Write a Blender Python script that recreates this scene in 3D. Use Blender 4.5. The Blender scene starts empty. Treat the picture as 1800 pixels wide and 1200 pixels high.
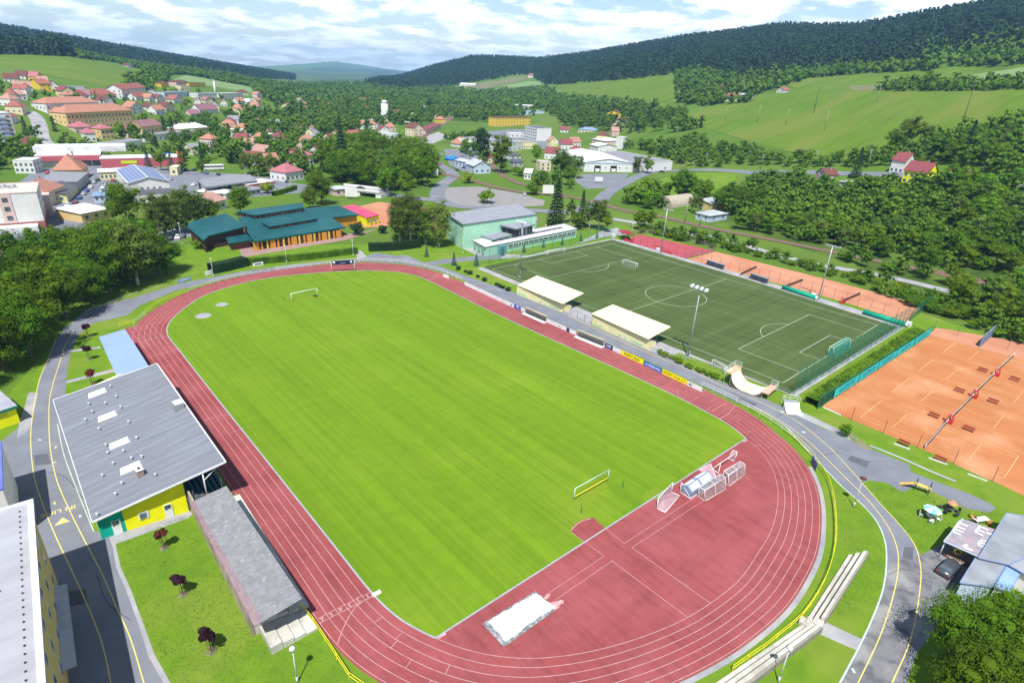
import bpy, bmesh, math, random
import numpy as np
from mathutils import Vector, Matrix
rad = math.radians
random.seed(7); RNG = np.random.RandomState(5)
SC = bpy.context.scene
COL = SC.collection
# ------------------------------------------------------------------ camera
CAM = np.array([-24.791, -49.632, 59.178]); FPX = 1032.4
YAW, PITCH, ROLL = 0.745434, 0.424267, 0.048284
_f = np.array([math.sin(YAW)*math.cos(PITCH), math.cos(YAW)*math.cos(PITCH), -math.sin(PITCH)])
_r0 = np.array([math.cos(YAW), -math.sin(YAW), 0.0]); _u0 = np.cross(_r0, _f)
_r = _r0*math.cos(ROLL)+_u0*math.sin(ROLL); _u = _u0*math.cos(ROLL)-_r0*math.sin(ROLL)
cd = bpy.data.cameras.new('camera'); co = bpy.data.objects.new('camera', cd); COL.objects.link(co)
co.matrix_world = Matrix(((_r[0], _u[0], -_f[0], CAM[0]), (_r[1], _u[1], -_f[1], CAM[1]), (_r[2], _u[2], -_f[2], CAM[2]), (0, 0, 0, 1)))
cd.sensor_width = 36; cd.lens = FPX/1800*36; cd.clip_start = 1; cd.clip_end = 60000
SC.camera = co
SC.view_settings.view_transform = 'Standard'; SC.view_settings.look = 'None'
SC.view_settings.exposure = 0.6; SC.view_settings.gamma = 1
# ------------------------------------------------------------------ sun and sky
SUN_EL, SHADOW_AZ = rad(60.5), rad(41)         # shadows run towards this direction (math angle)
sd = bpy.data.lights.new('sun', 'SUN'); sd.energy = 5.0; sd.angle = rad(0.55); sd.color = (1, .98, .95)
so = bpy.data.objects.new('sun', sd); COL.objects.link(so)
_d = Vector((math.cos(SHADOW_AZ)*math.cos(SUN_EL), math.sin(SHADOW_AZ)*math.cos(SUN_EL), -math.sin(SUN_EL)))
so.rotation_euler = _d.to_track_quat('-Z', 'Y').to_euler(); so.location = (0, 0, 300)
W = bpy.data.worlds.new('World'); SC.world = W; W.use_nodes = True
def nd(nt, t, **k):
    n = nt.nodes.new(t)
    for a, v in k.items():
        if a.startswith('i_'): n.inputs[a[2:].replace('_', ' ')].default_value = v
        else: setattr(n, a, v)
    return n
nt = W.node_tree; nt.nodes.clear(); L = nt.links.new
sky = nd(nt, 'ShaderNodeTexSky', sky_type='NISHITA', sun_disc=False)
sky.sun_elevation = SUN_EL
# azimuth of the sun in blender sky: rotation measured clockwise from +Y
sun_az = SHADOW_AZ+math.pi
sky.sun_rotation = math.pi/2-sun_az
sky.air_density = 1.0; sky.dust_density = .35; sky.ozone_density = 1.0
tc = nd(nt, 'ShaderNodeTexCoord'); sep = nd(nt, 'ShaderNodeSeparateXYZ'); L(tc.outputs['Generated'], sep.inputs[0])
mz = nd(nt, 'ShaderNodeMath', operation='MAXIMUM'); mz.inputs[1].default_value = 0.0; L(sep.outputs[2], mz.inputs[0])
az_ = nd(nt, 'ShaderNodeMath', operation='ADD'); az_.inputs[1].default_value = 0.17; L(mz.outputs[0], az_.inputs[0])
dx = nd(nt, 'ShaderNodeMath', operation='DIVIDE'); L(sep.outputs[0], dx.inputs[0]); L(az_.outputs[0], dx.inputs[1])
dy = nd(nt, 'ShaderNodeMath', operation='DIVIDE'); L(sep.outputs[1], dy.inputs[0]); L(az_.outputs[0], dy.inputs[1])
cx = nd(nt, 'ShaderNodeCombineXYZ'); L(dx.outputs[0], cx.inputs[0]); L(dy.outputs[0], cx.inputs[1])
n1 = nd(nt, 'ShaderNodeTexNoise', i_Scale=3.0, i_Detail=11.0, i_Roughness=.55); L(cx.outputs[0], n1.inputs['Vector'])
r1 = nd(nt, 'ShaderNodeMapRange', i_From_Min=.42, i_From_Max=.56); r1.interpolation_type = 'SMOOTHSTEP'; L(n1.outputs[0], r1.inputs[0])
mp = nd(nt, 'ShaderNodeMapping'); mp.inputs['Location'].default_value = (3.3, 1.2, 0); L(cx.outputs[0], mp.inputs[0])
n2 = nd(nt, 'ShaderNodeTexNoise', i_Scale=4.5, i_Detail=9.0, i_Roughness=.58); L(mp.outputs[0], n2.inputs['Vector'])
r2 = nd(nt, 'ShaderNodeMapRange', i_From_Min=.34, i_From_Max=.56); L(n2.outputs[0], r2.inputs[0])
cc = nd(nt, 'ShaderNodeMix', data_type='RGBA'); L(r2.outputs[0], cc.inputs['Factor'])
cc.inputs['A'].default_value = (7.6, 8.4, 9.4, 1); cc.inputs['B'].default_value = (11.2, 11.3, 11.5, 1)
mx = nd(nt, 'ShaderNodeMix', data_type='RGBA'); L(sky.outputs[0], mx.inputs['A']); L(cc.outputs['Result'], mx.inputs['B'])
thin = nd(nt, 'ShaderNodeMapRange', i_From_Min=.15, i_From_Max=.7, i_To_Min=.95, i_To_Max=.0); L(sep.outputs[2], thin.inputs[0])
mf = nd(nt, 'ShaderNodeMath', operation='MULTIPLY'); L(thin.outputs[0], mf.inputs[1]); L(r1.outputs[0], mf.inputs[0]); L(mf.outputs[0], mx.inputs['Factor'])
bg = nd(nt, 'ShaderNodeBackground', i_Strength=.1); L(mx.outputs['Result'], bg.inputs[0])
wo = nd(nt, 'ShaderNodeOutputWorld'); L(bg.outputs[0], wo.inputs[0])
# ------------------------------------------------------------------ pixel (1800x1200) <-> world helpers (used to survey where things stand)
def ray(x, y): return _f+(x-900)/FPX*_r-(y-600)/FPX*_u
def P(x, y, z=0.0):
    d = ray(x, y); t = (z-CAM[2])/d[2]; p = CAM+d*t; return (float(p[0]), float(p[1]), float(z))
def proj(p):
    d = np.array(p, float)-CAM; k = d@_f; return 900+FPX*(d@_r)/k, 600-FPX*(d@_u)/k
# ------------------------------------------------------------------ materials
def _s(c): return tuple(c)+(1,) if len(c) == 3 else tuple(c)
_M = {}
def mat(name, col, rough=.8, col2=None, scale=.5, detail=5, lo=.35, hi=.65, stretch=None, bump=0, bscale=None, metal=0, spec=.14, col3=None, scale3=.05, lo3=.4, hi3=.65, rnd=0, rot=0, alpha=1, trans=0):
    if name in _M: return _M[name]
    m = bpy.data.materials.new(name); m.use_nodes = True; nt = m.node_tree; L = nt.links.new
    b = nt.nodes['Principled BSDF']; b.inputs['Roughness'].default_value = rough; b.inputs['Metallic'].default_value = metal
    b.inputs['Specular IOR Level'].default_value = spec; b.inputs['Base Color'].default_value = _s(col)
    if col2 is None: col2 = tuple(c*.82 for c in col[:3])
    t = nd(nt, 'ShaderNodeTexCoord'); mpg = nd(nt, 'ShaderNodeMapping'); L(t.outputs['Object'], mpg.inputs[0])
    if stretch: mpg.inputs['Scale'].default_value = stretch
    mpg.inputs['Rotation'].default_value = (0, 0, rot)
    def noise(sc, lo, hi):
        n = nd(nt, 'ShaderNodeTexNoise', i_Scale=sc, i_Detail=float(detail), i_Roughness=.6); L(mpg.outputs[0], n.inputs['Vector'])
        r = nd(nt, 'ShaderNodeMapRange', i_From_Min=lo, i_From_Max=hi); L(n.outputs[0], r.inputs[0]); return r.outputs[0], n.outputs[0]
    f1, raw = noise(scale, lo, hi)
    x = nd(nt, 'ShaderNodeMix', data_type='RGBA'); L(f1, x.inputs['Factor']); x.inputs['A'].default_value = _s(col); x.inputs['B'].default_value = _s(col2)
    out = x.outputs['Result']
    if col3:
        f3, _ = noise(scale3, lo3, hi3)
        y = nd(nt, 'ShaderNodeMix', data_type='RGBA'); L(f3, y.inputs['Factor']); L(out, y.inputs['A']); y.inputs['B'].default_value = _s(col3); out = y.outputs['Result']
    if rnd:
        oi = nd(nt, 'ShaderNodeObjectInfo'); h = nd(nt, 'ShaderNodeHueSaturation'); L(out, h.inputs['Color'])
        a = nd(nt, 'ShaderNodeMapRange', i_To_Min=1-rnd, i_To_Max=1+rnd); L(oi.outputs['Random'], a.inputs[0]); L(a.outputs[0], h.inputs['Value'])
        c = nd(nt, 'ShaderNodeMath', operation='MULTIPLY'); c.inputs[1].default_value = 7.13; L(oi.outputs['Random'], c.inputs[0])
        fr = nd(nt, 'ShaderNodeMath', operation='FRACT'); L(c.outputs[0], fr.inputs[0])
        a2 = nd(nt, 'ShaderNodeMapRange', i_To_Min=.5-rnd*.08, i_To_Max=.5+rnd*.05); L(fr.outputs[0], a2.inputs[0]); L(a2.outputs[0], h.inputs['Hue'])
        out = h.outputs['Color']
    L(out, b.inputs['Base Color'])
    if bump:
        bn = nd(nt, 'ShaderNodeBump', i_Strength=bump, i_Distance=.1)
        if bscale:
            nn = nd(nt, 'ShaderNodeTexNoise', i_Scale=bscale, i_Detail=4.0); L(mpg.outputs[0], nn.inputs['Vector']); raw = nn.outputs[0]
        L(raw, bn.inputs['Height']); L(bn.outputs[0], b.inputs['Normal'])
    if alpha < 1: b.inputs['Alpha'].default_value = alpha
    if trans: b.inputs['Transmission Weight'].default_value = trans
    _M[name] = m; return m
# ------------------------------------------------------------------ mesh collector
class MB:
    def __init__(s): s.v = []; s.f = []; s.m = []; s.sm = []
    def add(s, vs, fs, mi=0, smooth=False):
        o = len(s.v); s.v += [tuple(map(float, v)) for v in vs]; s.f += [tuple(i+o for i in f) for f in fs]
        s.m += [mi]*len(fs); s.sm += [smooth]*len(fs); return s
    def box(s, c, d, rz=0, mi=0, z0=None):
        x, y, z = d[0]/2, d[1]/2, d[2]/2; ca, sa = math.cos(rz), math.sin(rz)
        vs = []
        for k in (-z, z):
            for a, b in ((-x, -y), (x, -y), (x, y), (-x, y)): vs.append((c[0]+a*ca-b*sa, c[1]+a*sa+b*ca, c[2]+k))
        return s.add(vs, [(3, 2, 1, 0), (4, 5, 6, 7), (0, 1, 5, 4), (1, 2, 6, 5), (2, 3, 7, 6), (3, 0, 4, 7)], mi)
    def tube(s, a, b, r, n=6, r2=None, mi=0, caps=True):
        a = Vector(a); b = Vector(b); d = (b-a)
        if d.length < 1e-6: return s
        d.normalize(); u = d.orthogonal().normalized(); w = d.cross(u); r2 = r if r2 is None else r2
        vs = [a+(u*math.cos(t)+w*math.sin(t))*r for t in [2*math.pi*i/n for i in range(n)]]
        vs += [b+(u*math.cos(t)+w*math.sin(t))*r2 for t in [2*math.pi*i/n for i in range(n)]]
        fs = [(i, (i+1) % n, n+(i+1) % n, n+i) for i in range(n)]
        if caps: fs += [tuple(range(n-1, -1, -1)), tuple(range(n, 2*n))]
        return s.add(vs, fs, mi, n > 5)
    def poly(s, pts, mi=0): return s.add(pts, [tuple(range(len(pts)))], mi)
    def prism(s, pts, z0, z1, mi=0, mtop=None):
        n = len(pts); zz = lambda z, i: z[i] if hasattr(z, '__len__') else z
        ar = sum(pts[i][0]*pts[(i+1) % n][1]-pts[(i+1) % n][0]*pts[i][1] for i in range(n))
        if ar < 0:
            pts = list(pts)[::-1]
            if hasattr(z0, '__len__'): z0 = list(z0)[::-1]
            if hasattr(z1, '__len__'): z1 = list(z1)[::-1]
        vs = [(p[0], p[1], zz(z0, i)) for i, p in enumerate(pts)]+[(p[0], p[1], zz(z1, i)) for i, p in enumerate(pts)]
        s.add(vs, [tuple(range(n-1, -1, -1))]+[(i, (i+1) % n, n+(i+1) % n, n+i) for i in range(n)], mi)
        return s.add(vs[n:], [tuple(range(n))], mi if mtop is None else mtop)
    def build(s, name, mats, parent=None, world=False):
        if not isinstance(mats, (list, tuple)): mats = [mats]
        me = bpy.data.meshes.new(name); v = s.v
        if world and parent is not None:
            iv = bas(parent).inverted(); v = [tuple(iv @ Vector(p)) for p in v]
        me.from_pydata(v, [], s.f)
        for m in mats: me.materials.append(m)
        if len(mats) > 1: me.polygons.foreach_set('material_index', s.m)
        me.polygons.foreach_set('use_smooth', s.sm)
        me.update(); o = bpy.data.objects.new(name, me); COL.objects.link(o)
        if parent is not None: o.parent = parent
        return o
def bas(o):
    m = Matrix.LocRotScale(o.location, o.rotation_euler, o.scale)
    return bas(o.parent) @ m if o.parent else m
def thing(name, label, cat, loc=(0, 0, 0), rz=0, group=None):
    o = bpy.data.objects.new(name, None); o.empty_display_size = .5; COL.objects.link(o); o.location = loc; o.rotation_euler = (0, 0, rz)
    o['label'] = label; o['category'] = cat
    if group: o['group'] = group
    return o
def tag(o, label, cat, group=None, kind=None):
    if label: o['label'] = label
    if cat: o['category'] = cat
    if group: o['group'] = group
    if kind: o['kind'] = kind
    return o
def struct(o, label=None, kind='structure'):
    o['kind'] = kind
    if label: o['label'] = label; o['category'] = o.name.split('.')[0].replace('_', ' ')
    return o
KIDS = {}
def copy_tree(root, loc, rz=None, label=None, group=None, scale=None):
    kids = KIDS.get(root.name)
    if kids is None: kids = KIDS[root.name] = [(c, [g for g in c.children]) for c in root.children]
    r = root.copy(); COL.objects.link(r); r.location = loc
    if rz is not None: r.rotation_euler = (0, 0, rz)
    if scale is not None: r.scale = scale if hasattr(scale, '__len__') else (scale,)*3
    if label: r['label'] = label
    if group: r['group'] = group
    for c, gs in kids:
        d = c.copy(); COL.objects.link(d); d.parent = r
        for g in gs:
            e = g.copy(); COL.objects.link(e); e.parent = d
    return r
def seg_ang(a, b): return math.atan2(b[1]-a[1], b[0]-a[0])
def catmull(pts, closed=False, step=1.5):
    p = [np.array(q, float) for q in pts]; n = len(p); out = []
    rng = range(n if closed else n-1)
    for i in rng:
        p0 = p[(i-1) % n] if closed or i > 0 else 2*p[0]-p[1]; p1 = p[i]; p2 = p[(i+1) % n]
        p3 = p[(i+2) % n] if closed or i+2 < n else 2*p[-1]-p[-2]
        # centripetal parameterisation
        t0 = 0; t1 = t0+max(1e-4, np.linalg.norm(p1-p0))**.5; t2 = t1+max(1e-4, np.linalg.norm(p2-p1))**.5; t3 = t2+max(1e-4, np.linalg.norm(p3-p2))**.5
        k = max(1, int(np.linalg.norm(p2-p1)/step))
        for j in range(k):
            t = t1+(t2-t1)*j/k
            A1 = (t1-t)/(t1-t0)*p0+(t-t0)/(t1-t0)*p1; A2 = (t2-t)/(t2-t1)*p1+(t-t1)/(t2-t1)*p2; A3 = (t3-t)/(t3-t2)*p2+(t-t2)/(t3-t2)*p3
            B1 = (t2-t)/(t2-t0)*A1+(t-t0)/(t2-t0)*A2; B2 = (t3-t)/(t3-t1)*A2+(t-t1)/(t3-t1)*A3
            out.append((t2-t)/(t2-t1)*B1+(t-t1)/(t2-t1)*B2)
    if not closed: out.append(p[-1])
    return np.array(out)
def resample(c, n, closed=True):
    c = np.array(c)[:, :2]
    if closed: c = np.vstack([c, c[:1]])
    d = np.r_[0, np.cumsum(np.linalg.norm(np.diff(c, axis=0), axis=1))]
    s = np.linspace(0, d[-1], n+1)[:-1] if closed else np.linspace(0, d[-1], n)
    return np.c_[np.interp(s, d, c[:, 0]), np.interp(s, d, c[:, 1])], d[-1]
def smooth_closed(c, sig):
    n = len(c); k = np.arange(n); w = np.exp(-.5*(np.minimum(k, n-k)/sig)**2); w /= w.sum(); F = np.fft.fft(w)
    return np.c_[np.fft.ifft(np.fft.fft(c[:, 0])*F).real, np.fft.ifft(np.fft.fft(c[:, 1])*F).real]
def normals(c, closed=True):
    if closed: t = np.roll(c, -1, 0)-np.roll(c, 1, 0)
    else: t = np.gradient(c, axis=0)
    t /= np.linalg.norm(t, axis=1)[:, None]+1e-9
    return np.c_[t[:, 1], -t[:, 0]]      # right-hand side
def ribbon(c, w, z, closed=False, mb=None, off=0, zf=None):
    c = np.array(c, float)[:, :2]; n = normals(c, closed); mb = mb or MB(); w = np.broadcast_to(w, (len(c),))
    a = c+n*(off+w[:, None]/2 if not np.isscalar(off) else off+w[:, None]/2); b = c+n*(off-w[:, None]/2)
    N = len(c); zz = lambda p: z if zf is None else zf(p[0], p[1])+z
    vs = [(p[0], p[1], zz(p)) for p in b]+[(p[0], p[1], zz(p)) for p in a]
    m = N if closed else N-1
    mb.add(vs, [(i, N+i, N+(i+1) % N, (i+1) % N) for i in range(m)]); return mb
def band(a, b, z, closed=False, mb=None):
    mb = mb or MB(); N = len(a); vs = [(p[0], p[1], z) for p in a]+[(p[0], p[1], z) for p in b]
    m = N if closed else N-1
    mb.add(vs, [(i, N+i, N+(i+1) % N, (i+1) % N) for i in range(m)]); return mb
def flat_ng(pts, z):
    """triangulated flat polygon facing up"""
    bm = bmesh.new(); vs = [bm.verts.new((p[0], p[1], z)) for p in pts]; f = bm.faces.new(vs); bm.normal_update()
    if f.normal.z < 0: f.normal_flip()
    bmesh.ops.triangulate(bm, faces=[f]); mb = MB(); bm.verts.index_update()
    mb.add([v.co for v in bm.verts], [tuple(v.index for v in g.verts) for g in bm.faces]); bm.free(); return mb
def patch(name, px, z, m, curved=False, label=None, world=None):
    pts = world if world is not None else [P(x, y)[:2] for x, y in px]
    if curved: pts = catmull(pts, True, 1.5)
    return struct(flat_ng(pts, z).build(name, m), label)
# ------------------------------------------------------------------ terrain
FLAT = -1
PROF = [  # (column of the photograph at the skyline, [(distance, photo row of the ground)...])
 (-1600, [(450, FLAT), (620, 180), (700, 150), (1100, 70), (1300, 60), (2400, 10), (3500, 30)]),
 (-600, [(450, FLAT), (620, 170), (700, 145), (1100, 85), (1300, 75), (2400, 20), (3500, 50)]),
 (0, [(500, FLAT), (620, 172), (740, 148), (1100, 97), (1300, 90), (2400, 47), (3500, 66), (14000, 95)]),
 (130, [(520, FLAT), (650, 178), (800, 152), (1120, 98), (1300, 94), (2500, 70), (3500, 90), (14000, 100)]),
 (250, [(560, FLAT), (700, 182), (900, 152), (1180, 124), (1400, 120), (2600, 92), (4000, 106), (14000, 108)]),
 (350, [(620, FLAT), (900, 160), (1200, 137), (1400, 133), (2800, 109), (4000, 112), (14000, 112)]),
 (450, [(700, FLAT), (1000, 165), (1300, 150), (1700, 143), (3000, 126), (5000, 121), (9000, 119), (14000, 116)]),
 (520, [(800, FLAT), (1300, 163), (2000, 150), (4000, 132), (6500, 122), (9500, 113), (14000, 117)]),
 (590, [(850, FLAT), (1500, 160), (3000, 141), (5000, 130), (7500, 120), (10000, 107), (14000, 118)]),
 (640, [(850, FLAT), (1500, 160), (3000, 141), (5000, 131), (7500, 124), (10500, 114), (14000, 119)]),
 (700, [(850, FLAT), (1300, 168), (1900, 152), (2600, 141), (5000, 138), (9000, 126), (14000, 122)]),
 (760, [(850, FLAT), (1300, 170), (1800, 156), (2500, 122), (3500, 130), (14000, 128)]),
 (830, [(800, FLAT), (1200, 178), (1600, 160), (2500, 104), (3500, 120), (14000, 130)]),
 (880, [(800, FLAT), (1200, 180), (1600, 160), (2500, 105), (3500, 120), (14000, 132)]),
 (950, [(760, FLAT), (1100, 184), (1500, 158), (2400, 109), (3500, 120), (14000, 136)]),
 (1010, [(720, FLAT), (950, 195), (1300, 156), (2400, 102), (3500, 120), (14000, 138)]),
 (1100, [(640, FLAT), (800, 206), (900, 185), (1150, 141), (2300, 86), (3500, 110), (14000, 145)]),
 (1200, [(500, FLAT), (650, 222), (760, 196), (1050, 137), (2200, 69), (3500, 100), (14000, 150)]),
 (1350, [(420, FLAT), (520, 262), (660, 205), (900, 148), (1100, 130), (2000, 50), (3500, 90), (14000, 155)]),
 (1480, [(350, FLAT), (420, 302), (500, 262), (700, 170), (850, 145), (1000, 128), (1850, 52), (3500, 90)]),
 (1600, [(300, FLAT), (400, 305), (480, 262), (640, 170), (800, 142), (900, 130), (1700, 30), (3500, 60)]),
 (1700, [(280, FLAT), (400, 300), (480, 258), (600, 172), (760, 145), (880, 125), (1600, 12), (3500, 40)]),
 (1800, [(260, FLAT), (400, 290), (480, 245), (570, 172), (700, 150), (840, 118), (1500, -8), (3500, 20)]),
 (2300, [(250, FLAT), (400, 300), (480, 265), (570, 200), (700, 175), (840, 140), (1500, -8), (3500, 20)]),
 (3600, [(250, FLAT), (400, 400), (480, 360), (570, 330), (700, 300), (840, 270), (1500, 200), (3500, 150)]),
]
DG = np.r_[np.arange(0, 240, 40), np.arange(240, 1400, 8), np.arange(1400, 4000, 40), np.arange(4000, 11501, 250)].astype(float)
def _azof(x, y): d = ray(x, y); return math.atan2(d[0], d[1])
_cols = []; _az = []
for X, prof in PROF:
    a = _azof(X, 150.); zs = []; ds = []
    for d, y in prof:
        if y == FLAT: ds += [0, d]; zs += [0, 0]; continue
        x = X
        for _ in range(12):                       # follow the same azimuth down the picture
            e = 1.0; s = (_azof(x+e, y)-_azof(x, y))/e; x += (a-_azof(x, y))/s
        r = ray(x, y); ds.append(d); zs.append(CAM[2]+d*r[2]/math.hypot(r[0], r[1]))
    ds.append(16000); zs.append(zs[-1])
    zz = np.interp(DG, ds, zs)
    # soften breaks of slope
    k = zz.copy()
    for _ in range(3): k[1:-1] = .25*k[:-2]+.5*k[1:-1]+.25*k[2:]
    k[DG <= ds[1]] = 0; k = np.where(DG <= ds[1]+16, np.maximum(k, 0), k)
    _cols.append(k); _az.append(a)
_az = np.array(_az); _cols = np.array(_cols)
AZG = np.linspace(_az[0], _az[-1], 361)
# smooth (cosine) interpolation between columns
ZT = np.zeros((len(AZG), len(DG)))
for i, a in enumerate(AZG):
    j = min(max(np.searchsorted(_az, a)-1, 0), len(_az)-2); t = (a-_az[j])/(_az[j+1]-_az[j]); t = min(max(t, 0), 1)
    ZT[i] = _cols[j]*(1-t)+_cols[j+1]*t
for _ in range(1): ZT[1:-1] = .25*ZT[:-2]+.5*ZT[1:-1]+.25*ZT[2:]
def tz(x, y):
    """ground height at a world point"""
    dx = x-CAM[0]; dy = y-CAM[1]; d = math.hypot(dx, dy); a = math.atan2(dx, dy)
    if a < AZG[0] or a > AZG[-1]: a = min(max(a, AZG[0]), AZG[-1])
    i = (a-AZG[0])/(AZG[1]-AZG[0]); i0 = min(int(i), len(AZG)-2); fi = i-i0
    j0 = min(max(int(np.searchsorted(DG, d))-1, 0), len(DG)-2); fj = (d-DG[j0])/(DG[j0+1]-DG[j0]); fj = min(max(fj, 0), 1)
    Z = ZT; return float((Z[i0, j0]*(1-fj)+Z[i0, j0+1]*fj)*(1-fi)+(Z[i0+1, j0]*(1-fj)+Z[i0+1, j0+1]*fj)*fi)
def T(x, y, maxd=13000):
    """world point of the ground seen at photo pixel x, y"""
    r = ray(x, y); h = math.hypot(r[0], r[1]); e = r/h
    d = 16.0; last = d
    while d < maxd:
        p = CAM+e*d
        if p[2] <= tz(p[0], p[1]): break
        last = d; d += 4 if d < 1500 else 25
    else: return None
    lo, hi = last, d
    for _ in range(12):
        m = (lo+hi)/2; p = CAM+e*m
        if p[2] <= tz(p[0], p[1]): hi = m
        else: lo = m
    p = CAM+e*hi; return (float(p[0]), float(p[1]), tz(p[0], p[1]))
def drape(px, off, step=3.0, cols=24, raw=False):
    """patch following the ground; px = photo polygon, walked by scanlines (one span per line)"""
    pts = [(float(a), float(b)) for a, b in px]; y0 = min(p[1] for p in pts); y1 = max(p[1] for p in pts)
    n = max(2, int((y1-y0)/step)); rows = []
    for i in range(n+1):
        y = y0+(y1-y0)*(i+.001*(i == 0)-.001*(i == n))/n; xs = []
        for (ax, ay), (bx, by) in zip(pts, pts[1:]+pts[:1]):
            if (ay <= y < by) or (by <= y < ay): xs.append(ax+(bx-ax)*(y-ay)/(by-ay))
        if len(xs) < 2: continue
        a, b = min(xs), max(xs); row = []
        for k in range(cols+1):
            q = T(a+(b-a)*k/cols, y)
            if q is None: row = None; break
            row.append((q[0], q[1], q[2]+off))
        if row: rows.append(row)
    mb = MB(); vs = [p for r in rows for p in r]; c = cols+1
    mb.add(vs, [(i*c+k, (i+1)*c+k, (i+1)*c+k+1, i*c+k+1) for i in range(len(rows)-1) for k in range(cols)])
    return mb
def dpatch(name, px, off, m, label=None, step=3., cols=24): return struct(drape(px, off, step, cols).build(name, m), label)
def droad(name, px, w, off, m, label=None):
    c = catmull([T(x, y)[:2] for x, y in px], False, 4.0)
    return struct(ribbon(c, w, off, zf=tz).build(name, m), label)
# ================================================================== materials of the setting
G_LAWN = mat('lawn', (.118, .205, .011), .95, (.085, .165, .010), .35, col3=(.17, .205, .03), scale3=.06, lo3=.5, hi3=.75, bump=.4, bscale=3)
G_MEADOW = mat('meadow', (.085, .155, .013), .95, (.06, .12, .012), .02, col3=(.12, .16, .03), scale3=.006, lo3=.45, hi3=.7)
G_FIELD = mat('hay_field', (.092, .158, .009), .95, (.068, .13, .008), .05, col3=(.118, .152, .02), scale3=.012, lo3=.45, hi3=.65, stretch=(.35, 2.5, 1), rot=.4)
G_PALE = mat('pale_crop', (.16, .23, .085), .95, (.135, .205, .07), .02)
G_SOIL = mat('brown_field', (.16, .15, .075), .95, (.125, .13, .055), .02)
ASPH = mat('asphalt', (.17, .178, .20), .9, (.14, .147, .168), .25, col3=(.205, .21, .225), scale3=.08, lo3=.52, hi3=.75, bump=.15, bscale=6)
ASPH_OLD = mat('old_asphalt', (.16, .158, .16), .9, (.10, .10, .108), .5, lo=.45, hi=.6, col3=(.235, .23, .22), scale3=.16, lo3=.5, hi3=.62)
CONC = mat('concrete_paving', (.27, .27, .28), .9, (.21, .21, .22), .6, col3=(.33, .32, .31), scale3=.2)
CONC_STEP = mat('concrete_steps', (.42, .40, .34), .9, (.30, .285, .24), .8, col3=(.5, .48, .42), scale3=.3, bump=.2)
EARTH = mat('earth', (.24, .19, .14), .95, (.18, .15, .1), .5, col3=(.11, .16, .05), scale3=.2)
TRK = mat('tartan', (.262, .060, .058), .85, (.212, .050, .050), .22, detail=7, stretch=(1, 1, 1), col3=(.285, .075, .076), scale3=.07, lo3=.42, hi3=.62, bump=.1, bscale=8)
WHITE = mat('white_paint', (.72, .70, .70), .7, (.6, .55, .55), 2)
TRKW = mat('track_line', (.46, .30, .30), .8, (.36, .19, .19), 1.5)
YEL = mat('yellow_paint', (.62, .50, .13), .7, (.5, .42, .14), 2)
KERB = mat('grey_kerb', (.3, .33, .35), .8)
def pitch_mat():
    m = mat('mown_turf', (.122, .215, .0075), .95, (.102, .19, .007), .5, lo=.3, hi=.7, col3=(.155, .225, .014), scale3=.045, lo3=.5, hi3=.8, bump=.25, bscale=4)
    nt = m.node_tree; L = nt.links.new; b = nt.nodes['Principled BSDF']; src = b.inputs['Base Color'].links[0].from_socket
    t = nd(nt, 'ShaderNodeTexCoord'); out = src
    for (sc, st, amt, rt) in ((1.0, (.55, .012, 1), .07, .03), (1.0, (1.7, .03, 1), .09, .02), (1.0, (.02, .5, 1), .02, 0), (1., (.16, .01, 1), .05, .02)):
        mp = nd(nt, 'ShaderNodeMapping'); mp.inputs['Scale'].default_value = st; mp.inputs['Rotation'].default_value = (0, 0, rt); L(t.outputs['Object'], mp.inputs[0])
        n = nd(nt, 'ShaderNodeTexNoise', i_Scale=sc, i_Detail=3.0); L(mp.outputs[0], n.inputs['Vector'])
        r = nd(nt, 'ShaderNodeMapRange', i_From_Min=.38, i_From_Max=.62, i_To_Min=1-amt, i_To_Max=1+amt*.6); L(n.outputs[0], r.inputs[0])
        v = nd(nt, 'ShaderNodeVectorMath', operation='SCALE'); L(out, v.inputs[0]); L(r.outputs[0], v.inputs['Scale']); out = v.outputs[0]
    L(out, b.inputs['Base Color']); return m
TURF = pitch_mat()
def synth_mat():
    m = mat('synthetic_turf', (.058, .086, .024), .9, (.05, .076, .021), .4, col3=(.068, .098, .03), scale3=.05)
    nt = m.node_tree; L = nt.links.new; b = nt.nodes['Principled BSDF']; src = b.inputs['Base Color'].links[0].from_socket
    t = nd(nt, 'ShaderNodeTexCoord'); out = src
    for st, amt in (((.6, .02, 1), .12), ((.015, .45, 1), .12)):
        mp = nd(nt, 'ShaderNodeMapping'); mp.inputs['Scale'].default_value = st; L(t.outputs['Object'], mp.inputs[0])
        n = nd(nt, 'ShaderNodeTexNoise', i_Scale=1.0, i_Detail=3.0); L(mp.outputs[0], n.inputs['Vector'])
        r = nd(nt, 'ShaderNodeMapRange', i_From_Min=.35, i_From_Max=.65, i_To_Min=1-amt, i_To_Max=1+amt); L(n.outputs[0], r.inputs[0])
        v = nd(nt, 'ShaderNodeVectorMath', operation='SCALE'); L(out, v.inputs[0]); L(r.outputs[0], v.inputs['Scale']); out = v.outputs[0]
    L(out, b.inputs['Base Color']); return m
SYN = synth_mat()
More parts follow.
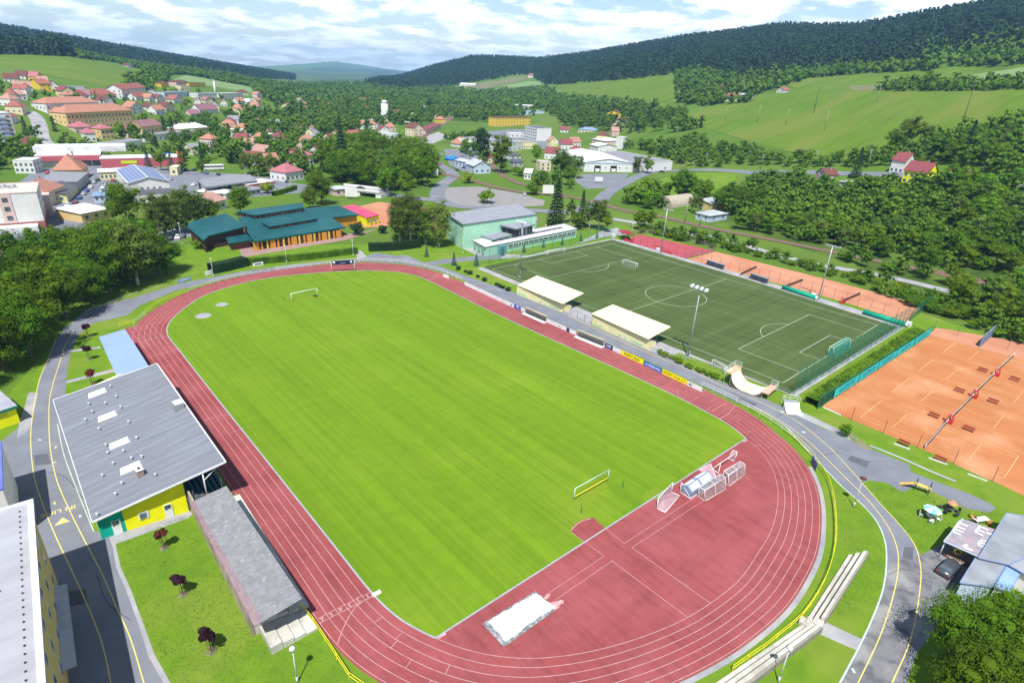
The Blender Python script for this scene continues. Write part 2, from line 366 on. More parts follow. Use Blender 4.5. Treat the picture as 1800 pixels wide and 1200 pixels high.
# streaky wear on the tartan
def trk_streaks():
    nt = TRK.node_tree; L = nt.links.new; b = nt.nodes['Principled BSDF']; out = b.inputs['Base Color'].links[0].from_socket
    t = nd(nt, 'ShaderNodeTexCoord')
    for st, amt, lo in (((.9, .12, 1), .24, .5), ((.08, .6, 1), .12, .45), ((2.5, .5, 1), .12, .45)):
        mp = nd(nt, 'ShaderNodeMapping'); mp.inputs['Scale'].default_value = st; mp.inputs['Rotation'].default_value = (0, 0, -.45); L(t.outputs['Object'], mp.inputs[0])
        n = nd(nt, 'ShaderNodeTexNoise', i_Scale=1.0, i_Detail=6.0, i_Roughness=.65); L(mp.outputs[0], n.inputs['Vector'])
        r = nd(nt, 'ShaderNodeMapRange', i_From_Min=lo, i_From_Max=.72, i_To_Min=1, i_To_Max=1-amt); L(n.outputs[0], r.inputs[0])
        v = nd(nt, 'ShaderNodeVectorMath', operation='SCALE'); L(out, v.inputs[0]); L(r.outputs[0], v.inputs['Scale']); out = v.outputs[0]
    L(out, b.inputs['Base Color'])
trk_streaks()
CLAY = mat('clay_court', (.40, .155, .058), .95, (.35, .13, .048), .12, col3=(.47, .23, .12), scale3=.09, lo3=.5, hi3=.72, bump=.1)
CLAY2 = mat('dry_clay', (.42, .18, .10), .95, (.36, .15, .085), .15, col3=(.44, .22, .13), scale3=.08)
# ------------------------------------------------------------------ terrain mesh
def build_terrain():
    azs = list(AZG); last, first = AZG[-1], AZG[0]+2*math.pi; ex = [last+(first-last)*k/40 for k in range(1, 40)]
    A = azs+ex; nA = len(A); nD = len(DG); vs = []
    for i, a in enumerate(A):
        row = ZT[i] if i < len(azs) else ZT[-1]*(1-(i-len(azs)+1)/40)+ZT[0]*((i-len(azs)+1)/40)
        s, c = math.sin(a), math.cos(a)
        for j, d in enumerate(DG): vs.append((CAM[0]+s*d, CAM[1]+c*d, float(row[j])))
    fs = [(i*nD+j, ((i+1) % nA)*nD+j, ((i+1) % nA)*nD+j+1, i*nD+j+1) for i in range(nA) for j in range(nD-1)]
    mb = MB(); mb.add(vs, fs, 0, True); o = mb.build('ground', G_MEADOW); struct(o, 'green grassy valley floor and rising hills')
    bm = bmesh.new(); bm.from_mesh(o.data); bmesh.ops.remove_doubles(bm, verts=bm.verts, dist=.001); bmesh.ops.recalc_face_normals(bm, faces=bm.faces)
    if sum(f.normal.z for f in bm.faces) < 0: bmesh.ops.reverse_faces(bm, faces=bm.faces)
    bm.to_mesh(o.data); bm.free()
build_terrain()
# ------------------------------------------------------------------ lawns near the camera (0.01)
patch('lawn', [(-500, 1300), (60, 640), (230, 470), (330, 430), (860, 430), (1090, 395), (1650, 560), (1900, 640), (2300, 1000), (2600, 1900), (700, 1700), (-200, 1700)], .012, G_LAWN, label='mown lawn round the sports ground')
# ------------------------------------------------------------------ running track
IN = [(657,1046),(586,957),(461,800),(378,696),(312,612),(296,592),(293,583),(294.5,573),(303,560),(325,541),(357,520.5),(407,503),(452,492),(515,483.5),(578,478),(632,475.5),(682,477),(708,479.5),(737,486),(752,492.5),
      (800,516),(856,544),(940,583),(1100,655),(1192,698),(1264,736),(1287,750),(1312,771),(1336,791),(1354,816),(1363,837),(1368,867),(1365,900),(1354,937),(1333,971),(1300,1019),(1249,1060),(1209,1085),(1178,1100),(1122,1122),(1056,1141),(1011,1150),(940,1157.5),(900,1156),(860,1151.5),(810,1139),(768,1122.5),(735,1107),(702,1088),(683,1072)]
OUT = [(562,1095),(513,1017),(420,876),(330,742),(236,603),(231,595),(235,582),(245,569),(262,551),(293,532),(341,509),(388,494),(452,481),(515,471.5),(578,465),(626,462),(673,463),(712,466.5),(747,473),(773,481),
       (816,498),(870,524),(958,560),(1092,620),(1180,659),(1233,684),(1295,714),(1333,738),(1375,772),(1401,798),(1421,825),(1433,854),(1439,883),(1440,925),(1433,975),(1408,1029),(1358,1088),(1304,1133),(1250,1165),(1190,1196),(1110,1227),(1020,1252),(930,1265),(860,1263),(780,1248),(720,1223),(656,1186),(592,1134)]
def curve_from(px):
    c = catmull([P(x, y)[:2] for x, y in px], True, 1.0); r, Lg = resample(c, 900); return smooth_closed(r, 3.2), Lg
tin, Lin = curve_from(IN); tout, _ = curve_from(OUT)
nin = normals(tin)                                    # right-hand side = outwards when the curve runs clockwise
cen = tin.mean(0)
if ((tin[0]+nin[0]-cen)**2).sum() < ((tin[0]-cen)**2).sum(): nin = -nin
def hitw(p, n):
    a = tout; b = np.roll(tout, -1, 0); e = b-a; den = n[0]*e[:, 1]-n[1]*e[:, 0]; w = a-p
    with np.errstate(all='ignore'):
        t = (w[:, 0]*e[:, 1]-w[:, 1]*e[:, 0])/den; s = (w[:, 0]*n[1]-w[:, 1]*n[0])/den
    ok = (t > 2) & (t < 16) & (s >= 0) & (s <= 1); return t[ok].min() if ok.any() else 7.6
wid = np.array([hitw(p, n) for p, n in zip(tin, nin)])
k = np.arange(900); w_ = np.exp(-.5*(np.minimum(k, 900-k)/8.)**2); w_ /= w_.sum(); wid = np.fft.ifft(np.fft.fft(wid)*np.fft.fft(w_)).real
def lane(f): return tin+nin*(wid*f)[:, None]
def near_idx(px): p = np.array(P(*px)[:2]); return int(((tin-p)**2).sum(1).argmin())
# track surface: ring, slightly wider than the outer line; D area; the run-out at the far left
trk_outer = lane(1.045)
# infield boundary: ring inner curve except across the D area
i1, i2 = near_idx((763, 1120)), near_idx((1311, 771))
def walk(i, j, step):
    o = [i]
    while i != j: i = (i+step) % 900; o.append(i)
    return o
st = 1 if (tin[(i1+20) % 900]-tin[i1])[1] > 0 else -1
# choose direction from C1 to C2 the long way round (through the infield perimeter)
wa = walk(i1, i2, 1); wb = walk(i1, i2, -1); peri = wa if len(wa) > len(wb) else wb; dpart = wb if len(wa) > len(wb) else wa
ring = band(tin-nin*.0, trk_outer, .03, True)
o = ring.build('running_track', TRK); struct(o, 'red tartan running track with white lane lines')
# normals up
def upn(o):
    me = o.data
    if sum(p.normal.z*p.area for p in me.polygons) < 0: me.flip_normals()
upn(o)
dpts = [tin[i] for i in dpart]
patch('tartan_area', None, .03, TRK, world=dpts, label='red tartan area inside the near curve of the track')
infield = [tin[i] for i in peri]
patch('grass_pitch', None, .035, TURF, world=infield, label='bright green mown grass pitch inside the running track')
patch('tartan_area', [(205, 588), (222, 576), (288, 565), (297, 590), (236, 606)], .026, TRK)
# runway spur into the grass and the run-up strip
patch('tartan_area', [(1003, 933), (1010, 922), (1024, 913), (1042, 909), (1066, 930), (1100, 950), (1040, 990), (1030, 955)], .041, TRK, label='red tartan tongue running into the grass')
mk = MB()
for kx in range(0, 7): ribbon(lane(kx/6), .07, .046, True, mk)
def pline(pts, w=.07, z=.047, closed=False, cur=False):
    c = [P(x, y)[:2] for x, y in pts]
    c = catmull(c, closed, .5) if cur else np.array(c)
    if not cur and len(c) > 2: 
        for a, b in zip(c[:-1], c[1:]): ribbon([a, b], w, z, False, mk)
        return
    ribbon(c, w, z, closed, mk)
def cross(i, f0=0, f1=1, skew=0, w=.07):
    a = tin[i]+nin[i]*wid[i]*f0; b = tin[(i+skew) % 900]+nin[(i+skew) % 900]*wid[i]*f1; ribbon([a, b], w, .048, False, mk)
pline([(658, 1046), (561, 1095.5)], .09)
for i in range(6): pass
pline([(643, 1054), (630, 1062), (618, 1076), (608, 1094), (600, 1112), (592.5, 1134)], .09, cur=True)
for a, b in (((671, 1085), (657, 1094.5)), ((707, 1111.5), (694, 1124)), ((698, 1126), (686.5, 1139)), ((723, 1160), (712, 1175)), ((790, 1169), (783, 1184)), ((758, 1195), (752, 1206))): pline([a, b])
pline([(1264, 736), (1275, 731), (1284, 723), (1292, 712)], .11, cur=True); pline([(1251.5, 723), (1278, 706.5)], .09)
pline([(751, 493), (761, 489), (767, 485), (769, 480)], .11, cur=True)
for a, b in (((1152,656),(1165,654)),((1180,671),(1185,669)),((1171,683),(1177,681)),((1191,685),(1193,697)),((1219,702),(1228,697)),((1244,720),(1250,715)),((1203,689),(1211,683)),((1233,690),(1241,686)),((1250,705),(1256,701)),((1270,722),(1278,716)),((1295,742),(1301,736)),((1313,761),(1321,757)),((1325,742),(1332,740)),((1340,764),(1346,762)),((1324,784),(1336,781)),((1357,788),(1363,787)),((1368,814),(1375,815))): pline([a, b], .06)
pline([(294, 591.3), (236.7, 603.3)], .07); pline([(313, 615), (262.7, 626.4)], .06); pline([(220.7, 578), (284, 567)], .1); pline([(407, 726), (356, 739)]); pline([(441, 749), (400, 762)], .05)
for q in ((226,577.5),(236,575.5),(246,574),(256,571.5),(266,570)): pline([q, (q[0]+28, q[1]+33)], .06)
for a, b in (((1165,1075),(1150,1090)),): pass
# run-up lanes inside the D
pline([(1062, 977), (959, 1046)], .06); pline([(1078, 984), (975, 1055)], .06)
pline([(1062, 977), (1005, 936)], .06); pline([(1097, 955), (1065, 929)], .06); pline([(1097, 955), (1228, 870)], .06); pline([(1111, 962), (1245, 874)], .06)
pline([(1003.5, 932), (1012, 923), (1024, 915), (1038.5, 911.5)], .12, cur=True)
pline([(1076, 986), (1209, 1085)], .07); pline([(1110, 962), (1249, 1060)], .07)
pline([(770, 1121), (784, 1113)], .25); pline([(1306, 777), (1313, 773)], .25); pline([(1310, 838), (1317, 843)], .08)
o = mk.build('track_markings', TRKW); struct(o, 'white lane lines, start marks and arcs painted on the track'); upn(o)
# lane numbers at the finish
def text_obj(name, s, mw, m, ext=.0, align='CENTER', bold=False, parent=None, body_scale=1):
    c = bpy.data.curves.new(name, 'FONT'); c.body = s; c.size = body_scale; c.align_x = align; c.align_y = 'CENTER'; c.extrude = ext; c.resolution_u = 2; c.offset = .012*body_scale if bold else 0
    o = bpy.data.objects.new(name, c); COL.objects.link(o); bpy.context.view_layer.update()
    dg = bpy.context.evaluated_depsgraph_get(); me = bpy.data.meshes.new_from_object(o.evaluated_get(dg)); bpy.data.objects.remove(o); bpy.data.curves.remove(c)
    me.transform(mw); me.materials.clear(); me.materials.append(m)
    ob = bpy.data.objects.new(name, me); COL.objects.link(ob)
    if parent is not None: me.transform(bas(parent).inverted()); ob.parent = parent
    return ob
def frame(org, right, up):
    r = Vector(right).normalized(); u = Vector(up).normalized(); n = r.cross(u).normalized(); u = n.cross(r)
    return Matrix(((r.x, u.x, n.x, org[0]), (r.y, u.y, n.y, org[1]), (r.z, u.z, n.z, org[2]), (0, 0, 0, 1)))
nums = [(645.5, 1046), (629.5, 1053), (614.5, 1062), (598, 1069.5), (581.5, 1078), (565.5, 1086.5)]
a0 = Vector(P(657, 1046)); b0 = Vector(P(562, 1095)); rt_ = (b0-a0).normalized()*1; up_ = Vector((-rt_.y, rt_.x, 0))
if up_.y > 0: up_ = -up_
lane_t = None
for i, (x, y) in enumerate(nums):
    p = P(x, y, .05); o = text_obj('lane_number', str(i+1), frame(p, -up_.cross(Vector((0, 0, 1))) if False else up_.cross(Vector((0, 0, 1))), up_), TRKW, 0, bold=True, body_scale=.95)
    struct(o, 'white painted lane number %d beside the finish line' % (i+1))
    c = P(x+3-1, y-4.5, .05); q = MB(); ribbon([np.array(c[:2])-np.array(rt_[:2])*.55, np.array(c[:2])+np.array(rt_[:2])*.55], .07, .049, False, q); oo = q.build('lane_marking', TRKW); struct(oo); upn(oo)
# kerb of the infield
mb = MB(); pk = np.array(infield); ribbon(pk, .22, .05, False, mb); o = mb.build('kerb', KERB); struct(o, 'thin grey kerb between grass and track'); upn(o)
mb = MB(); ribbon([pk[0], pk[-1]], .22, .051, False, mb); o = mb.build('kerb', KERB); struct(o); upn(o)
mb = MB(); mb.box(P(662, 1042.5, .12), (1.1, .5, .24), seg_ang(P(657, 1046), P(562, 1095))); tag(mb.build('finish_block', WHITE), 'small pale concrete block at the inner end of the finish line', 'block')
# gravel discs in the grass
for (x, y), s in (((357, 555), 1.9), ((390, 535.5), 1.5)):
    c = P(x, y); patch('gravel_disc', None, .05, CONC, world=[(c[0]+s*math.cos(t), c[1]+s*math.sin(t)) for t in np.linspace(0, 6.283, 25)[:-1]], label='pale throwing circle set in the grass')
WORN = mat('worn_turf', (.15, .205, .014), .95, (.125, .195, .010), 1.2)
for i, ((x, y), r) in enumerate((((1044, 858), 2.2), ((1020, 884), 1.3), ((538, 524), 2.5), ((560, 519), 1.5), ((1245, 800), 1.6), ((1150, 868), 1.8))):
    c = P(x, y); rs = np.random.RandomState(i); patch('worn_grass', None, .0385, WORN, world=[(c[0]+r*(.6+.6*rs.rand())*math.cos(t)*1.5, c[1]+r*(.6+.6*rs.rand())*math.sin(t)*.7) for t in np.linspace(0, 6.283, 19)[:-1]])
# ------------------------------------------------------------------ synthetic pitch
def quad_map(c4):
    """(u,v) in 0..1 -> world through the four surveyed corners (projective)"""
    src = [(0, 0), (1, 0), (1, 1), (0, 1)]; A = []; B = []
    for (u, v), p in zip(src, c4):
        x, y = p[0], p[1]; A += [[u, v, 1, 0, 0, 0, -u*x, -v*x], [0, 0, 0, u, v, 1, -u*y, -v*y]]; B += [x, y]
    h = np.linalg.solve(np.array(A, float), np.array(B, float))
    return lambda u, v: ((h[0]*u+h[1]*v+h[2])/(h[6]*u+h[7]*v+1), (h[3]*u+h[4]*v+h[5])/(h[6]*u+h[7]*v+1))
patch('paving', [(838, 472), (1076, 419), (1100, 424), (1300, 481), (1597, 571), (1398, 697), (1290, 655), (1200, 622), (1120, 590), (1030, 552), (960, 522), (905, 500)], .03, CONC, label='pale paving strip round the synthetic pitch')
patch('synthetic_pitch', [(848, 469), (1076, 421.5), (1300, 487), (1578, 575), (1389, 692), (1280, 649), (1180, 609), (900, 491)], .045, SYN, label='dark green synthetic football pitch')
QP = quad_map([P(1376, 673), P(1542, 571.6), P(1076, 428.8), P(866, 473)])   # u across (58.7 m), v along (99 m)
PL, PW = 99.4, 57.7
mk = MB()
def ql(pts, w=.14, f=QP, z=.058):
    for a, b in zip(pts[:-1], pts[1:]): ribbon([f(*a), f(*b)], w, z, False, mk)
ql([(0, 0), (1, 0), (1, 1), (0, 1), (0, 0)]); ql([(0, .5), (1, .5)])
for s in (0, 1):
    V = lambda d: d/PL if s == 0 else 1-d/PL
    U = lambda d: .5+d/PW
    ql([(U(-20.16), V(0)), (U(-20.16), V(16.5)), (U(20.16), V(16.5)), (U(20.16), V(0))]); ql([(U(-9.16), V(0)), (U(-9.16), V(5.5)), (U(9.16), V(5.5)), (U(9.16), V(0))])
    arc = [QP(U(9.15*math.cos(t)), V(11+9.15*math.sin(t))) for t in np.linspace(.645, math.pi-.645, 30)]; ribbon(arc, .14, .058, False, mk)
ribbon([QP(.5+9.15*math.cos(t)/PW, .5+9.15*math.sin(t)/PL) for t in np.linspace(0, 6.2832, 61)[:-1]], .14, .058, True, mk)
o = mk.build('pitch_markings', mat('pitch_line', (.42, .46, .36), .8)); struct(o, 'white football markings on the synthetic pitch'); upn(o)
# ------------------------------------------------------------------ clay courts
patch('clay_court', [(1444, 714), (1632, 588), (1660, 578), (1740, 592), (1850, 628), (2100, 720), (2250, 1130), (1800, 872), (1760, 852), (1700, 826), (1640, 797), (1570, 768), (1500, 739)], .03, CLAY, label='orange clay surface of the four tennis courts')
patch('clay_strip', [(1632, 588), (1646, 576), (1860, 612), (1860, 648), (1745, 618)], .036, CLAY2, label='paler clay strip behind the tennis courts')
patch('red_court', [(1096, 423), (1124, 412), (1256, 441), (1206, 455)], .036, mat('red_court', (.36, .07, .085), .9, (.3, .06, .07), .3), label='red small court behind the synthetic pitch')
patch('clay_court', [(1208, 456), (1257, 442), (1390, 475), (1480, 498), (1622, 537), (1594, 566), (1480, 530), (1350, 494)], .034, CLAY2, label='row of clay courts along the synthetic pitch')
mk = MB()
# big courts: measured net line and service lines
A = np.array(P(1625, 789)[:2]); B = np.array(P(1783, 623)[:2]); nv = (B-A); Ln = np.linalg.norm(nv); nv /= Ln; pv = np.array([-nv[1], nv[0]])
if pv[0] > 0: pv = -pv
# direction of the long court axis as measured from photo points on one sideline
s1 = np.array(P(1549, 713)[:2]); s2 = np.array(P(1596, 735)[:2])
lv = np.array(P(1440, 712)[:2])-np.array(P(1800, 868)[:2]); lv /= np.linalg.norm(lv)
CR = []
posts = [((1625, 789), (1664, 744)), ((1671, 737), (1709, 699)), ((1714, 692), (1745, 662)), ((1750, 656), (1781, 627))]
for (p, q) in posts:
    a = np.array(P(*p)[:2]); b = np.array(P(*q)[:2]); c = (a+b)/2; CR.append((c, a, b))
    def CQ(u, v): return c+nv*u+lv*v                       # u along the net, v along the court
    def cl(pts, w=.07):
        for m1, m2 in zip(pts[:-1], pts[1:]): ribbon([CQ(*m1), CQ(*m2)], w, .045, False, mk)
    hw, sw, hl = 5.485, 4.115, 11.885
    cl([(-hw, -hl), (hw, -hl), (hw, hl), (-hw, hl), (-hw, -hl)], .09); cl([(-sw, -hl), (-sw, hl)]); cl([(sw, -hl), (sw, hl)]); cl([(-sw, -6.4), (sw, -6.4)]); cl([(-sw, 6.4), (sw, 6.4)]); cl([(0, -6.4), (0, 6.4)])
o = mk.build('court_markings', mat('clay_line', (.62, .38, .2), .8, (.6, .42, .16), .3)); struct(o, 'pale boundary lines of the tennis courts'); upn(o)
# ================================================================== building kit
def wallm(name, c, **k): return mat('wall_'+name, c, k.pop('rough', .85), tuple(x*.88 for x in c), k.pop('scale', .6), **k)
W_WHITE = wallm('white', (.62, .61, .58)); W_CREAM = wallm('cream', (.62, .53, .36)); W_OCHRE = wallm('ochre', (.62, .45, .19)); W_YEL = wallm('yellow', (.68, .46, .035))
W_PINK = wallm('pink', (.58, .42, .38)); W_GREY = wallm('grey', (.36, .36, .36)); W_LEMON = wallm('lemon', (.75, .72, .01)); W_TEAL = wallm('teal', (.005, .35, .24))
W_MINT = wallm('mint', (.36, .62, .44)); W_BROWN = wallm('brown', (.16, .09, .06)); W_STRAW = wallm('straw', (.68, .62, .33)); W_SAND = wallm('sand', (.55, .42, .16)); W_BLUE = wallm('blue', (.42, .50, .60))
def roofm(name, c, sc=1.2, st=(1, 1, 1), **k): return mat('roof_'+name, c, .8, tuple(x*.74 for x in c), sc, stretch=st, **k)
R_RED = roofm('red', (.30, .11, .085)); R_ORANGE = roofm('orange', (.40, .19, .13)); R_BROWN = roofm('brown', (.15, .062, .05)); R_MAROON = roofm('maroon', (.23, .065, .07)); R_GREY = roofm('grey', (.24, .24, .26)); R_DARK = roofm('dark', (.10, .10, .12))
R_WHITE = roofm('white', (.62, .62, .62), .2); R_PINK = roofm('rose', (.38, .14, .15)); R_CLAY = roofm('clay', (.40, .23, .18)); R_SILVER = roofm('silver', (.4, .42, .45), .3); R_BLUE = roofm('blue', (.2, .3, .45), .3)
GLASS = mat('glass', (.045, .06, .075), .12, (.10, .125, .15), 1.3, spec=.7)
GLASS2 = mat('glass_pale', (.16, .2, .24), .15, (.08, .1, .12), 1.1, spec=.7)
FRAME = mat('white_frame', (.68, .68, .66), .5); DARK = mat('dark_opening', (.018, .018, .02), .8); METAL = mat('galvanised', (.42, .44, .46), .4, metal=.5)
DKMET = mat('dark_metal', (.05, .055, .06), .5); BRICK = mat('brick', (.30, .13, .085), .9, (.22, .09, .06), 3); CHIM = mat('chimney_render', (.36, .25, .2), .9)
GREEN_P = mat('green_paint', (.02, .16, .10), .6); RED_P = mat('red_paint', (.45, .03, .035), .6); TEALN = mat('teal_trim', (.01, .12, .10), .6)
_WM = {}
def win_mesh(w, h, glass=None, frame=None, bars=1):
    k = (round(w, 2), round(h, 2), (glass or GLASS).name, (frame or FRAME).name, bars)
    if k not in _WM:
        mb = MB(); t = min(.09, w*.12)
        mb.box((0, -.02, 0), (w-t, .05, h-t), 0, 1)
        for s in (-1, 1):
            mb.box((s*(w/2), -.03, 0), (t, .1, h+t)); mb.box((0, -.03, s*(h/2)), (w-t*.98, .1, t))
        for i in range(1, bars+1): mb.box((-w/2+w*i/(bars+1), -.035, 0), (t*.6, .07, h-t))
        me = bpy.data.meshes.new('window'); me.from_pydata(mb.v, [], mb.f); me.materials.append(frame or FRAME); me.materials.append(glass or GLASS); me.polygons.foreach_set('material_index', mb.m); _WM[k] = me
    return _WM[k]
def put(me, parent, loc, rz, name):
    o = bpy.data.objects.new(name, me); COL.objects.link(o); o.parent = parent; o.location = loc; o.rotation_euler = (0, 0, rz); return o
def face_xy(face, w, d, t, out=0):
    """point at distance t along a face (left to right seen from outside), and the rotation of its outside"""
    if face == 'F': return (-w/2+t, -out, 0)
    if face == 'B': return (w/2-t, d+out, math.pi)
    if face == 'L': return (-w/2-out, d-t, -math.pi/2)
    return (w/2+out, t, math.pi/2)
def windows(root, w, d, face, n, zs, ww=1.2, wh=1.3, m0=None, m1=None, glass=None, frame=None, bars=1, name='window'):
    Lf = w if face in 'FB' else d; m0 = Lf/n/2 if m0 is None else m0; m1 = m0 if m1 is None else m1
    for z in zs:
        for i in range(n):
            t = m0+(Lf-m0-m1)*(i/(n-1) if n > 1 else .5); x, y, r = face_xy(face, w, d, t)
            put(win_mesh(ww, wh, glass, frame, bars), root, (x, y, z+wh/2), r, name)
def door(root, w, d, face, t, dw=1.0, dh=2.1, m=None, z=0):
    x, y, r = face_xy(face, w, d, t); mb = MB(); mb.box((0, -.03, dh/2), (dw, .12, dh)); o = mb.build('door', m or FRAME, root); o.location = (x, y, z); o.rotation_euler = (0, 0, r)
    h = MB(); h.box((dw*.36, -.12, dh*.48), (.12, .08, .04)); h.build('handle', DKMET, o); return o
def rect_root(name, label, cat, a, b, group=None, z=None):
    """Empty at the middle of the front edge a->b (world xy, left to right seen from the camera); local +y runs away from the viewer"""
    zz = (a[2]+b[2])/2 if z is None and len(a) > 2 else (z or 0)
    o = thing(name, label, cat, ((a[0]+b[0])/2, (a[1]+b[1])/2, zz), seg_ang(a, b), group); return o, math.hypot(b[0]-a[0], b[1]-a[1])
def walls(root, w, d, h, m, z0=-1.5, name='wall'): mb = MB(); mb.prism([(-w/2, 0), (w/2, 0), (w/2, d), (-w/2, d)], z0, h); return mb.build(name, m, root)
def roof(root, w, d, z, h, kind, m, ov=.4, gm=None, t=.15, soff=0, name='roof'):
    x0, x1, y0, y1 = -w/2-ov, w/2+ov, -ov, d+ov; mb = MB(); mats = [m, gm or m]
    if kind == 'flat':
        mb.box((0, d/2, z+t/2), (w+2*ov, d+2*ov, t))
    elif kind == 'parapet':
        mb.box((0, d/2, z+.06), (w-.4, d-.4, .12)); p = .35
        for c, s in (((0, -ov/2+.0, z+p/2), (w+.1, .25, p)), ((0, d, z+p/2), (w+.1, .25, p)), ((-w/2, d/2, z+p/2), (.25, d-.25, p)), ((w/2, d/2, z+p/2), (.25, d-.25, p))): mb.box(c, s, 0, 1)
    elif kind in ('gx', 'gy'):
        def slab(p):   # quad p top face, thickness t
            q = [(a, b, c-t) for a, b, c in p]; mb.add(p+q, [(0, 1, 2, 3), (7, 6, 5, 4), (0, 4, 5, 1), (1, 5, 6, 2), (2, 6, 7, 3), (3, 7, 4, 0)])
        if kind == 'gx':
            ym = d/2; sl = h/(d/2); ze = z-sl*ov+t
            slab([(x0, y0, ze), (x1, y0, ze), (x1, ym, z+h+t), (x0, ym, z+h+t)]); slab([(x1, y1, ze), (x0, y1, ze), (x0, ym, z+h+t), (x1, ym, z+h+t)])
            for s in (-1, 1): mb.add([(s*w/2, 0, z-.01), (s*w/2, d, z-.01), (s*w/2, ym, z+h-.02)], [(0, 1, 2) if s > 0 else (2, 1, 0)], 1)
        else:
            sl = h/(w/2); ze = z-sl*ov+t
            slab([(x0, y1, ze), (x0, y0, ze), (0, y0, z+h+t), (0, y1, z+h+t)]); slab([(x1, y0, ze), (x1, y1, ze), (0, y1, z+h+t), (0, y0, z+h+t)])
            for y, fl in ((0, 0), (d, 1)): mb.add([(-w/2, y, z-.01), (w/2, y, z-.01), (0, y, z+h-.02)], [(0, 1, 2) if not fl else (2, 1, 0)], 1)
    elif kind == 'hip':
        k = min(w, d)/2+ov
        if w >= d: a, b = (x0+k, d/2), (x1-k, d/2)
        else: a, b = (0, y0+k), (0, y1-k)
        zz = z-.05
        vs = [(x0, y0, zz), (x1, y0, zz), (x1, y1, zz), (x0, y1, zz), (a[0], a[1], z+h), (b[0], b[1], z+h)]
        mb.add(vs, [(0, 1, 5, 4), (1, 2, 5), (2, 3, 4, 5), (3, 0, 4), (3, 2, 1, 0)] if w >= d else [(0, 1, 4), (1, 2, 5, 4), (2, 3, 5), (3, 0, 4, 5), (3, 2, 1, 0)])
    elif kind == 'shed':   # rises towards the back (h>0) or front (h<0)
        za, zb = (z, z+h) if h > 0 else (z-h, z)
        mb.prism([(x0, y0), (x1, y0), (x1, y1), (x0, y1)], [za, za, zb, zb], [za+t, za+t, zb+t, zb+t])
        mb.add([(-w/2, 0, z-.01), (w/2, 0, z-.01), (w/2, 0, za), (-w/2, 0, za), (-w/2, d, z-.01), (w/2, d, z-.01), (w/2, d, zb), (-w/2, d, zb)], [(0, 1, 2, 3), (5, 4, 7, 6), (1, 5, 6, 2), (4, 0, 3, 7)], 1)
    return mb.build(name, mats, root)
def chimney(rf, x, y, z, h=1.2, s=.55, m=None): mb = MB(); mb.box((x, y, z+h/2), (s, s, h)); mb.box((x, y, z+h+.05), (s+.15, s+.15, .1)); return mb.build('chimney', m or CHIM, rf)
# ================================================================== paths and paved ground near the camera
def pp(name, px, z, m, label=None): return patch(name, px, z, m, label=label)
pp('path', [(-260, 1500), (-60, 900), (-30, 800), (0, 778), (40, 745), (55, 730), (60, 700), (72, 660), (90, 612), (112, 578), (150, 546), (190, 534), (232, 524), (270, 512), (309, 500), (373, 487), (433, 476), (515, 464.7), (578, 458.4), (642, 454), (699, 457), (749, 467), (770, 466.7), (847, 495), (897, 511.5), (989, 549), (1039, 571), (1136, 613), (1175, 629), (1233, 657), (1300, 684), (1346, 702), (1407, 729), (1433, 746), (1483, 769), (1533, 790), (1600, 817), (1600, 828), (1640, 844), (1700, 866), (1740, 884), (1750, 893), (1740, 901), (1700, 894), (1660, 874), (1640, 864), (1608, 853), (1592, 864), (1580, 862), (1568, 853), (1552, 847), (1526, 844), (1516, 848), (1551, 889), (1585, 926), (1607, 956), (1619, 975), (1652, 990), (1690, 1003), (1800, 1050), (1760, 1100), (1675, 1075), (1640, 1110), (1610, 1150), (1590, 1210), (1560, 1320), (1400, 1400),
    (1476, 1200), (1515, 1125), (1536, 1080), (1551, 1039), (1558, 990), (1555, 949), (1540, 915), (1514, 885), (1480, 855), (1444, 817.5), (1412, 784), (1381, 750), (1340, 725), (1294, 707), (1211, 668), (1133, 631), (1061, 602), (1011, 581), (961, 561.5), (903, 536.5), (816, 493), (780, 479), (745, 470), (700, 463), (642, 459.5), (578, 462), (515, 471.5), (420, 485), (357, 498.6), (309, 511), (246, 536.6), (225, 553), (195, 561), (160, 569), (135, 592), (125, 617), (118, 650), (115, 695), (100, 720), (163, 930), (191, 943), (197, 958), (204, 997), (221, 1035), (244, 1099), (262, 1155), (290, 1200), (330, 1300), (360, 1500)], .022, ASPH, 'grey asphalt path looping round the stadium')
pp('path', [(1558, 990), (1619, 975), (1640, 1020), (1628, 1080), (1600, 1150), (1570, 1260), (1440, 1300), (1476, 1200), (1515, 1125), (1536, 1080), (1551, 1039)], .028, ASPH_OLD, 'patched old asphalt of the path in the lower right')
pp('footpath', [(1447, 1091), (1517, 1124), (1504, 1142), (1436, 1112)], .03, CONC); pp('footpath', [(1407, 723), (1417, 727), (1480, 757), (1520, 778), (1522, 783), (1505, 778), (1440, 748), (1400, 730)], .031, CONC)
pp('footpath', [(125, 615), (176, 609), (178, 612), (124, 619)], .03, CONC); pp('footpath', [(117, 669), (200, 648), (202, 653), (117, 674)], .03, CONC); pp('footpath', [(191, 943), (330, 891), (338, 903), (330, 911), (197, 958)], .03, CONC)
pp('footpath', [(197, 955), (203, 954), (212, 996), (230, 1035), (252, 1095), (272, 1150), (300, 1200), (340, 1290), (325, 1300), (288, 1200), (262, 1155), (244, 1099), (221, 1035), (204, 997)], .032, CONC)
pp('footpath', [(1516, 776), (1532, 788), (1522, 791), (1497, 775), (1484, 757), (1492, 757)], .033, EARTH)
pp('paving', [(1640, 1015), (1622, 974), (1662, 952), (1690, 968), (1760, 1010), (1740, 1060), (1680, 1040)], .035, ASPH_OLD)
pp('earth_strip', [(50, 690), (68, 689), (60, 720), (52, 755), (30, 770), (34, 740), (42, 720)], .03, CONC)
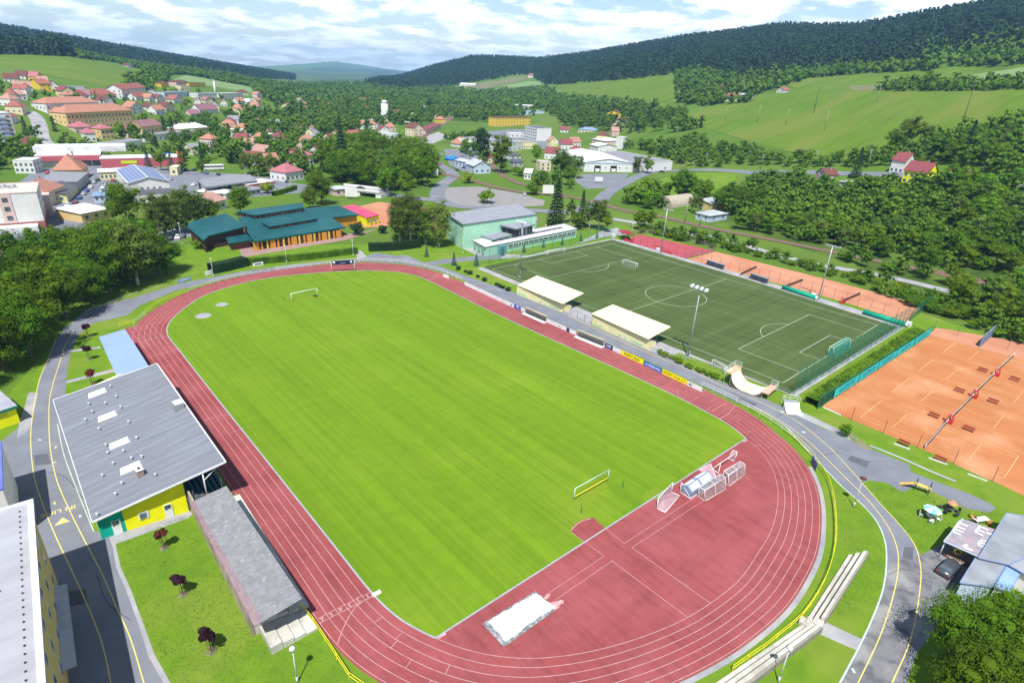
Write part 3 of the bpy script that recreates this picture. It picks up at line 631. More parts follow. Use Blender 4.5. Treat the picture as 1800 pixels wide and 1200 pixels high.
# open asphalt beyond the far curve (junction) and branches
pp('path', [(633, 455), (660, 444), (699, 450), (714, 448), (745, 462), (778, 456), (840, 449), (885, 446), (880, 455), (820, 459), (772, 465), (749, 468), (699, 458)], .018, ASPH)
pp('footpath', [(627, 455), (627, 442), (635, 440), (645, 452)], .019, CONC)
pp('path', [(800, 430), (812, 424), (850, 444), (930, 449), (1010, 430), (1040, 415), (1062, 404), (1085, 400), (1100, 412), (1060, 417), (1000, 433), (930, 452), (880, 455), (840, 450)], .017, CONC)
mk = MB()
def yl(pts, m=None, w=.13): c = catmull([P(x, y)[:2] for x, y in pts], False, 1.); ribbon(c, w, .037, False, mk)
yl([(130, 580), (121, 596), (112.5, 612), (104, 640), (94, 672), (87.5, 700), (86, 735), (87, 770), (90, 799), (101, 847), (124, 900), (150, 952), (180, 1009), (206, 1069), (229, 1121), (253, 1200), (280, 1300)])
yl([(100, 590), (94, 607), (85, 630), (72, 660), (65, 685), (59, 720), (55.5, 745), (54, 772), (60, 836), (79, 896), (101, 949), (127.5, 1005), (157.5, 1072), (180, 1132), (195, 1200), (210, 1300)])
yl([(1320, 712), (1350, 727), (1383, 747), (1417, 772), (1450, 803), (1487, 840), (1525, 878), (1559, 922), (1576, 960), (1579, 997), (1568, 1054), (1547, 1117), (1508, 1200), (1460, 1300)])
yl([(1000, 555), (1060, 585), (1120, 612), (1187, 640), (1223, 655), (1267, 677), (1317, 698), (1350, 713), (1400, 740), (1450, 779), (1480, 809), (1514, 847), (1551, 889), (1585, 926), (1607, 956), (1618, 994), (1617, 1035), (1600, 1125), (1568, 1200), (1530, 1300)])
o = mk.build('path_line', YEL); struct(o, 'faded yellow edge lines painted on the asphalt path'); upn(o)
mk = MB(); ribbon(catmull([P(x, y)[:2] for x, y in [(101, 745), (112.5, 799), (139, 870), (165, 934)]], False, 1.), .12, .037, False, mk)
ribbon(catmull([P(x, y)[:2] for x, y in [(1381, 750), (1412, 784), (1444, 817.5), (1480, 855), (1514, 885), (1540, 915), (1555, 949), (1558, 990), (1551, 1039), (1536, 1080), (1515.6, 1125), (1476, 1200), (1440, 1260)]], False, 1.), .2, .05, False, mk)
for q in ((1410, 758, 1415, 761), (1372, 722, 1378, 725)): ribbon([P(q[0], q[1])[:2], P(q[2], q[3])[:2]], .5, .038, False, mk)
for (x, y) in ((95, 813), (70, 773), (98, 786), (141, 907), (1500, 1178), (1408, 727), (1412, 731)): c = P(x, y); mk.box((c[0], c[1], .036), (.6, .3, .006), x*.3)
o = mk.build('path_line', mat('pale_green_line', (.42, .5, .45), .8)); struct(o, 'pale grey edge lines of the asphalt path'); upn(o)
# painted words on the path: lettering upside-down for the camera, as in the photograph
a = Vector(P(118, 893)); b = Vector(P(87, 902)); rt = (b-a).normalized(); up = Vector((rt.y, -rt.x, 0))
up = Vector((-rt.y, rt.x, 0)); 
if (Vector(P(100, 930))-a).dot(up) < 0: up = -up
YT = mat('yellow_text', (.58, .5, .2), .8)
# text reads from the right (start) to the left, letters upright away from the arrow
upv = Vector((-rt.y, rt.x, 0)); o = text_obj('path_lettering', 'IN LINE', frame(P(102, 898, .04), rt, upv), YT, 0, bold=True, body_scale=1.25); struct(o, 'yellow IN LINE lettering painted on the asphalt path')
c = Vector(P(109, 920, .04)); m_ = MB(); m_.poly([c-rt*.9, c+rt*.9+upv*.0, c+Vector(P(110, 906, .04))*0-upv*0+(-upv)*.0+rt*0+(Vector(P(110, 910, .04))-c).normalized()*1.5]); o = m_.build('path_marking', YT); struct(o, 'yellow arrow head painted on the path'); upn(o)
c = P(96, 884); m_ = MB(); m_.box((c[0], c[1], .04), (.22, .8, .006)); struct(m_.build('path_marking', YT))
PATCHM = mat('asphalt_repair', (.10, .105, .12), .9, (.085, .09, .1), .6); TAR = mat('tar_seam', (.05, .05, .055), .8)
for pts in ([(60, 800), (84, 797), (90, 815), (62, 818)], [(1495, 800), (1530, 812), (1522, 822), (1490, 808)], [(1590, 960), (1606, 962), (1604, 985), (1586, 980)], [(1300, 697), (1330, 709), (1327, 714), (1296, 702)], [(110, 1040), (150, 1035), (156, 1060), (118, 1066)], [(440, 474), (480, 470), (482, 473), (442, 478)]): patch('asphalt_patch', pts, .031, PATCHM)
for pts in ([(50, 830), (70, 828), (110, 836), (150, 880)], [(1450, 800), (1475, 795), (1500, 806), (1560, 812)], [(1560, 1010), (1590, 1000), (1620, 1010)], [(1555, 1060), (1580, 1075), (1612, 1070)], [(1360, 735), (1380, 728), (1400, 740)], [(170, 1010), (190, 1060), (230, 1090)], [(900, 525), (930, 530), (940, 545)]): struct(ribbon(catmull([P(*q)[:2] for q in pts], False, .6), .07, .033).build('tar_seam', TAR))
# ================================================================== main grandstand with the grey roof
GR_ROOF = mat('grey_sheet_roof', (.172, .18, .203), .7, (.148, .155, .176), .6, stretch=(.1, 1.6, 1), col3=(.20, .215, .255), scale3=.5, lo3=.5, hi3=.75)
root = thing('grandstand', 'main grandstand with large grey lean-to roof and yellow end wall', 'grandstand', (-16, 48, 0))
c4 = [P(163, 919, 3.5), P(397, 813, 7.1), P(276, 640, 7.1), P(94, 704, 3.5)]
mb = MB(); mb.prism([p[:2] for p in c4], [p[2]-.0 for p in c4], [p[2]+.22 for p in c4]); rf = mb.build('roof', GR_ROOF, root, True)
def rz_at(p):  # roof height at a plan point
    t = (p[0]-c4[0][0])/(c4[1][0]-c4[0][0]); return 3.72+3.6*t
# standing seams
mb = MB()
for i in range(0, 26):
    t = (i+.5)/26; a = Vector(c4[0]).lerp(Vector(c4[3]), t); b = Vector(c4[1]).lerp(Vector(c4[2]), t); mb.tube((a.x, a.y, a.z+.235), (b.x, b.y, b.z+.235), .03, 4)
mb.build('roof_seams', GR_ROOF, rf, False).matrix_parent_inverse = bas(root).inverted()
mb = MB()
for a, b in ((c4[0], c4[1]), (c4[3], c4[2]), (c4[0], c4[3]), (c4[1], c4[2])): mb.tube((a[0], a[1], a[2]+.12), (b[0], b[1], b[2]+.12), .14, 4)
mb.build('eaves_trim', mat('pale_trim', (.6, .6, .6), .6), root, True)
def onroof(x, y):
    z = 5
    for _ in range(6): q = P(x, y, z); z = rz_at(q)
    return P(x, y, z)
tr = Vector(c4[1])-Vector(c4[0]); tr.normalize(); ang_r = math.atan2(tr.y, tr.x)
def sloped_box(mb, c, size, lift, mi=0):
    # box aligned with the roof slope
    u = tr; v = Vector((-u.y, u.x, 0)).normalized(); n = u.cross(v); n = n if n.z > 0 else -n; vs = []
    for k in (0, 1):
        for a, b in ((-1, -1), (1, -1), (1, 1), (-1, 1)): vs.append(Vector(c)+u*a*size[0]/2*(1-.12*k)+v*b*size[1]/2*(1-.3*k)+n*(lift+size[2]*k))
    mb.add(vs, [(3, 2, 1, 0), (4, 5, 6, 7), (0, 1, 5, 4), (1, 2, 6, 5), (2, 3, 7, 6), (3, 0, 4, 7)], mi)
SKYL = mat('skylight_plastic', (.68, .70, .70), .4)
for x, y in ((172, 692), (190, 733), (211, 780), (231, 823)):
    mb = MB(); sloped_box(mb, onroof(x, y), (2.9, 1.25, .5), 0); mb.build('skylight', SKYL, root, True)
VENT = mat('vent_white', (.6, .6, .6), .5)
for x, y in ((195, 681), (205, 699), (186, 711), (157, 712), (163, 726), (151, 740), (213, 718), (227, 744), (175, 756), (241, 772), (187, 785), (218, 795), (200, 817), (250, 805), (181, 838), (274, 837), (215, 852), (204, 871), (172, 907), (190, 798), (232, 808)):
    q = onroof(x, y); mb = MB(); mb.tube(q, (q[0], q[1], q[2]+.45), .11, 7); mb.tube((q[0], q[1], q[2]+.45), (q[0], q[1], q[2]+.55), .19, 7); mb.build('vent_pipe', VENT, root, True)
q = onroof(247, 836); mb = MB(); mb.box((q[0], q[1], q[2]+.45), (.8, .9, 1.3), .1); ch = mb.build('chimney', CHIM, root, True); mb = MB(); mb.box((q[0], q[1], q[2]+1.14), (.95, 1.05, .14), .1); mb.tube((q[0], q[1], q[2]+1.2), (q[0], q[1], q[2]+1.45), .16, 8, mi=1); mb.build('chimney_cap', [VENT, DKMET], root, True)
q = onroof(313, 716); mb = MB(); mb.box((q[0], q[1], q[2]+.5), (1.5, 1.9, 1.0), .05); mb.box((q[0]+.1, q[1]-.1, q[2]+1.05), (1.2, 1.5, .1), .05, 1); mb.box((q[0]-.5, q[1]+1.2, q[2]+.35), (.5, .5, .7), .05); mb.build('ventilation_unit', [METAL, VENT], root, True)
# walls
a = P(178, 943); b = P(329, 892); m1 = P(222, 928)
xr, yr = b[0], (a[1]+b[1])/2; ye = c4[3][1]-.6
xl = a[0]; a = (a[0], 31.0, 0); b = (b[0], 29.75, 0)
def wyy(x): return 31.0-1.25*(x-xl)/(xr-xl)
def zr(x): return rz_at((x, 0))-.25
mb = MB(); mb.prism([(m1[0], wyy(m1[0])), (xr, b[1]), (xr, b[1]+.4), (m1[0], wyy(m1[0])+.4)], 0, [zr(m1[0]), zr(xr), zr(xr), zr(m1[0])]); wy = mb.build('end_wall', W_LEMON, root, True)
mb = MB(); mb.prism([(xl, a[1]-.01), (m1[0]-.01, wyy(m1[0])-.01), (m1[0]-.01, wyy(m1[0])+.39), (xl, a[1]+.39)], 0, [zr(xl), zr(m1[0]), zr(m1[0]), zr(xl)]); mb.build('end_wall', W_TEAL, root, True)['label'] = 'teal green section of the end wall'
mb = MB(); mb.prism([(xl, a[1]+.4), (xl+.4, a[1]+.4), (xl+.4, ye), (xl, ye)], 0, zr(xl)); mb.build('back_wall', W_STRAW, root, True)
mb = MB(); mb.prism([(xl+.41, ye-.4), (xr, ye-.4), (xr, ye), (xl+.41, ye)], 0, [zr(xl), zr(xr), zr(xr), zr(xl)]); mb.build('end_wall', W_STRAW, root, True)
mb = MB(); mb.prism([(xr-.3, b[1]+.41), (xr, b[1]+.41), (xr, ye-.41), (xr-.3, ye-.41)], 0, zr(xr)-.3); mb.build('inner_wall', mat('dark_teal', (.03, .09, .11), .7), root, True)
SEAT = mat('seating_teal', (.012, .09, .12), .6)
mb = MB()
for i in range(7): mb.box((xr+.5+i*.8-.1, (b[1]+ye)/2, (2.6-.36*i)/2), (.78, ye-b[1]-.3, 2.6-.36*i))
mb.build('seating_terrace', mat('terrace_grey', (.16, .17, .18), .9), root, True)
for i in range(7):
    mb = MB(); mb.box((xr+.55+i*.8-.1, (b[1]+ye)/2, 2.6-.36*i+.15), (.42, ye-b[1]-1, .3)); mb.box((xr+.31+i*.8-.1, (b[1]+ye)/2, 2.6-.36*i+.3), (.06, ye-b[1]-1, .6))
    mb.build('seat_row', SEAT, root, True)
xf = c4[1][0]
for i in range(7):
    y = c4[1][1]+.5+i*(c4[2][1]-c4[1][1]-1)/6; mb = MB(); mb.tube((xr+2.4, y, 1.9), (xr+2.4, y, zr(xr+2.4)), .09, 6); mb.tube((xr+2.4, y, zr(xr+2.4)-1.2), (xf-.6, y, zr(xf)-.1), .06, 5); mb.build('roof_post', FRAME, root, True)
def wall_item(nm, x0, x1, z0, z1, yw, m, mg=None, d=.1):
    mb = MB(); mb.box(((x0+x1)/2, wyy((x0+x1)/2)-d/2, (z0+z1)/2), (x1-x0, d, z1-z0), -math.atan(1.25/(xr-xl))); o = mb.build(nm, m, root, True)
    return o
def on_wall(px, py, yw):
    r = ray(px, py); t = (yw-CAM[1])/r[1]; p = CAM+r*t; return p
for px0, px1, nm in ((243, 259, 'window'),):
    p = on_wall(px0, 908, a[1]); q = on_wall(px1, 896, a[1]); 
    w = wall_item('window', p[0], q[0], 1.2, 2.3, a[1], FRAME); mb = MB(); mb.box(((p[0]+q[0])/2, wyy((p[0]+q[0])/2)-.12, 1.75), (q[0]-p[0]-.25, .05, .85)); g = mb.build('pane', GLASS2, w, False); g.matrix_parent_inverse = bas(root).inverted()
for px0, px1 in ((288, 303), (198, 215)):
    p = on_wall(px0, 900 if px0 > 250 else 930, a[1]); q = on_wall(px1, 900 if px0 > 250 else 928, a[1]); w = wall_item('door', p[0], q[0], 0.05, 2.35, a[1], FRAME)
    mb = MB(); mb.box(((p[0]+q[0])/2, wyy((p[0]+q[0])/2)-.12, 1.95), (q[0]-p[0]-.2, .05, .65)); g = mb.build('pane', GLASS, w, False); g.matrix_parent_inverse = bas(root).inverted()
# ------------------------------------------------------------------ pale blue canopy stand
root = thing('grandstand', 'small stand with a flat pale blue roof at the far end of the straight', 'grandstand', P(215, 650)[:2]+(0,))
c4b = [P(207, 666, 3.6), P(262, 645, 4.2), P(220, 579.5, 4.2), P(174, 593, 3.6)]
mb = MB(); mb.prism([p[:2] for p in c4b], [p[2] for p in c4b], [p[2]+.15 for p in c4b]); mb.build('roof', mat('pale_blue_sheet', (.22, .30, .45), .55, (.2, .28, .42), .3), root, True)
v0, v3 = Vector(c4b[0]), Vector(c4b[3]); inn = (Vector(c4b[1])-v0).normalized()
mb = MB(); u = inn*.5; pa, pb = v0+u, v3+u; mb.prism([(pa.x, pa.y), (pa.x+inn.x*.2, pa.y+inn.y*.2), (pb.x+inn.x*.2, pb.y+inn.y*.2), (pb.x, pb.y)], 0, 3.55); mb.build('back_wall', W_OCHRE, root, True)
mb = MB()
for i in range(4):
    s = 1.2+i*1.15; pa, pb = v0+inn*s, v3+inn*s; h = 1.6-.4*i; mb.prism([(pa.x, pa.y), (pa.x+inn.x*1.13, pa.y+inn.y*1.13), (pb.x+inn.x*1.13, pb.y+inn.y*1.13), (pb.x, pb.y)], 0, h)
mb.build('terrace', CONC, root, True)
for i in range(6):
    t = (i+.2)/5.4; q = Vector(c4b[1]).lerp(Vector(c4b[2]), t)-inn*.9; mb = MB(); mb.tube((q.x, q.y, 0), (q.x, q.y, 4.1), .07, 6); mb.build('post', YEL, root, True)
# ------------------------------------------------------------------ old corrugated stand
CORR = mat('corrugated_sheet', (.215, .215, .22), .85, (.17, .17, .175), 1.6, lo=.4, hi=.6, col3=(.28, .28, .28), scale3=2.2, lo3=.58, hi3=.68)
CORR2 = mat('mauve_sheet', (.27, .20, .215), .85, (.21, .15, .165), 1.4)
root = thing('grandstand', 'long old stand with corrugated grey roof and mauve back strip', 'grandstand', (-12, 14, 0))
A = [P(341, 879.5, 4.6), P(397.5, 853, 4.9), P(531, 1051, 4.9), P(461, 1092, 4.6)]; B = [P(332, 880, 4.05), P(341, 879.5, 4.6), P(461, 1092, 4.6), P(447, 1100, 4.05)]
def corrug(q, m, nm, rows=70, cols=6, amp=.045):
    q = [Vector(p) for p in q]; mb = MB(); n = rows*2; vs = []
    for i in range(n+1):
        t = i/n
        for k in range(cols+1):
            s = k/cols; p = q[0].lerp(q[1], s).lerp(q[3].lerp(q[2], s), t); seedp = RNG.rand(); vs.append((p.x, p.y, p.z+amp*(1 if i % 2 else -1)+(.03*seedp)))
    c = cols+1; mb.add(vs, [(i*c+k, (i+1)*c+k, (i+1)*c+k+1, i*c+k+1) for i in range(n) for k in range(cols)]); o = mb.build(nm, m, root, True); upn(o); return o
corrug(A, CORR, 'roof'); corrug(B, CORR2, 'roof_strip', cols=2)
mb = MB()
for q in (A, B):
    vs = [Vector(p)-Vector((0, 0, .12)) for p in q]; mb.add(vs, [(0, 1, 2, 3)])
mb.build('roof_underside', mat('old_wood', (.12, .09, .07), .9), root, True)
p0, p1 = Vector(P(338, 903)), Vector(P(445, 1118)); ax = (p1-p0).normalized(); sx = Vector((-ax.y, ax.x, 0)); sx = sx if sx.x > 0 else -sx
mb = MB(); mb.prism([(p.x, p.y) for p in (p0, p1, p1+sx*.25, p0+sx*.25)], 0, 4.0); mb.build('back_wall', mat('old_render', (.42, .37, .28), .9, (.3, .26, .2), .7, col3=(.2, .15, .12), scale3=.4), root, True)
mb = MB(); pc = p0+sx*.26; Lw = (p1-p0).length
for i in range(5): s = .05+i*1.25; h = 2.0-.4*i; q0, q1 = p0+sx*(s+.26), p1+sx*(s+.26); mb.prism([(p.x, p.y) for p in (q0, q1, q1+sx*1.24, q0+sx*1.24)], 0, max(.2, h))
mb.build('terrace', CONC_STEP, root, True)
for i in range(9):
    t = .01+i/8*.98
    for s, hh in ((.6, 4.1), (4.4, 4.5)):
        q = p0.lerp(p1, t)+sx*s; mb = MB(); mb.tube((q.x, q.y, 0), (q.x, q.y, hh), .08, 6); mb.build('post', YEL if i == 8 else DKMET, root, True)
# open concrete steps beyond its end
steps = thing('terrace_steps', 'four worn concrete terrace steps beyond the end of the corrugated stand', 'steps', P(500, 1112))
for i in range(4):
    s = .8+i*1.32; q0, q1 = p1+sx*(s)+ax*.15, p1+sx*s+ax*3.6; mb = MB(); mb.prism([(p.x, p.y) for p in (q0, q1, q1+sx*1.27, q0+sx*1.27)], 0, 1.1-.26*i); mb.build('step', CONC_STEP, steps, True)
# ------------------------------------------------------------------ tall block at the left edge
root = thing('apartment_block', 'tall block with sandy yellow facade and white roof at the left edge', 'apartment block', (-35, 5, 0))
q0 = P(60, 881, 12); q1 = P(86, 1250, 12); xw0, xw1 = q0[0]-.6, q1[0]-.6
dirv = Vector((q1[0]-q0[0], q1[1]-q0[1], 0)).normalized(); lft = Vector((-dirv.y, dirv.x, 0)); lft = lft if lft.x < 0 else -lft
e0 = Vector((q0[0], q0[1], 0))+lft*.45+dirv*.4; e1 = e0+dirv*46
mb = MB(); mb.prism([(p.x, p.y) for p in (e0, e1, e1+lft*13, e0+lft*13)], 0, 11.9); mb.build('wall', W_SAND, root, True)
r0 = Vector((q0[0], q0[1], 0)); r1 = r0+dirv*47
mb = MB(); mb.prism([(p.x, p.y) for p in (r0, r1, r1+lft*14, r0+lft*14)], 11.9, 12.15); mb.build('roof', mat('white_felt', (.30, .30, .315), .8, (.27, .27, .285), .5, stretch=(.3, 1.5, 1), col3=(.33, .33, .345), scale3=.2), root, True)
mb = MB()
for p, q in ((r0, r1), (r0, r0+lft*14)):
    d_ = (q-p).normalized(); n_ = Vector((-d_.y, d_.x, 0)); n_ = n_ if (r0+lft*7+dirv*20-p).dot(n_) > 0 else -n_
    mb.prism([(v.x, v.y) for v in (p, q, q+n_*.55, p+n_*.55)], 12.15 if p is r0 and q is r1 else 12.151, 12.42 if q is r1 else 12.44)
mb.build('parapet', mat('parapet_white', (.62, .62, .66), .6), root, True)
for a_, b_ in [(1.3, 1.5+i) for i in range(44)]+[(4, 3), (7, 2.5), (3, 14), (5, 13.5), (4.5, 23), (6.5, 24)]: q = r0+lft*a_+dirv*b_; mb = MB(); mb.tube((q.x, q.y, 12.15), (q.x, q.y, 12.29), .09, 5); mb.build('roof_fixing', DKMET, root, True)
fa = math.atan2(dirv.y, dirv.x)
for fl in range(3):
    for i in range(9):
        q = e0+dirv*(3.0+i*4.6+(1.3 if fl % 2 else 0)*0); put(win_mesh(1.5, 1.5, GLASS2), root, Vector((q.x, q.y, 3.1+fl*3.1))-root.location, fa+math.pi if False else math.atan2(dirv.y, dirv.x), 'window')
mb = MB(); g0 = Vector(P(122, 1012)); 
mb.prism([(p.x, p.y) for p in (e0+dirv*4-lft*.02, e0+dirv*17-lft*.02, e0+dirv*17-lft*1.2, e0+dirv*4-lft*1.2)], 2.5, [2.75, 2.75, 2.6, 2.6]); mb.build('canopy', R_SILVER, root, True)
# neighbouring block further along the left edge (roof edge only in view)
root = thing('apartment_block', 'pale blue edged flat-roofed block at the far left, mostly outside the picture', 'building', P(-30, 830))
c = [P(2, 778, 8), P(5, 880, 8)]; d_ = (Vector(c[1])-Vector(c[0])).normalized(); l_ = Vector((d_.y, -d_.x, 0)); l_ = l_ if l_.x < 0 else -l_
p0_, p1_ = Vector(c[0]), Vector(c[0])+d_*13
mb = MB(); mb.prism([(p.x, p.y) for p in (p0_, p1_, p1_+l_*12, p0_+l_*12)], 0, 8); mb.build('wall', W_WHITE, root, True)
mb = MB(); mb.prism([(p.x, p.y) for p in (p0_-l_*.1, p1_-l_*.1, p1_+l_*12, p0_+l_*12)], 8, 8.3); mb.build('roof', mat('blue_trim', (.12, .16, .5), .6), root, True)
# WC kiosk
root = thing('toilet_building', 'yellow toilet building marked WC with grey flat roof', 'toilet building', P(10, 740)[:2]+(0,))
k0 = P(36, 742); k1 = P(-60, 775); tdir = Vector((k0[0]-k1[0], k0[1]-k1[1], 0)).normalized(); bk = Vector((-tdir.y, tdir.x, 0)); bk = bk if bk.y > 0 else -bk
b0 = Vector(k0); kr = [b0, b0-tdir*9, b0-tdir*9+bk*9.2, b0+bk*9.2]
mb = MB(); mb.prism([(p.x, p.y) for p in kr], 0, 3.1); mb.build('wall', W_LEMON, root, True)
mb = MB(); kk = [kr[0]+tdir*.3-bk*.3, kr[1]-bk*.3, kr[2]+bk*.3, kr[3]+tdir*.3+bk*.3]; mb.prism([(p.x, p.y) for p in kk], 3.1, 3.4); mb.build('roof', mat('felt_grey', (.33, .33, .36), .85, (.25, .25, .28), .7), root, True)
mb = MB(); mb.prism([(p.x, p.y) for p in (kr[0]-bk*.33+tdir*.33, kr[1]-bk*.33, kr[1]-bk*.28, kr[0]-bk*.28+tdir*.33)], 2.9, 3.42); mb.build('fascia', GREEN_P, root, True)
o = text_obj('lettering', 'WC', frame(b0-tdir*2.1-bk*.04+Vector((0, 0, 2.1)), tdir, (0, 0, 1)), mat('grey_letters', (.3, .33, .1), .7), .01, parent=root, body_scale=1.1)
put(win_mesh(1.0, .7), root, b0-tdir*4-bk*.02+Vector((0, 0, 1.9))-root.location, math.atan2(tdir.y, tdir.x), 'window')
# ------------------------------------------------------------------ red-leaved saplings with stakes come with the trees
pp('paving', [(989, 550), (1039, 572), (1062, 556), (1012, 537)], .034, CONC); pp('paving', [(1136, 615), (1172, 628), (1195, 620), (1155, 603)], .034, CONC)
# ================================================================== cream tribunes beside the synthetic pitch
CREAM_R = mat('cream_sheet', (.68, .63, .38), .5, (.64, .59, .35), .2); STEELG = mat('green_steel', (.03, .32, .20), .5)
def tribune(label, A, B, ra, rb, rc, rd, hb):
    """A,B base of back wall (photo px), ra..rd roof corners: back-left, back-right, front-right, front-left"""
    a = Vector(P(*A)); b = Vector(P(*B)); d = (b-a).normalized(); n = Vector((-d.y, d.x, 0)); n = n if n.x > 0 else -n
    root = thing('tribune', label, 'grandstand', (a+b)*.5, 0, 'cream tribunes between the track and the synthetic pitch')
    L_ = (b-a).length; mb = MB(); mb.prism([(p.x, p.y) for p in (a, b, b+n*.2, a+n*.2)], 0, hb); mb.build('back_wall', W_STRAW, root, True)
    for e in (a, b-d*.2): mb = MB(); mb.prism([(p.x, p.y) for p in (e+n*.2, e+d*.2+n*.2, e+d*.2+n*3.6, e+n*3.6)], 0, [hb-.2, hb-.2, 1.2, 1.2]); mb.build('side_wall', W_STRAW, root, True)
    c = [Vector(P(*ra, hb)), Vector(P(*rb, hb)), Vector(P(*rc, hb+1.3)), Vector(P(*rd, hb+1.3))]
    mb = MB(); mb.prism([(p.x, p.y) for p in c], [p.z for p in c], [p.z+.16 for p in c]); mb.build('roof', CREAM_R, root, True)
    mb = MB(); mb.tube(c[0]+Vector((0, 0, .05)), c[1]+Vector((0, 0, .05)), .09, 5); mb.build('gutter', DKMET, root, True)
    dep = (c[3]-c[0]).dot(n)
    mb = MB()
    for i in range(4): s = .25+i*.85; p0, p1 = a+n*s+d*.25, b+n*s-d*.25; mb.prism([(p.x, p.y) for p in (p0, p1, p1+n*.83, p0+n*.83)], 0, 1.7-.4*i)
    mb.build('terrace', mat('terrace_red', (.35, .17, .14), .9), root, True)
    for i in range(5):
        q = a+d*(.4+(L_-.8)*i/4)+n*3.8; q2 = a+d*(.4+(L_-.8)*i/4)+n*(dep-.3); mb = MB(); mb.tube(q, q+Vector((0, 0, hb+.6)), .09, 6); mb.tube(q+Vector((0, 0, 1.6)), q2+Vector((0, 0, hb+1.15)), .07, 5); mb.tube(q+Vector((0, 0, hb+.5)), q2+Vector((0, 0, hb+1.15)), .06, 5); mb.build('support', STEELG, root, True)
    # faded green stripe of letters along the foot of the wall
    for s, e in ((.04, .22), (.5, .56), (.62, .66), (.72, .93)): mb = MB(); p0, p1 = a+d*L_*s-n*.015, a+d*L_*e-n*.015; mb.prism([(p.x, p.y) for p in (p0, p1, p1-n*.02, p0-n*.02)], .35, .75); mb.build('wall_stripe', mat('faded_green', (.3, .55, .35), .8), root, True)
    return root
tribune('cream-roofed tribune farther from the camera, beside the synthetic pitch', (908, 517), (989, 549), (909, 502), (989, 535), (1026, 516), (944, 485), 2.7)
tribune('cream-roofed tribune nearer the camera, with the longer roof', (1039, 570), (1136, 614), (1039, 552), (1139, 597), (1179, 575), (1077, 536), 2.9)
# ================================================================== rails, boards and sports equipment
RAILY = mat('yellow_rail', (.66, .60, .03), .5); RAILW = mat('cream_rail', (.62, .62, .50), .5); RAILG = mat('grey_rail', (.35, .36, .38), .5)
def instance(o, loc, rz=0, name=None, parent=None):
    c = o.copy(); COL.objects.link(c); c.location = loc; c.rotation_euler = (0, 0, rz)
    if parent is not None: c.parent = parent
    return c
def railing(name, label, cat, px, h, m, step=2.6, rails=(1.0, .5), r=.045, top_px=True, pr=.05, group=None, world=None, net=None):
    w = world if world is not None else [P(x, y, h if top_px else 0) for x, y in px]
    c, Lg = resample(catmull([(p[0], p[1]) for p in w], False, 1.0), max(2, int(sum(math.dist(w[i][:2], w[i+1][:2]) for i in range(len(w)-1))/step)+1), False)
    o = thing(name, label, cat, (c[0][0], c[0][1], 0), 0, group); mb = MB(); k = len(c)
    for f in rails:
        for a, b in zip(c[:-1], c[1:]): mb.tube((a[0], a[1], h*f), (b[0], b[1], h*f), r, 5, caps=False)
    mb.build('rails', m, o, True); pm = MB(); pm.tube((0, 0, 0), (0, 0, h), pr, 5); first = None
    for p in c[:100]:
        q = (p[0]-c[0][0], p[1]-c[0][1], 0)
        if first is None: first = pm.build('post', m, o); first.location = q
        else: instance(first, q, 0, parent=o)
    if net:
        nb = MB()
        for a, b in zip(c[:-1], c[1:]): nb.add([(a[0], a[1], .05), (b[0], b[1], .05), (b[0], b[1], h), (a[0], a[1], h)], [(0, 1, 2, 3)])
        nb.build('netting', net, o, True)
    return o
railing('railing', 'bright yellow two-bar railing round the near right curve of the track', 'railing', [(1290, 1168), (1300, 1159), (1332, 1140), (1375, 1106), (1412, 1075), (1446, 1024), (1465, 975), (1471, 930), (1465, 862), (1454, 832), (1437, 806), (1420, 784), (1394, 760)], 1.1, RAILY)
railing('railing', 'bright yellow two-bar railing beside the finish straight at the bottom edge', 'railing', [(528, 1058), (560, 1098), (575, 1123), (593, 1150), (610, 1178), (630, 1196), (665, 1214), (730, 1255)], 1.1, RAILY)
railing('railing', 'cream railing between the skate ramps and the track', 'railing', [(1394, 760), (1363, 737), (1328, 716), (1292, 697), (1254, 679), (1234, 671)], 1.1, RAILW)
railing('railing', 'long white railing round the far curve of the track', 'railing', [(812, 488), (778, 473.5), (748, 465), (712, 458), (673, 454.5), (640, 454), (578, 459), (515, 466), (452, 474.5), (388, 488), (350, 499), (330, 507)], 1.1, RAILW)
railing('railing', 'yellow railing at the far left bend beside the asphalt path', 'railing', [(326, 509), (309, 516), (271, 534), (255, 546)], 1.1, RAILY)
railing('railing', 'short pale railing beside the blue-roofed stand', 'railing', [(254, 547), (236, 562), (234, 563)], 1.1, RAILW)
railing('railing', 'yellow railing corner at the end of the blue-roofed stand', 'railing', [(233, 562), (209, 568)], 1.1, RAILY)
railing('railing', 'pale handrail along the tree-shaded edge of the asphalt path', 'railing', [(150, 546), (172, 538), (200, 528), (240, 514), (290, 500)], .9, RAILG, rails=(1.0,))
# drain strip outside the near curve
mb = MB(); lo, hi_ = lane(1.05), lane(1.15); idx = [i for i in range(900) if P(1300, 1165)[0]-22 < lo[i][0] and lo[i][1] < P(1420, 815)[1]]
seg_ = [i for i in idx]; aa = [lo[i] for i in seg_]; bb = [hi_[i] for i in seg_]; o = band(aa, bb, .026, False, mb).build('drain_strip', CONC); struct(o, 'grey concrete drain strip outside the near curve'); upn(o)
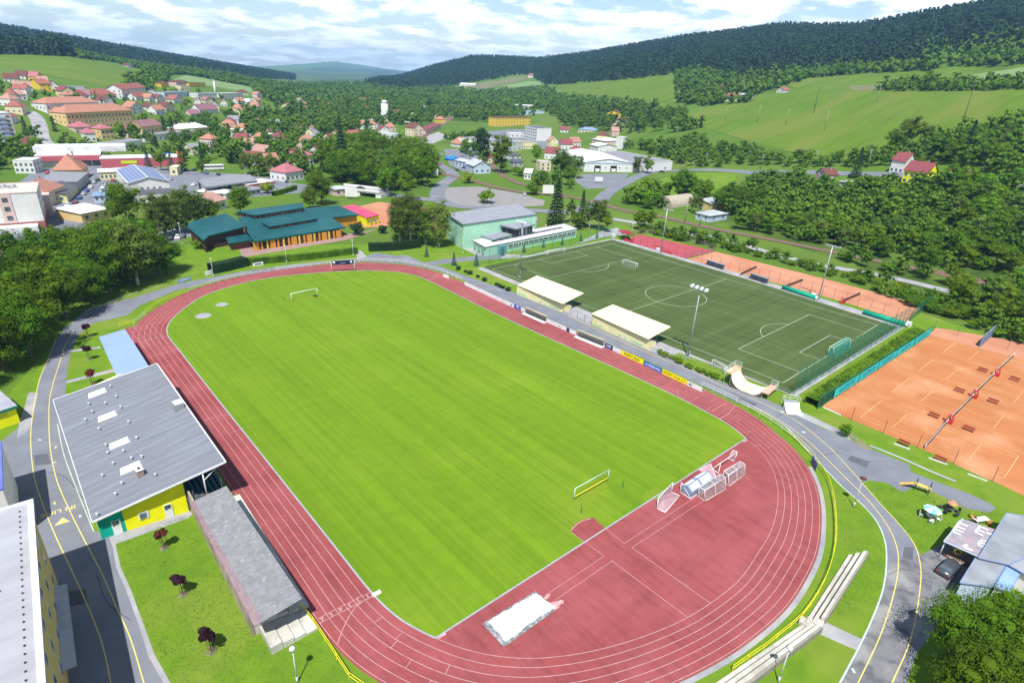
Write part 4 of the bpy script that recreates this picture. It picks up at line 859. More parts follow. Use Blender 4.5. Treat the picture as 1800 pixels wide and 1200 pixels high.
# ------------------------------------------------------------------ advertising boards
BX = [816, 903, 961, 1012, 1062, 1092, 1131, 1164, 1206, 1234]; BY = [501, 541.5, 567, 590, 610, 623.5, 641.5, 657, 677, 690]
def brd(x): return float(np.interp(x, BX, BY))
B_WHITE = mat('board_white', (.70, .70, .70), .5); B_BLUE = mat('board_blue', (.03, .13, .48), .5); B_NAVY = mat('board_navy', (.02, .06, .22), .5); B_YEL = mat('board_yellow', (.80, .72, .01), .5); INK = mat('ink', (.02, .02, .02), .6)
LBL = [0]
def board(x0, x1, m, label, txt=None, tm=None, bold=True, hh=1.05, post=True, y0=None, y1=None, ts=.85, lift=.1, extra=None):
    a = Vector(P(x0, y0 if y0 else brd(x0))); b = Vector(P(x1, y1 if y1 else brd(x1))); d = (b-a).normalized(); L_ = (b-a).length; n = Vector((d.y, -d.x, 0))
    o = thing('advertising_board', label, 'advertising board', (a+b)*.5, 0, 'advertising boards round the track')
    mb = MB(); c = (a+b)/2; mb.box((c.x, c.y, lift+hh/2), (L_, .06, hh), math.atan2(d.y, d.x)); mb.build('panel', m, o, True)
    for t in (.06, .5, .94):
        q = a.lerp(b, t)-n*.08; mb = MB(); mb.tube((q.x, q.y, 0), (q.x, q.y, lift+hh-.05), .04, 5); mb.build('post', RAILG, o, True)
    if txt:
        t = text_obj('lettering', txt, frame(c+n*.035+Vector((0, 0, lift+hh*.5)), d, (0, 0, 1)), tm or INK, .004, bold=bold, parent=o, body_scale=ts)
    if extra:
        for (u, v, w, h, em, kind) in extra:
            q = a.lerp(b, u)+n*.035+Vector((0, 0, lift+hh*v)); mb = MB()
            if kind == 'disc': mb.tube(q, q+n*.012, w/2, 14)
            else: mb.box((q.x, q.y, q.z), (w, .02, h), math.atan2(d.y, d.x))
            mb.build('logo', em, o, True)
    return o
GREYL = mat('grey_logo', (.35, .37, .42), .6); RUST = mat('rust_logo', (.5, .3, .25), .6)
board(816.5, 882, B_WHITE, 'very long plain white advertising board along the far end of the right straight')
board(883, 903, B_WHITE, 'white advertising board with small faded marks just before the blue crest board', extra=[(.15, .55, .9, .08, RUST, 'b'), (.4, .5, .8, .09, RUST, 'b'), (.8, .5, .55, .55, B_NAVY, 'disc')])
board(904, 914.5, B_BLUE, 'square blue board with white ring emblem left of the first dugout', extra=[(.5, .5, .95, .95, B_WHITE, 'disc'), (.5, .48, .7, .7, B_BLUE, 'disc'), (.5, .45, .8, .2, B_WHITE, 'b')], hh=1.15)
board(916, 922, B_WHITE, 'narrow white board with grey marks touching the first dugout', extra=[(.5, .35, .8, .2, GREYL, 'b')])
board(961, 995, B_WHITE, 'white board with grey marks and a dark figure between the two dugouts', extra=[(.42, .5, .35, .35, RUST, 'disc'), (.68, .5, 1.2, .12, GREYL, 'b'), (.64, .35, .8, .08, GREYL, 'b')])
board(996, 1000, mat('board_dark', (.03, .05, .12), .6), 'small dark blue board between the two dugouts'); board(1001, 1012.5, B_WHITE, 'plain white board just left of the second dugout')
board(1063, 1076, B_NAVY, 'dark blue board with small white lettering right of the second dugout', extra=[(.25, .65, .25, .2, B_WHITE, 'b'), (.6, .65, .9, .2, B_WHITE, 'b'), (.5, .35, 1.4, .06, B_WHITE, 'b')], hh=1.15)
board(1077, 1090.5, B_WHITE, 'white board with grey small print left of the yellow lettered board', extra=[(.5, .3, .9, .1, GREYL, 'b'), (.35, .62, .5, .07, RUST, 'b')])
board(1091, 1130, B_YEL, 'yellow board with bold black lettering, the one farther from the camera', 'FORTUNA', INK, ts=.98, hh=1.15)
board(1131.5, 1162, B_BLUE, 'bright blue board with white rounded lettering between two yellow boards', 'ondrášovka', B_WHITE, ts=.9, hh=1.15)
board(1164, 1206, B_YEL, 'yellow board with thinner black lettering, the one nearer the camera', 'iFORTUNA.CZ', INK, bold=False, ts=.92, hh=1.15)
board(1207, 1215, B_WHITE, 'narrow white board with a small dark green sign', extra=[(.65, .5, .45, .5, GREEN_P, 'b'), (.25, .5, .6, .08, GREYL, 'b')])
board(1216, 1233.5, B_WHITE, 'plain white board at the near end of the row of boards')
board(779, 789, B_WHITE, 'single small white board on the railing at the start of the right straight', y0=487, y1=490.5)
board(1425, 1433, mat('board_purple', (.13, .10, .24), .6), 'faded purple board hanging on the near right railing', y0=813, y1=829, hh=1.5)
board(312, 336, mat('board_skyblue', (.25, .36, .5), .6), 'pale blue board leaning on the far left fence', y0=499, y1=492, hh=1.1, extra=[(.5, .5, 2.2, .25, B_WHITE, 'b')])
board(361, 380, B_WHITE, 'white board left of the hedge near the far left lamp', y0=485, y1=480, hh=1.3, extra=[(.5, .5, 1.5, .2, GREYL, 'b')])
board(445, 463, B_WHITE, 'white board with dark letters in front of the long hedge', y0=469, y1=466, hh=1.1, extra=[(.5, .5, 2.2, .4, mat('board_blackish', (.06, .06, .07), .6), 'b')])
board(397, 415, mat('board_grey', (.4, .42, .42), .6), 'grey board half hidden at the foot of the hedge', y0=476, y1=473, hh=.9)
# dugouts
def dugout(x0, x1, label):
    a = Vector(P(x0, brd(x0))); b = Vector(P(x1, brd(x1))); d = (b-a).normalized(); n = Vector((d.y, -d.x, 0)); L_ = (b-a).length; ang = math.atan2(d.y, d.x)
    o = thing('dugout', label, 'dugout', (a+b)*.5, 0, 'team dugouts beside the right straight'); c = (a+b)/2
    mb = MB(); q = c+n*.35; mb.box((q.x, q.y, .09), (L_+.6, 1.7, .12), ang); mb.build('base', mat('dugout_base', (.55, .53, .5), .8), o, True)
    mb = MB(); q = c-n*.35; mb.box((q.x, q.y, .9), (L_, .05, 1.5), ang); mb.build('back_panel', mat('clear_panel', (.42, .44, .42), .4, (.25, .27, .25), 3, stretch=(2, 2, .3)), o, True)
    mb = MB(); 
    p = [a-n*.38+Vector((0, 0, 1.66)), b-n*.38+Vector((0, 0, 1.66)), b+n*.35+Vector((0, 0, 1.78)), a+n*.35+Vector((0, 0, 1.78))]; mb.add(p+[v+Vector((0, 0, .05)) for v in p], [(3, 2, 1, 0), (4, 5, 6, 7), (0, 1, 5, 4), (1, 2, 6, 5), (2, 3, 7, 6), (3, 0, 4, 7)]); mb.build('roof', mat('dugout_roof', (.50, .45, .25), .5, (.42, .38, .22), .8), o, True)
    k = 8
    for i in range(k+1):
        q = a.lerp(b, i/k); mb = MB(); mb.tube(q-n*.3+Vector((0, 0, .1)), q-n*.3+Vector((0, 0, 1.6)), .035, 5); mb.tube(q-n*.3+Vector((0, 0, 1.6)), q+n*.36+Vector((0, 0, 1.72)), .035, 5); mb.build('frame', YEL, o, True)
    mb = MB(); q = c; mb.box((q.x, q.y, .5), (L_-.2, .4, .08), ang); mb.build('bench', DKMET, o, True)
dugout(923.5, 959.5, 'team dugout with yellowish roof, the one farther from the camera'); dugout(1015, 1060.5, 'team dugout with yellowish roof, the one nearer the camera')
# ------------------------------------------------------------------ goals
NET = mat('goal_net', (.5, .5, .5), .8, alpha=.16); NETW = mat('thick_net', (.62, .55, .58), .8, alpha=.38); GREENNET = mat('green_net', (.01, .16, .10), .8, alpha=.42); TEALNET = mat('teal_net', (.015, .30, .24), .8, alpha=.78)
def tubes(pts, pairs, r, nm, m, o): 
    mb = MB()
    for i, j in pairs: mb.tube(pts[i], pts[j], r, 6)
    return mb.build(nm, m, o, True)
def goal(label, a, b, h, dep, m=FRAME, net=NET, r=.06, group=None, topd=.8, rear=True, nm='football_goal', flip=1):
    a = Vector(a); b = Vector(b); d = (b-a).normalized(); n = Vector((-d.y, d.x, 0))*flip; o = thing(nm, label, 'goal', (a+b)*.5, 0, group)
    u = Vector((0, 0, 1)); t = [a, b, a+u*h, b+u*h, a+u*h+n*topd, b+u*h+n*topd, a+n*dep, b+n*dep]
    tubes(t, [(0, 2)], r, 'goalpost', m, o); tubes(t, [(1, 3)], r, 'goalpost', m, o); tubes(t, [(2, 3)], r, 'crossbar', m, o)
    if rear:
        tubes(t, [(2, 4), (3, 5), (4, 6), (5, 7), (6, 7), (0, 6), (1, 7), (4, 5)], r*.6, 'rear_frame', m, o)
        mb = MB(); mb.add(t, [(2, 3, 5, 4), (4, 5, 7, 6), (0, 2, 4, 6), (1, 7, 5, 3)]); mb.build('net', net, o, True)
    return o
goal('white full-size goal at the far end of the grass pitch', P(513.3, 531), P(558.4, 521), 2.44, 1.6, topd=.2, net=mat('thin_net', (.4, .4, .4), .8, alpha=.07), rear=True)
g_ = goal('white goal with a yellow bar at the near end of the grass pitch', P(1008.7, 879.4), P(1068, 845.6), 2.3, 1.4, topd=.2, flip=-1, rear=False, m=mat('goal_paleblue', (.5, .62, .6), .5))
a, b = Vector(P(1008.7, 879.4)), Vector(P(1068, 845.6)); mb = MB(); mb.box(((a+b)/2)[:2]+(.75,), ((b-a).length-.25, .08, .22), seg_ang(a, b)); mb.build('lower_bar', RAILY, g_, True)
for (x0, y0, x1, y1, lb) in ((1095, 855, 1095.5, 836, 'thin dark rod standing in the grass right of the near goal'), (1021.5, 900, 1021.8, 879.5, 'thin dark rod standing in the grass left of the near goal'), (499, 528, 499.3, 514, 'thin dark rod standing left of the far goal')):
    q = P(x0, y0); mb = MB(); mb.tube(q, (q[0], q[1], 1.7), .05, 6); mb.tube(q, (q[0], q[1], .08), .16, 8); tag(mb.build('training_pole', GREEN_P), lb, 'training pole', 'rods in the grass pitch')
goal('small white goal at the far end of the synthetic pitch, seen through the fence', P(962.5, 452), P(992, 446.5), 2.2, 1.3, group=None)
goal('white goal facing sideways on the far half of the synthetic pitch', P(1120, 472.5), P(1096, 465), 2.0, 1.2)
goal('goal with green netting behind the near goal line of the synthetic pitch', P(1483.5, 607.5), P(1454.5, 625), 2.4, 1.7, net=mat('teal_goalnet', (.05, .33, .26), .8, alpha=.5), topd=.9, m=RAILW)
goal('white goal stored beside the left skate ramp', P(1272, 658), P(1250, 645), 1.9, 1.0, flip=-1)
# goals and mats stored on the red D
GS = 'goals stored on the red tartan area'
def wp(x, y, z): return Vector(P(x, y, z))
def boxcage(label, base, h, wheel=False):
    """four ground corners (near-left, near-right, far-right, far-left)"""
    o = thing('training_goal', label, 'goal', (Vector(base[0])+Vector(base[2]))*.5, 0, GS); u = Vector((0, 0, h)); c = [Vector(p) for p in base]
    t = c+[c[0].lerp(c[3], .35)+u, c[1].lerp(c[2], .35)+u, c[2]+u, c[3]+u]
    tubes(t, [(0, 1), (1, 2), (2, 3), (3, 0), (4, 5), (5, 6), (6, 7), (7, 4)], .05, 'frame', FRAME, o); tubes(t, [(0, 4), (1, 5), (2, 6), (3, 7)], .04, 'goalpost', FRAME, o)
    mb = MB(); m0, m1 = t[0].lerp(t[1], .5), t[4].lerp(t[5], .5); mb.tube(m0, m1, .035, 5); mb.tube(m1, t[6].lerp(t[7], .5), .035, 5); mb.build('stay', FRAME, o, True)
    mb = MB(); mb.add(t, [(0, 1, 5, 4), (1, 2, 6, 5), (3, 0, 4, 7), (4, 5, 6, 7), (2, 3, 7, 6)]); mb.build('net', mat('cage_net', (.42, .42, .42), .8, alpha=.3), o, True); return o
boxcage('long box-shaped training goal with grey net in front of the covered mats', [P(1240, 880), P(1276, 859), P(1262, 848), P(1226, 872)], 1.8)
boxcage('box-shaped training goal with grey net farthest right of the stored goals', [P(1281, 854), P(1310, 833), P(1297, 826), P(1269, 843)], 1.8)
o = thing('training_goal', 'white goal tipped on its side with a pinkish net, leftmost of the stored goals', 'goal', P(1172, 885), 0, GS)
t = [wp(1154.5, 893, .05), wp(1169, 900, .05), wp(1194.5, 871, .05), wp(1180.5, 864, .05), wp(1157.5, 874.5, 1.7), wp(1183, 847, 1.7), wp(1166, 877, 1.0)]
tubes(t, [(0, 1), (1, 2), (2, 3), (3, 5), (0, 4), (4, 5)], .06, 'frame', FRAME, o); mb = MB(); mb.add(t, [(4, 5, 3, 2), (0, 4, 6, 1), (4, 6, 1, 2)]); mb.build('net', mat('pink_net', (.55, .38, .42), .8, alpha=.55), o, True)
o = thing('training_goal', 'white triangular goal frame left of the covered mats', 'goal', P(1205, 870), 0, GS)
t = [wp(1195.5, 864, .05), wp(1214, 876, .05), wp(1198, 847, 1.5), wp(1262, 842, .05), wp(1248, 815, 1.6)]
tubes(t, [(0, 1), (0, 2), (2, 1), (1, 3)], .05, 'frame', FRAME, o)
o = thing('training_goal', 'white goal frame with pinkish net right of the covered mats', 'goal', P(1250, 835), 0, GS)
t = [wp(1249, 814, 1.7), wp(1229, 826, 1.7), wp(1256, 838, .05), wp(1262, 846, .05), wp(1247, 823, 1.2)]
tubes(t, [(0, 1), (0, 3), (4, 2)], .05, 'frame', FRAME, o); mb = MB(); mb.add(t, [(0, 3, 2, 1)]); mb.build('net', mat('pink_net', (.55, .38, .42), .8, alpha=.55), o, True)
o = thing('training_goal', 'white goal frame with crossed stays, upper right of the stored goals', 'goal', P(1275, 815), 0, GS)
t = [wp(1252, 824, .05), wp(1262.5, 831, .05), wp(1267, 813, 1.1), wp(1296, 794, 1.9), wp(1291, 810, .05), wp(1279, 805, .05), wp(1289, 791, 1.9)]
tubes(t, [(0, 1), (1, 2), (0, 2), (2, 3), (3, 4), (4, 5), (5, 6), (6, 3), (2, 5)], .06, 'frame', FRAME, o); mb = MB(); mb.add(t, [(5, 6, 3), (5, 3, 4)]); mb.build('net', mat('pink_net', (.55, .38, .42), .8, alpha=.55), o, True)
# covered jumping mats: low hipped cover, four white panels
o = thing('jumping_mat', 'covered jumping mat with a grey-blue ridged cover and four white panels', 'jumping mat', P(1215, 858)); 
bs = [wp(1196, 862, 0), wp(1214, 875, 0), wp(1252, 848, 0), wp(1236, 829, 0)]
u = (bs[2]-bs[1]); v = (bs[0]-bs[1]); H = 1.0
def mq(s, t, z): p = bs[1]+u*s+v*t; return (p.x, p.y, z)
mb = MB(); mb.prism([mq(0, 0, 0)[:2], mq(1, 0, 0)[:2], mq(1, 1, 0)[:2], mq(0, 1, 0)[:2]], .03, H); GBL = mat('mat_cover', (.20, .25, .36), .6)
mb.add([mq(0, 0, H), mq(1, 0, H), mq(1, .5, H+.65), mq(0, .5, H+.65), mq(0, 1, H), mq(1, 1, H)], [(0, 1, 2, 3), (3, 2, 5, 4), (0, 3, 4), (1, 5, 2)]); mb.build('cover', GBL, o, True)
for s0, s1, t0, t1 in ((.06, .42, .06, .44), (.52, .95, .06, .44), (.06, .42, .56, .94), (.52, .95, .56, .94)):
    zf_ = lambda t: H+.65*(t/.5 if t < .5 else (1-t)/.5)+.03
    mb = MB(); q = [mq(s0, t0, zf_(t0)), mq(s1, t0, zf_(t0)), mq(s1, t1, zf_(t1)), mq(s0, t1, zf_(t1))]; mb.add(q, [(0, 1, 2, 3)]); ob = mb.build('panel', B_WHITE, o, True); upn(ob)
# arch with navy banner at the far curve
o = thing('finish_arch', 'dark navy banner with two white crests on posts across the far curve', 'banner', P(603, 478)); a, b = wp(583.5, 478, 0), wp(623.5, 476, 0); c = (a+b)/2; d = (b-a).normalized(); n = Vector((d.y, -d.x, 0))
hh = 3.5
for q in (a, b): mb = MB(); mb.tube(q, q+Vector((0, 0, hh)), .09, 6); mb.build('post', FRAME, o, True)
mb = MB(); mb.box((c.x, c.y, hh-.55), ((b-a).length, .12, 1.3), math.atan2(d.y, d.x)); mb.build('banner', mat('navy_cloth', (.012, .025, .07), .7), o, True)
for t, w in ((.12, .8), (.87, .7)): q = a.lerp(b, t)+n*.07+Vector((0, 0, hh-.5)); mb = MB(); mb.tube(q, q+n*.02, w/2, 14); mb.build('crest', B_WHITE, o, True)
mb = MB(); q = c+n*.08+Vector((0, 0, hh-.7)); mb.box((q.x, q.y, q.z), (1.6, .02, .12), math.atan2(d.y, d.x)); mb.build('lettering', GREYL, o, True)
# ------------------------------------------------------------------ long-jump pit
SAND = mat('sand', (.62, .58, .50), .95, (.52, .48, .41), .9, bump=.4, bscale=4)
o = thing('sand_pit', 'white sand pit with worn dark border at the end of the run-up', 'sand pit', P(914, 1085))
mb = MB(); mb.prism([P(848, 1095.7)[:2], P(941, 1038.7)[:2], P(978, 1070.6)[:2], P(885.7, 1137)[:2]], .0, .06); mb.build('border', mat('pit_border', (.13, .15, .16), .9, (.3, .3, .3), 1.2, lo=.45, hi=.6), o, True)
pp_ = [P(*q)[:2] for q in ((858, 1092.5), (880, 1079), (900, 1067), (925, 1052), (942, 1042.5), (958, 1054), (976, 1069.5), (955, 1080), (930, 1097), (910, 1113), (889, 1128), (872, 1109))]
cc_ = np.mean(pp_, axis=0); pr_ = []
for i, p in enumerate(pp_):
    for k in range(6): q = np.array(p)*(1-k/6)+np.array(pp_[(i+1) % len(pp_)])*(k/6); pr_.append(q+(RNG.rand(2)-.5)*.22)
ob = flat_ng(pr_, .075).build('sand', SAND, o, True)
def splat(name, px, r0, r1, m, z, n=26, seed=1, lab=None):
    rs = np.random.RandomState(seed); c = P(*px); pts = []
    for i in range(n): t = 2*math.pi*i/n; r = (.55+.6*rs.rand()); pts.append((c[0]+math.cos(t)*r0*r, c[1]+math.sin(t)*r1*r))
    return struct(flat_ng(pts, z).build(name, m), lab)
DUST = mat('sand_dust', (.55, .36, .36), .95, (.42, .2, .21), 1.5, lo=.4, hi=.6)
for i, (x, y, a_, b_) in enumerate(((975, 1063, .9, .7), (985, 1058, .6, .5), (962, 1048, .8, .35))): splat('spilled_sand', (x, y), a_*.8, b_*.8, DUST, .052+.002*i, seed=i, lab='patch of sand spilled from the pit')
# ------------------------------------------------------------------ skate ramps
PLY = mat('ramp_plywood', (.66, .54, .33), .6, (.52, .38, .2), .6, col3=(.74, .68, .5), scale3=.35, lo3=.4, hi3=.6)
o = thing('half_pipe', 'worn plywood half-pipe skate ramp beside the synthetic pitch', 'skate ramp', P(1315, 690))
A0 = wp(1281.5, 679, 0); A1 = wp(1338, 700, 0); ax = (A1-A0); Lx = ax.length; ax.normalize(); ay = Vector((-ax.y, ax.x, 0)); ay = ay if ay.x > 0 else -ay; Wd = (wp(1352, 685, 0)-A1).dot(ay)
Wd = max(3.2, min(Wd, 5.0)); R_ = 3.0; ang = math.atan2(ax.y, ax.x)
prof = [(R_*(1-math.sin(t)), R_*(1-math.cos(t))) for t in np.linspace(math.pi/2*.97, 0, 14)]; prof += [(Lx-R_*.75*(1-math.sin(t)), R_*.75*(1-math.cos(t))) for t in np.linspace(0, math.pi/2*.72, 9)]
mb = MB(); vs = []
for s, z in prof:
    for w_i in (0, Wd): p = A0+ax*s+ay*w_i; vs.append((p.x, p.y, z+.12))
k = len(prof); mb.add(vs, [(2*i, 2*i+2, 2*i+3, 2*i+1) for i in range(k-1)]); mb.add([(v[0], v[1], v[2]-.1) for v in vs], [(2*i+1, 2*i+3, 2*i+2, 2*i) for i in range(k-1)])
ob = mb.build('riding_surface', PLY, o, True)
for w_i in (0.02, Wd-.02):
    mb = MB()
    for i in range(k-1):
        if max(prof[i][1], prof[i+1][1]) > .05:
            p, q = A0+ax*prof[i][0]+ay*w_i, A0+ax*prof[i+1][0]+ay*w_i; mb.add([(p.x, p.y, .02), (q.x, q.y, .02), (q.x, q.y, prof[i+1][1]+.05), (p.x, p.y, prof[i][1]+.05)], [(0, 1, 2, 3)])
    mb.build('side_panel', mat('ramp_side', (.10, .075, .05), .9), o, True)
def deck(s0, s1, z, rails=True):
    c = A0+ax*((s0+s1)/2)+ay*Wd/2; mb = MB(); mb.box((c.x, c.y, z), (s1-s0, Wd, .12), ang); mb.build('deck', mat('deck_wood', (.45, .22, .13), .8, (.55, .45, .28), .8), o, True)
    for s in (s0+.1, s1-.1):
        for w_i in (.1, Wd-.1): p = A0+ax*s+ay*w_i; mb = MB(); mb.tube(p, p+Vector((0, 0, z)), .06, 5); mb.build('leg', METAL, o, True)
    return c
za = prof[0][1]+.1; zb = prof[-1][1]+.1
deck(-1.5, prof[0][0], za); deck(prof[-1][0]+.05, prof[-1][0]+1.5, zb)
for (s0, s1, z) in ((-1.5, 0, za), (prof[-1][0]+1.5, prof[-1][0]+.1, zb)):
    mb = MB(); cs = [A0+ax*s1+ay*.05, A0+ax*s0+ay*.05, A0+ax*s0+ay*(Wd-.05), A0+ax*s1+ay*(Wd-.05)]
    for p, q in zip(cs[:-1], cs[1:]):
        for hh_ in (.55, 1.1): mb.tube(p+Vector((0, 0, z+hh_)), q+Vector((0, 0, z+hh_)), .035, 5)
    for p in cs+[(cs[1]+cs[2])/2]: mb.tube(p+Vector((0, 0, z)), p+Vector((0, 0, z+1.1)), .035, 5)
    mb.build('guard_rail', FRAME, o, True)
o = thing('quarter_pipe', 'white quarter-pipe skate ramp with grey platform rails', 'skate ramp', P(1395, 725)); B0 = wp(1384.5, 728, 0); B1 = wp(1411, 729.5, 0); bx = (B1-B0); Wq = bx.length; bx.normalize(); by = Vector((-bx.y, bx.x, 0)); by = by if by.x > 0 else -by
mb = MB(); pf = [(2.3*math.sin(t)*1.15, 2.3*(1-math.cos(t))) for t in np.linspace(0, 1.15, 10)]; vs = []
for s, z in pf:
    for w_i in (0, Wq): p = B0+bx*w_i+by*s; vs.append((p.x, p.y, z+.04))
mb.add(vs, [(2*i, 2*i+1, 2*i+3, 2*i+2) for i in range(len(pf)-1)]); ob = mb.build('riding_surface', mat('ramp_white', (.72, .70, .60), .5), o, True); upn(ob)
zt = pf[-1][1]; st_ = pf[-1][0]; c = B0+bx*Wq/2+by*(st_+.6); mb = MB(); mb.box((c.x, c.y, zt), (Wq, 1.2, .1), math.atan2(bx.y, bx.x)); mb.build('deck', METAL, o, True)
mb = MB()
for i in range(len(pf)-1):
    for w_i in (0.01, Wq-.01): p, q = B0+bx*w_i+by*pf[i][0], B0+bx*w_i+by*pf[i+1][0]; mb.add([(p.x, p.y, .0), (q.x, q.y, .0), (q.x, q.y, pf[i+1][1]), (p.x, p.y, pf[i][1])], [(0, 1, 2, 3)])
mb.build('side_panel', METAL, o, True)
mb = MB(); cs = [B0+by*st_, B0+by*(st_+1.2), B0+bx*Wq+by*(st_+1.2), B0+bx*Wq+by*st_]
for p, q in zip(cs[:-1], cs[1:]):
    for hh_ in (.55, 1.1): mb.tube(p+Vector((0, 0, zt+hh_)), q+Vector((0, 0, zt+hh_)), .035, 5)
for p in cs+[(cs[1]+cs[2])/2]: mb.tube(p, p+Vector((0, 0, zt+1.1)), .04, 5)
mb.build('guard_rail', FRAME, o, True)
# ------------------------------------------------------------------ floodlight masts and lamps
def floodlight(base, h, label, heads=4, rz=.8):
    o = thing('floodlight_mast', label, 'floodlight', P(*base), rz, 'floodlight masts of the synthetic pitch'); mb = MB(); mb.tube((0, 0, 0), (0, 0, h), .2, 8, .1); mb.build('pole', METAL, o)
    mb = MB(); mb.box((0, 0, .2), (.8, .8, .4)); mb.build('base', CONC, o); mb = MB(); mb.box((0, 0, h-.1), (4.2, .12, .12)); mb.box((0, .0, h-.7), (2.4, .1, .1)); mb.build('crossarm', METAL, o)
    for i in range(heads): x = -1.9+3.8*i/(heads-1); mb = MB(); mb.add([(x-.35, -.1, h+.05), (x+.35, -.1, h+.05), (x+.45, -.75, h-.2), (x-.45, -.75, h-.2), (x-.35, -.05, h+.4), (x+.35, -.05, h+.4), (x+.35, -.5, h+.25), (x-.35, -.5, h+.25)], [(0, 1, 2, 3), (4, 7, 6, 5), (0, 4, 5, 1), (1, 5, 6, 2), (2, 6, 7, 3), (3, 7, 4, 0)]); mb.build('lamp_head', mat('lamp_grey', (.5, .52, .54), .4), o)
    mb = MB(); mb.box((.35, 0, 1.6), (.45, .3, .8)); mb.build('switch_box', METAL, o); return o
fz = seg_ang(P(1300, 481), P(1597, 571))
floodlight((913.5, 487), 18, 'floodlight mast at the near left of the synthetic pitch, behind the farther tribune', rz=fz)
floodlight((1208.5, 629.5), 17.6, 'floodlight mast right of the nearer tribune', rz=fz)
floodlight((1161.5, 444.5), 16.5, 'floodlight mast beside the red court', rz=fz+math.pi); floodlight((1438, 527), 17, 'floodlight mast beside the green rolled covers', rz=fz+math.pi)
LAMPM = mat('lamp_pole', (.5, .52, .53), .5)
def lamp(base, h, label, top=FRAME, th=.32, group='path lamps with round heads'):
    o = thing('street_lamp', label, 'street lamp', T(*base), 0, group); mb = MB(); mb.tube((0, 0, 0), (0, 0, h), .08, 7, .05); mb.build('pole', LAMPM, o); mb = MB(); mb.tube((0, 0, 0), (0, 0, .9), .12, 7); mb.build('base', LAMPM, o)
    mb = MB(); mb.tube((0, 0, h), (0, 0, h+.14), th*.6, 10, th); mb.tube((0, 0, h+.14), (0, 0, h+.34), th, 10, th*.45); mb.build('lamp_shade', top, o); return o
lamp((523, 1199), 5.0, 'white round lamp at the bottom edge beside the concrete steps', th=.38); lamp((1500, 890), 5.3, 'lamp with dark red head beside the looping asphalt path', top=mat('dark_red_lamp', (.12, .03, .03), .5), th=.5); lamp((1368, 1198), 5.2, 'white round lamp in front of the long concrete steps at the bottom', th=.38)
for b_, t_, lb in (((504, 462.5), 5.6, 'thin pale lamp in front of the hedge, left of the navy banner'), ((621, 451), 5.6, 'thin pale lamp at the right end of the long hedge'), ((375.6, 487.5), 5.6, 'thin pale lamp beside the white board at the far left curve'), ((814, 446.5), 5.8, 'thin lamp in front of the mint green hall'), ((321, 430), 7.5, 'tall lamp at the car park left of the green-roofed hall'), ((958, 420), 5.5, 'thin lamp in front of the flat-roofed mint wing'), ((1110, 414), 5, 'short lamp beside the small red-roofed hut')):
    lamp(b_, t_, lb)
# ------------------------------------------------------------------ tall ball-stop fences
railing('ball_stop_fence', 'tall green ball-stop net behind the near goal of the synthetic pitch', 'fence', [(1395, 693), (1590, 574)], 6.0, GREEN_P, 3.4, (1.0,), .03, False, .06, net=mat('green_net_thin', (.01, .20, .12), .8, alpha=.30))
railing('ball_stop_fence', 'tall thin fence behind the far goal of the synthetic pitch', 'fence', [(838, 467), (880, 459), (1076, 416)], 5.0, GREEN_P, 5.0, (1.0,), .025, False, .06, net=mat('green_net_thin2', (.01, .20, .12), .8, alpha=.16))
railing('ball_stop_fence', 'wire fence between the pale paving and the clay courts', 'fence', [(1102, 421), (1205, 453), (1300, 478.5), (1480, 531), (1598, 567)], 3.4, DKMET, 3.6, (1.0, .33), .02, False, .045)
railing('fence', 'low mesh fence of the red court', 'fence', [(1098, 424), (1128, 411), (1256, 439), (1206, 455)], 2.2, DKMET, 3.0, (1.0,), .02, False, .045, net=mat('mesh_grey', (.25, .2, .2), .8, alpha=.25))
railing('fence', 'green netting fence at the far corner of the clay courts row', 'fence', [(1596, 566), (1634, 537)], 3.6, GREEN_P, 3., (1.0,), .02, False, .05, net=GREENNET)
railing('fence', 'wire fence along the near edge of the tennis courts', 'fence', [(1444, 717), (1462, 725), (1540, 757), (1640, 799), (1730, 839), (1800, 872), (1900, 915)], 3.0, DKMET, 5.2, (), .02, False, .045)
railing('fence', 'wire fence behind the tennis courts', 'fence', [(1640, 583), (1690, 592), (1735, 604), (1790, 620), (1860, 645)], 3.2, GREEN_P, 5.2, (1.0,), .02, False, .05)
fo = railing('banner_fence', 'turquoise banner fence between hedge and tennis courts', 'fence', [(1436, 719), (1634, 590)], 3.0, GREEN_P, 3.0, (1.0, .1), .03, False, .05, net=GREENNET)
a, b = Vector(P(1437, 720)), Vector(P(1634, 590.5)); d = (b-a).normalized(); n = Vector((d.y, -d.x, 0)); Lf = (b-a).length
TQ = mat('turquoise_banner', (.02, .50, .46), .6)
for i, (s, e) in enumerate(((.10, .285), (.292, .45), (.457, .62), (.627, .80), (.81, .985))):
    p, q = a.lerp(b, s)+n*.08, a.lerp(b, e)+n*.08; mb = MB(); c = (p+q)/2; mb.box((c.x, c.y, 1.55), ((q-p).length, .03, 2.1), math.atan2(d.y, d.x)); bo = mb.build('banner', TQ, fo, True)
    tx = text_obj('lettering', 'ASCENTIV', frame(c+n*.03+Vector((0, 0, 1.55)), d, (0, 0, 1)), B_NAVY, .004, bold=False, parent=fo, body_scale=1.6)
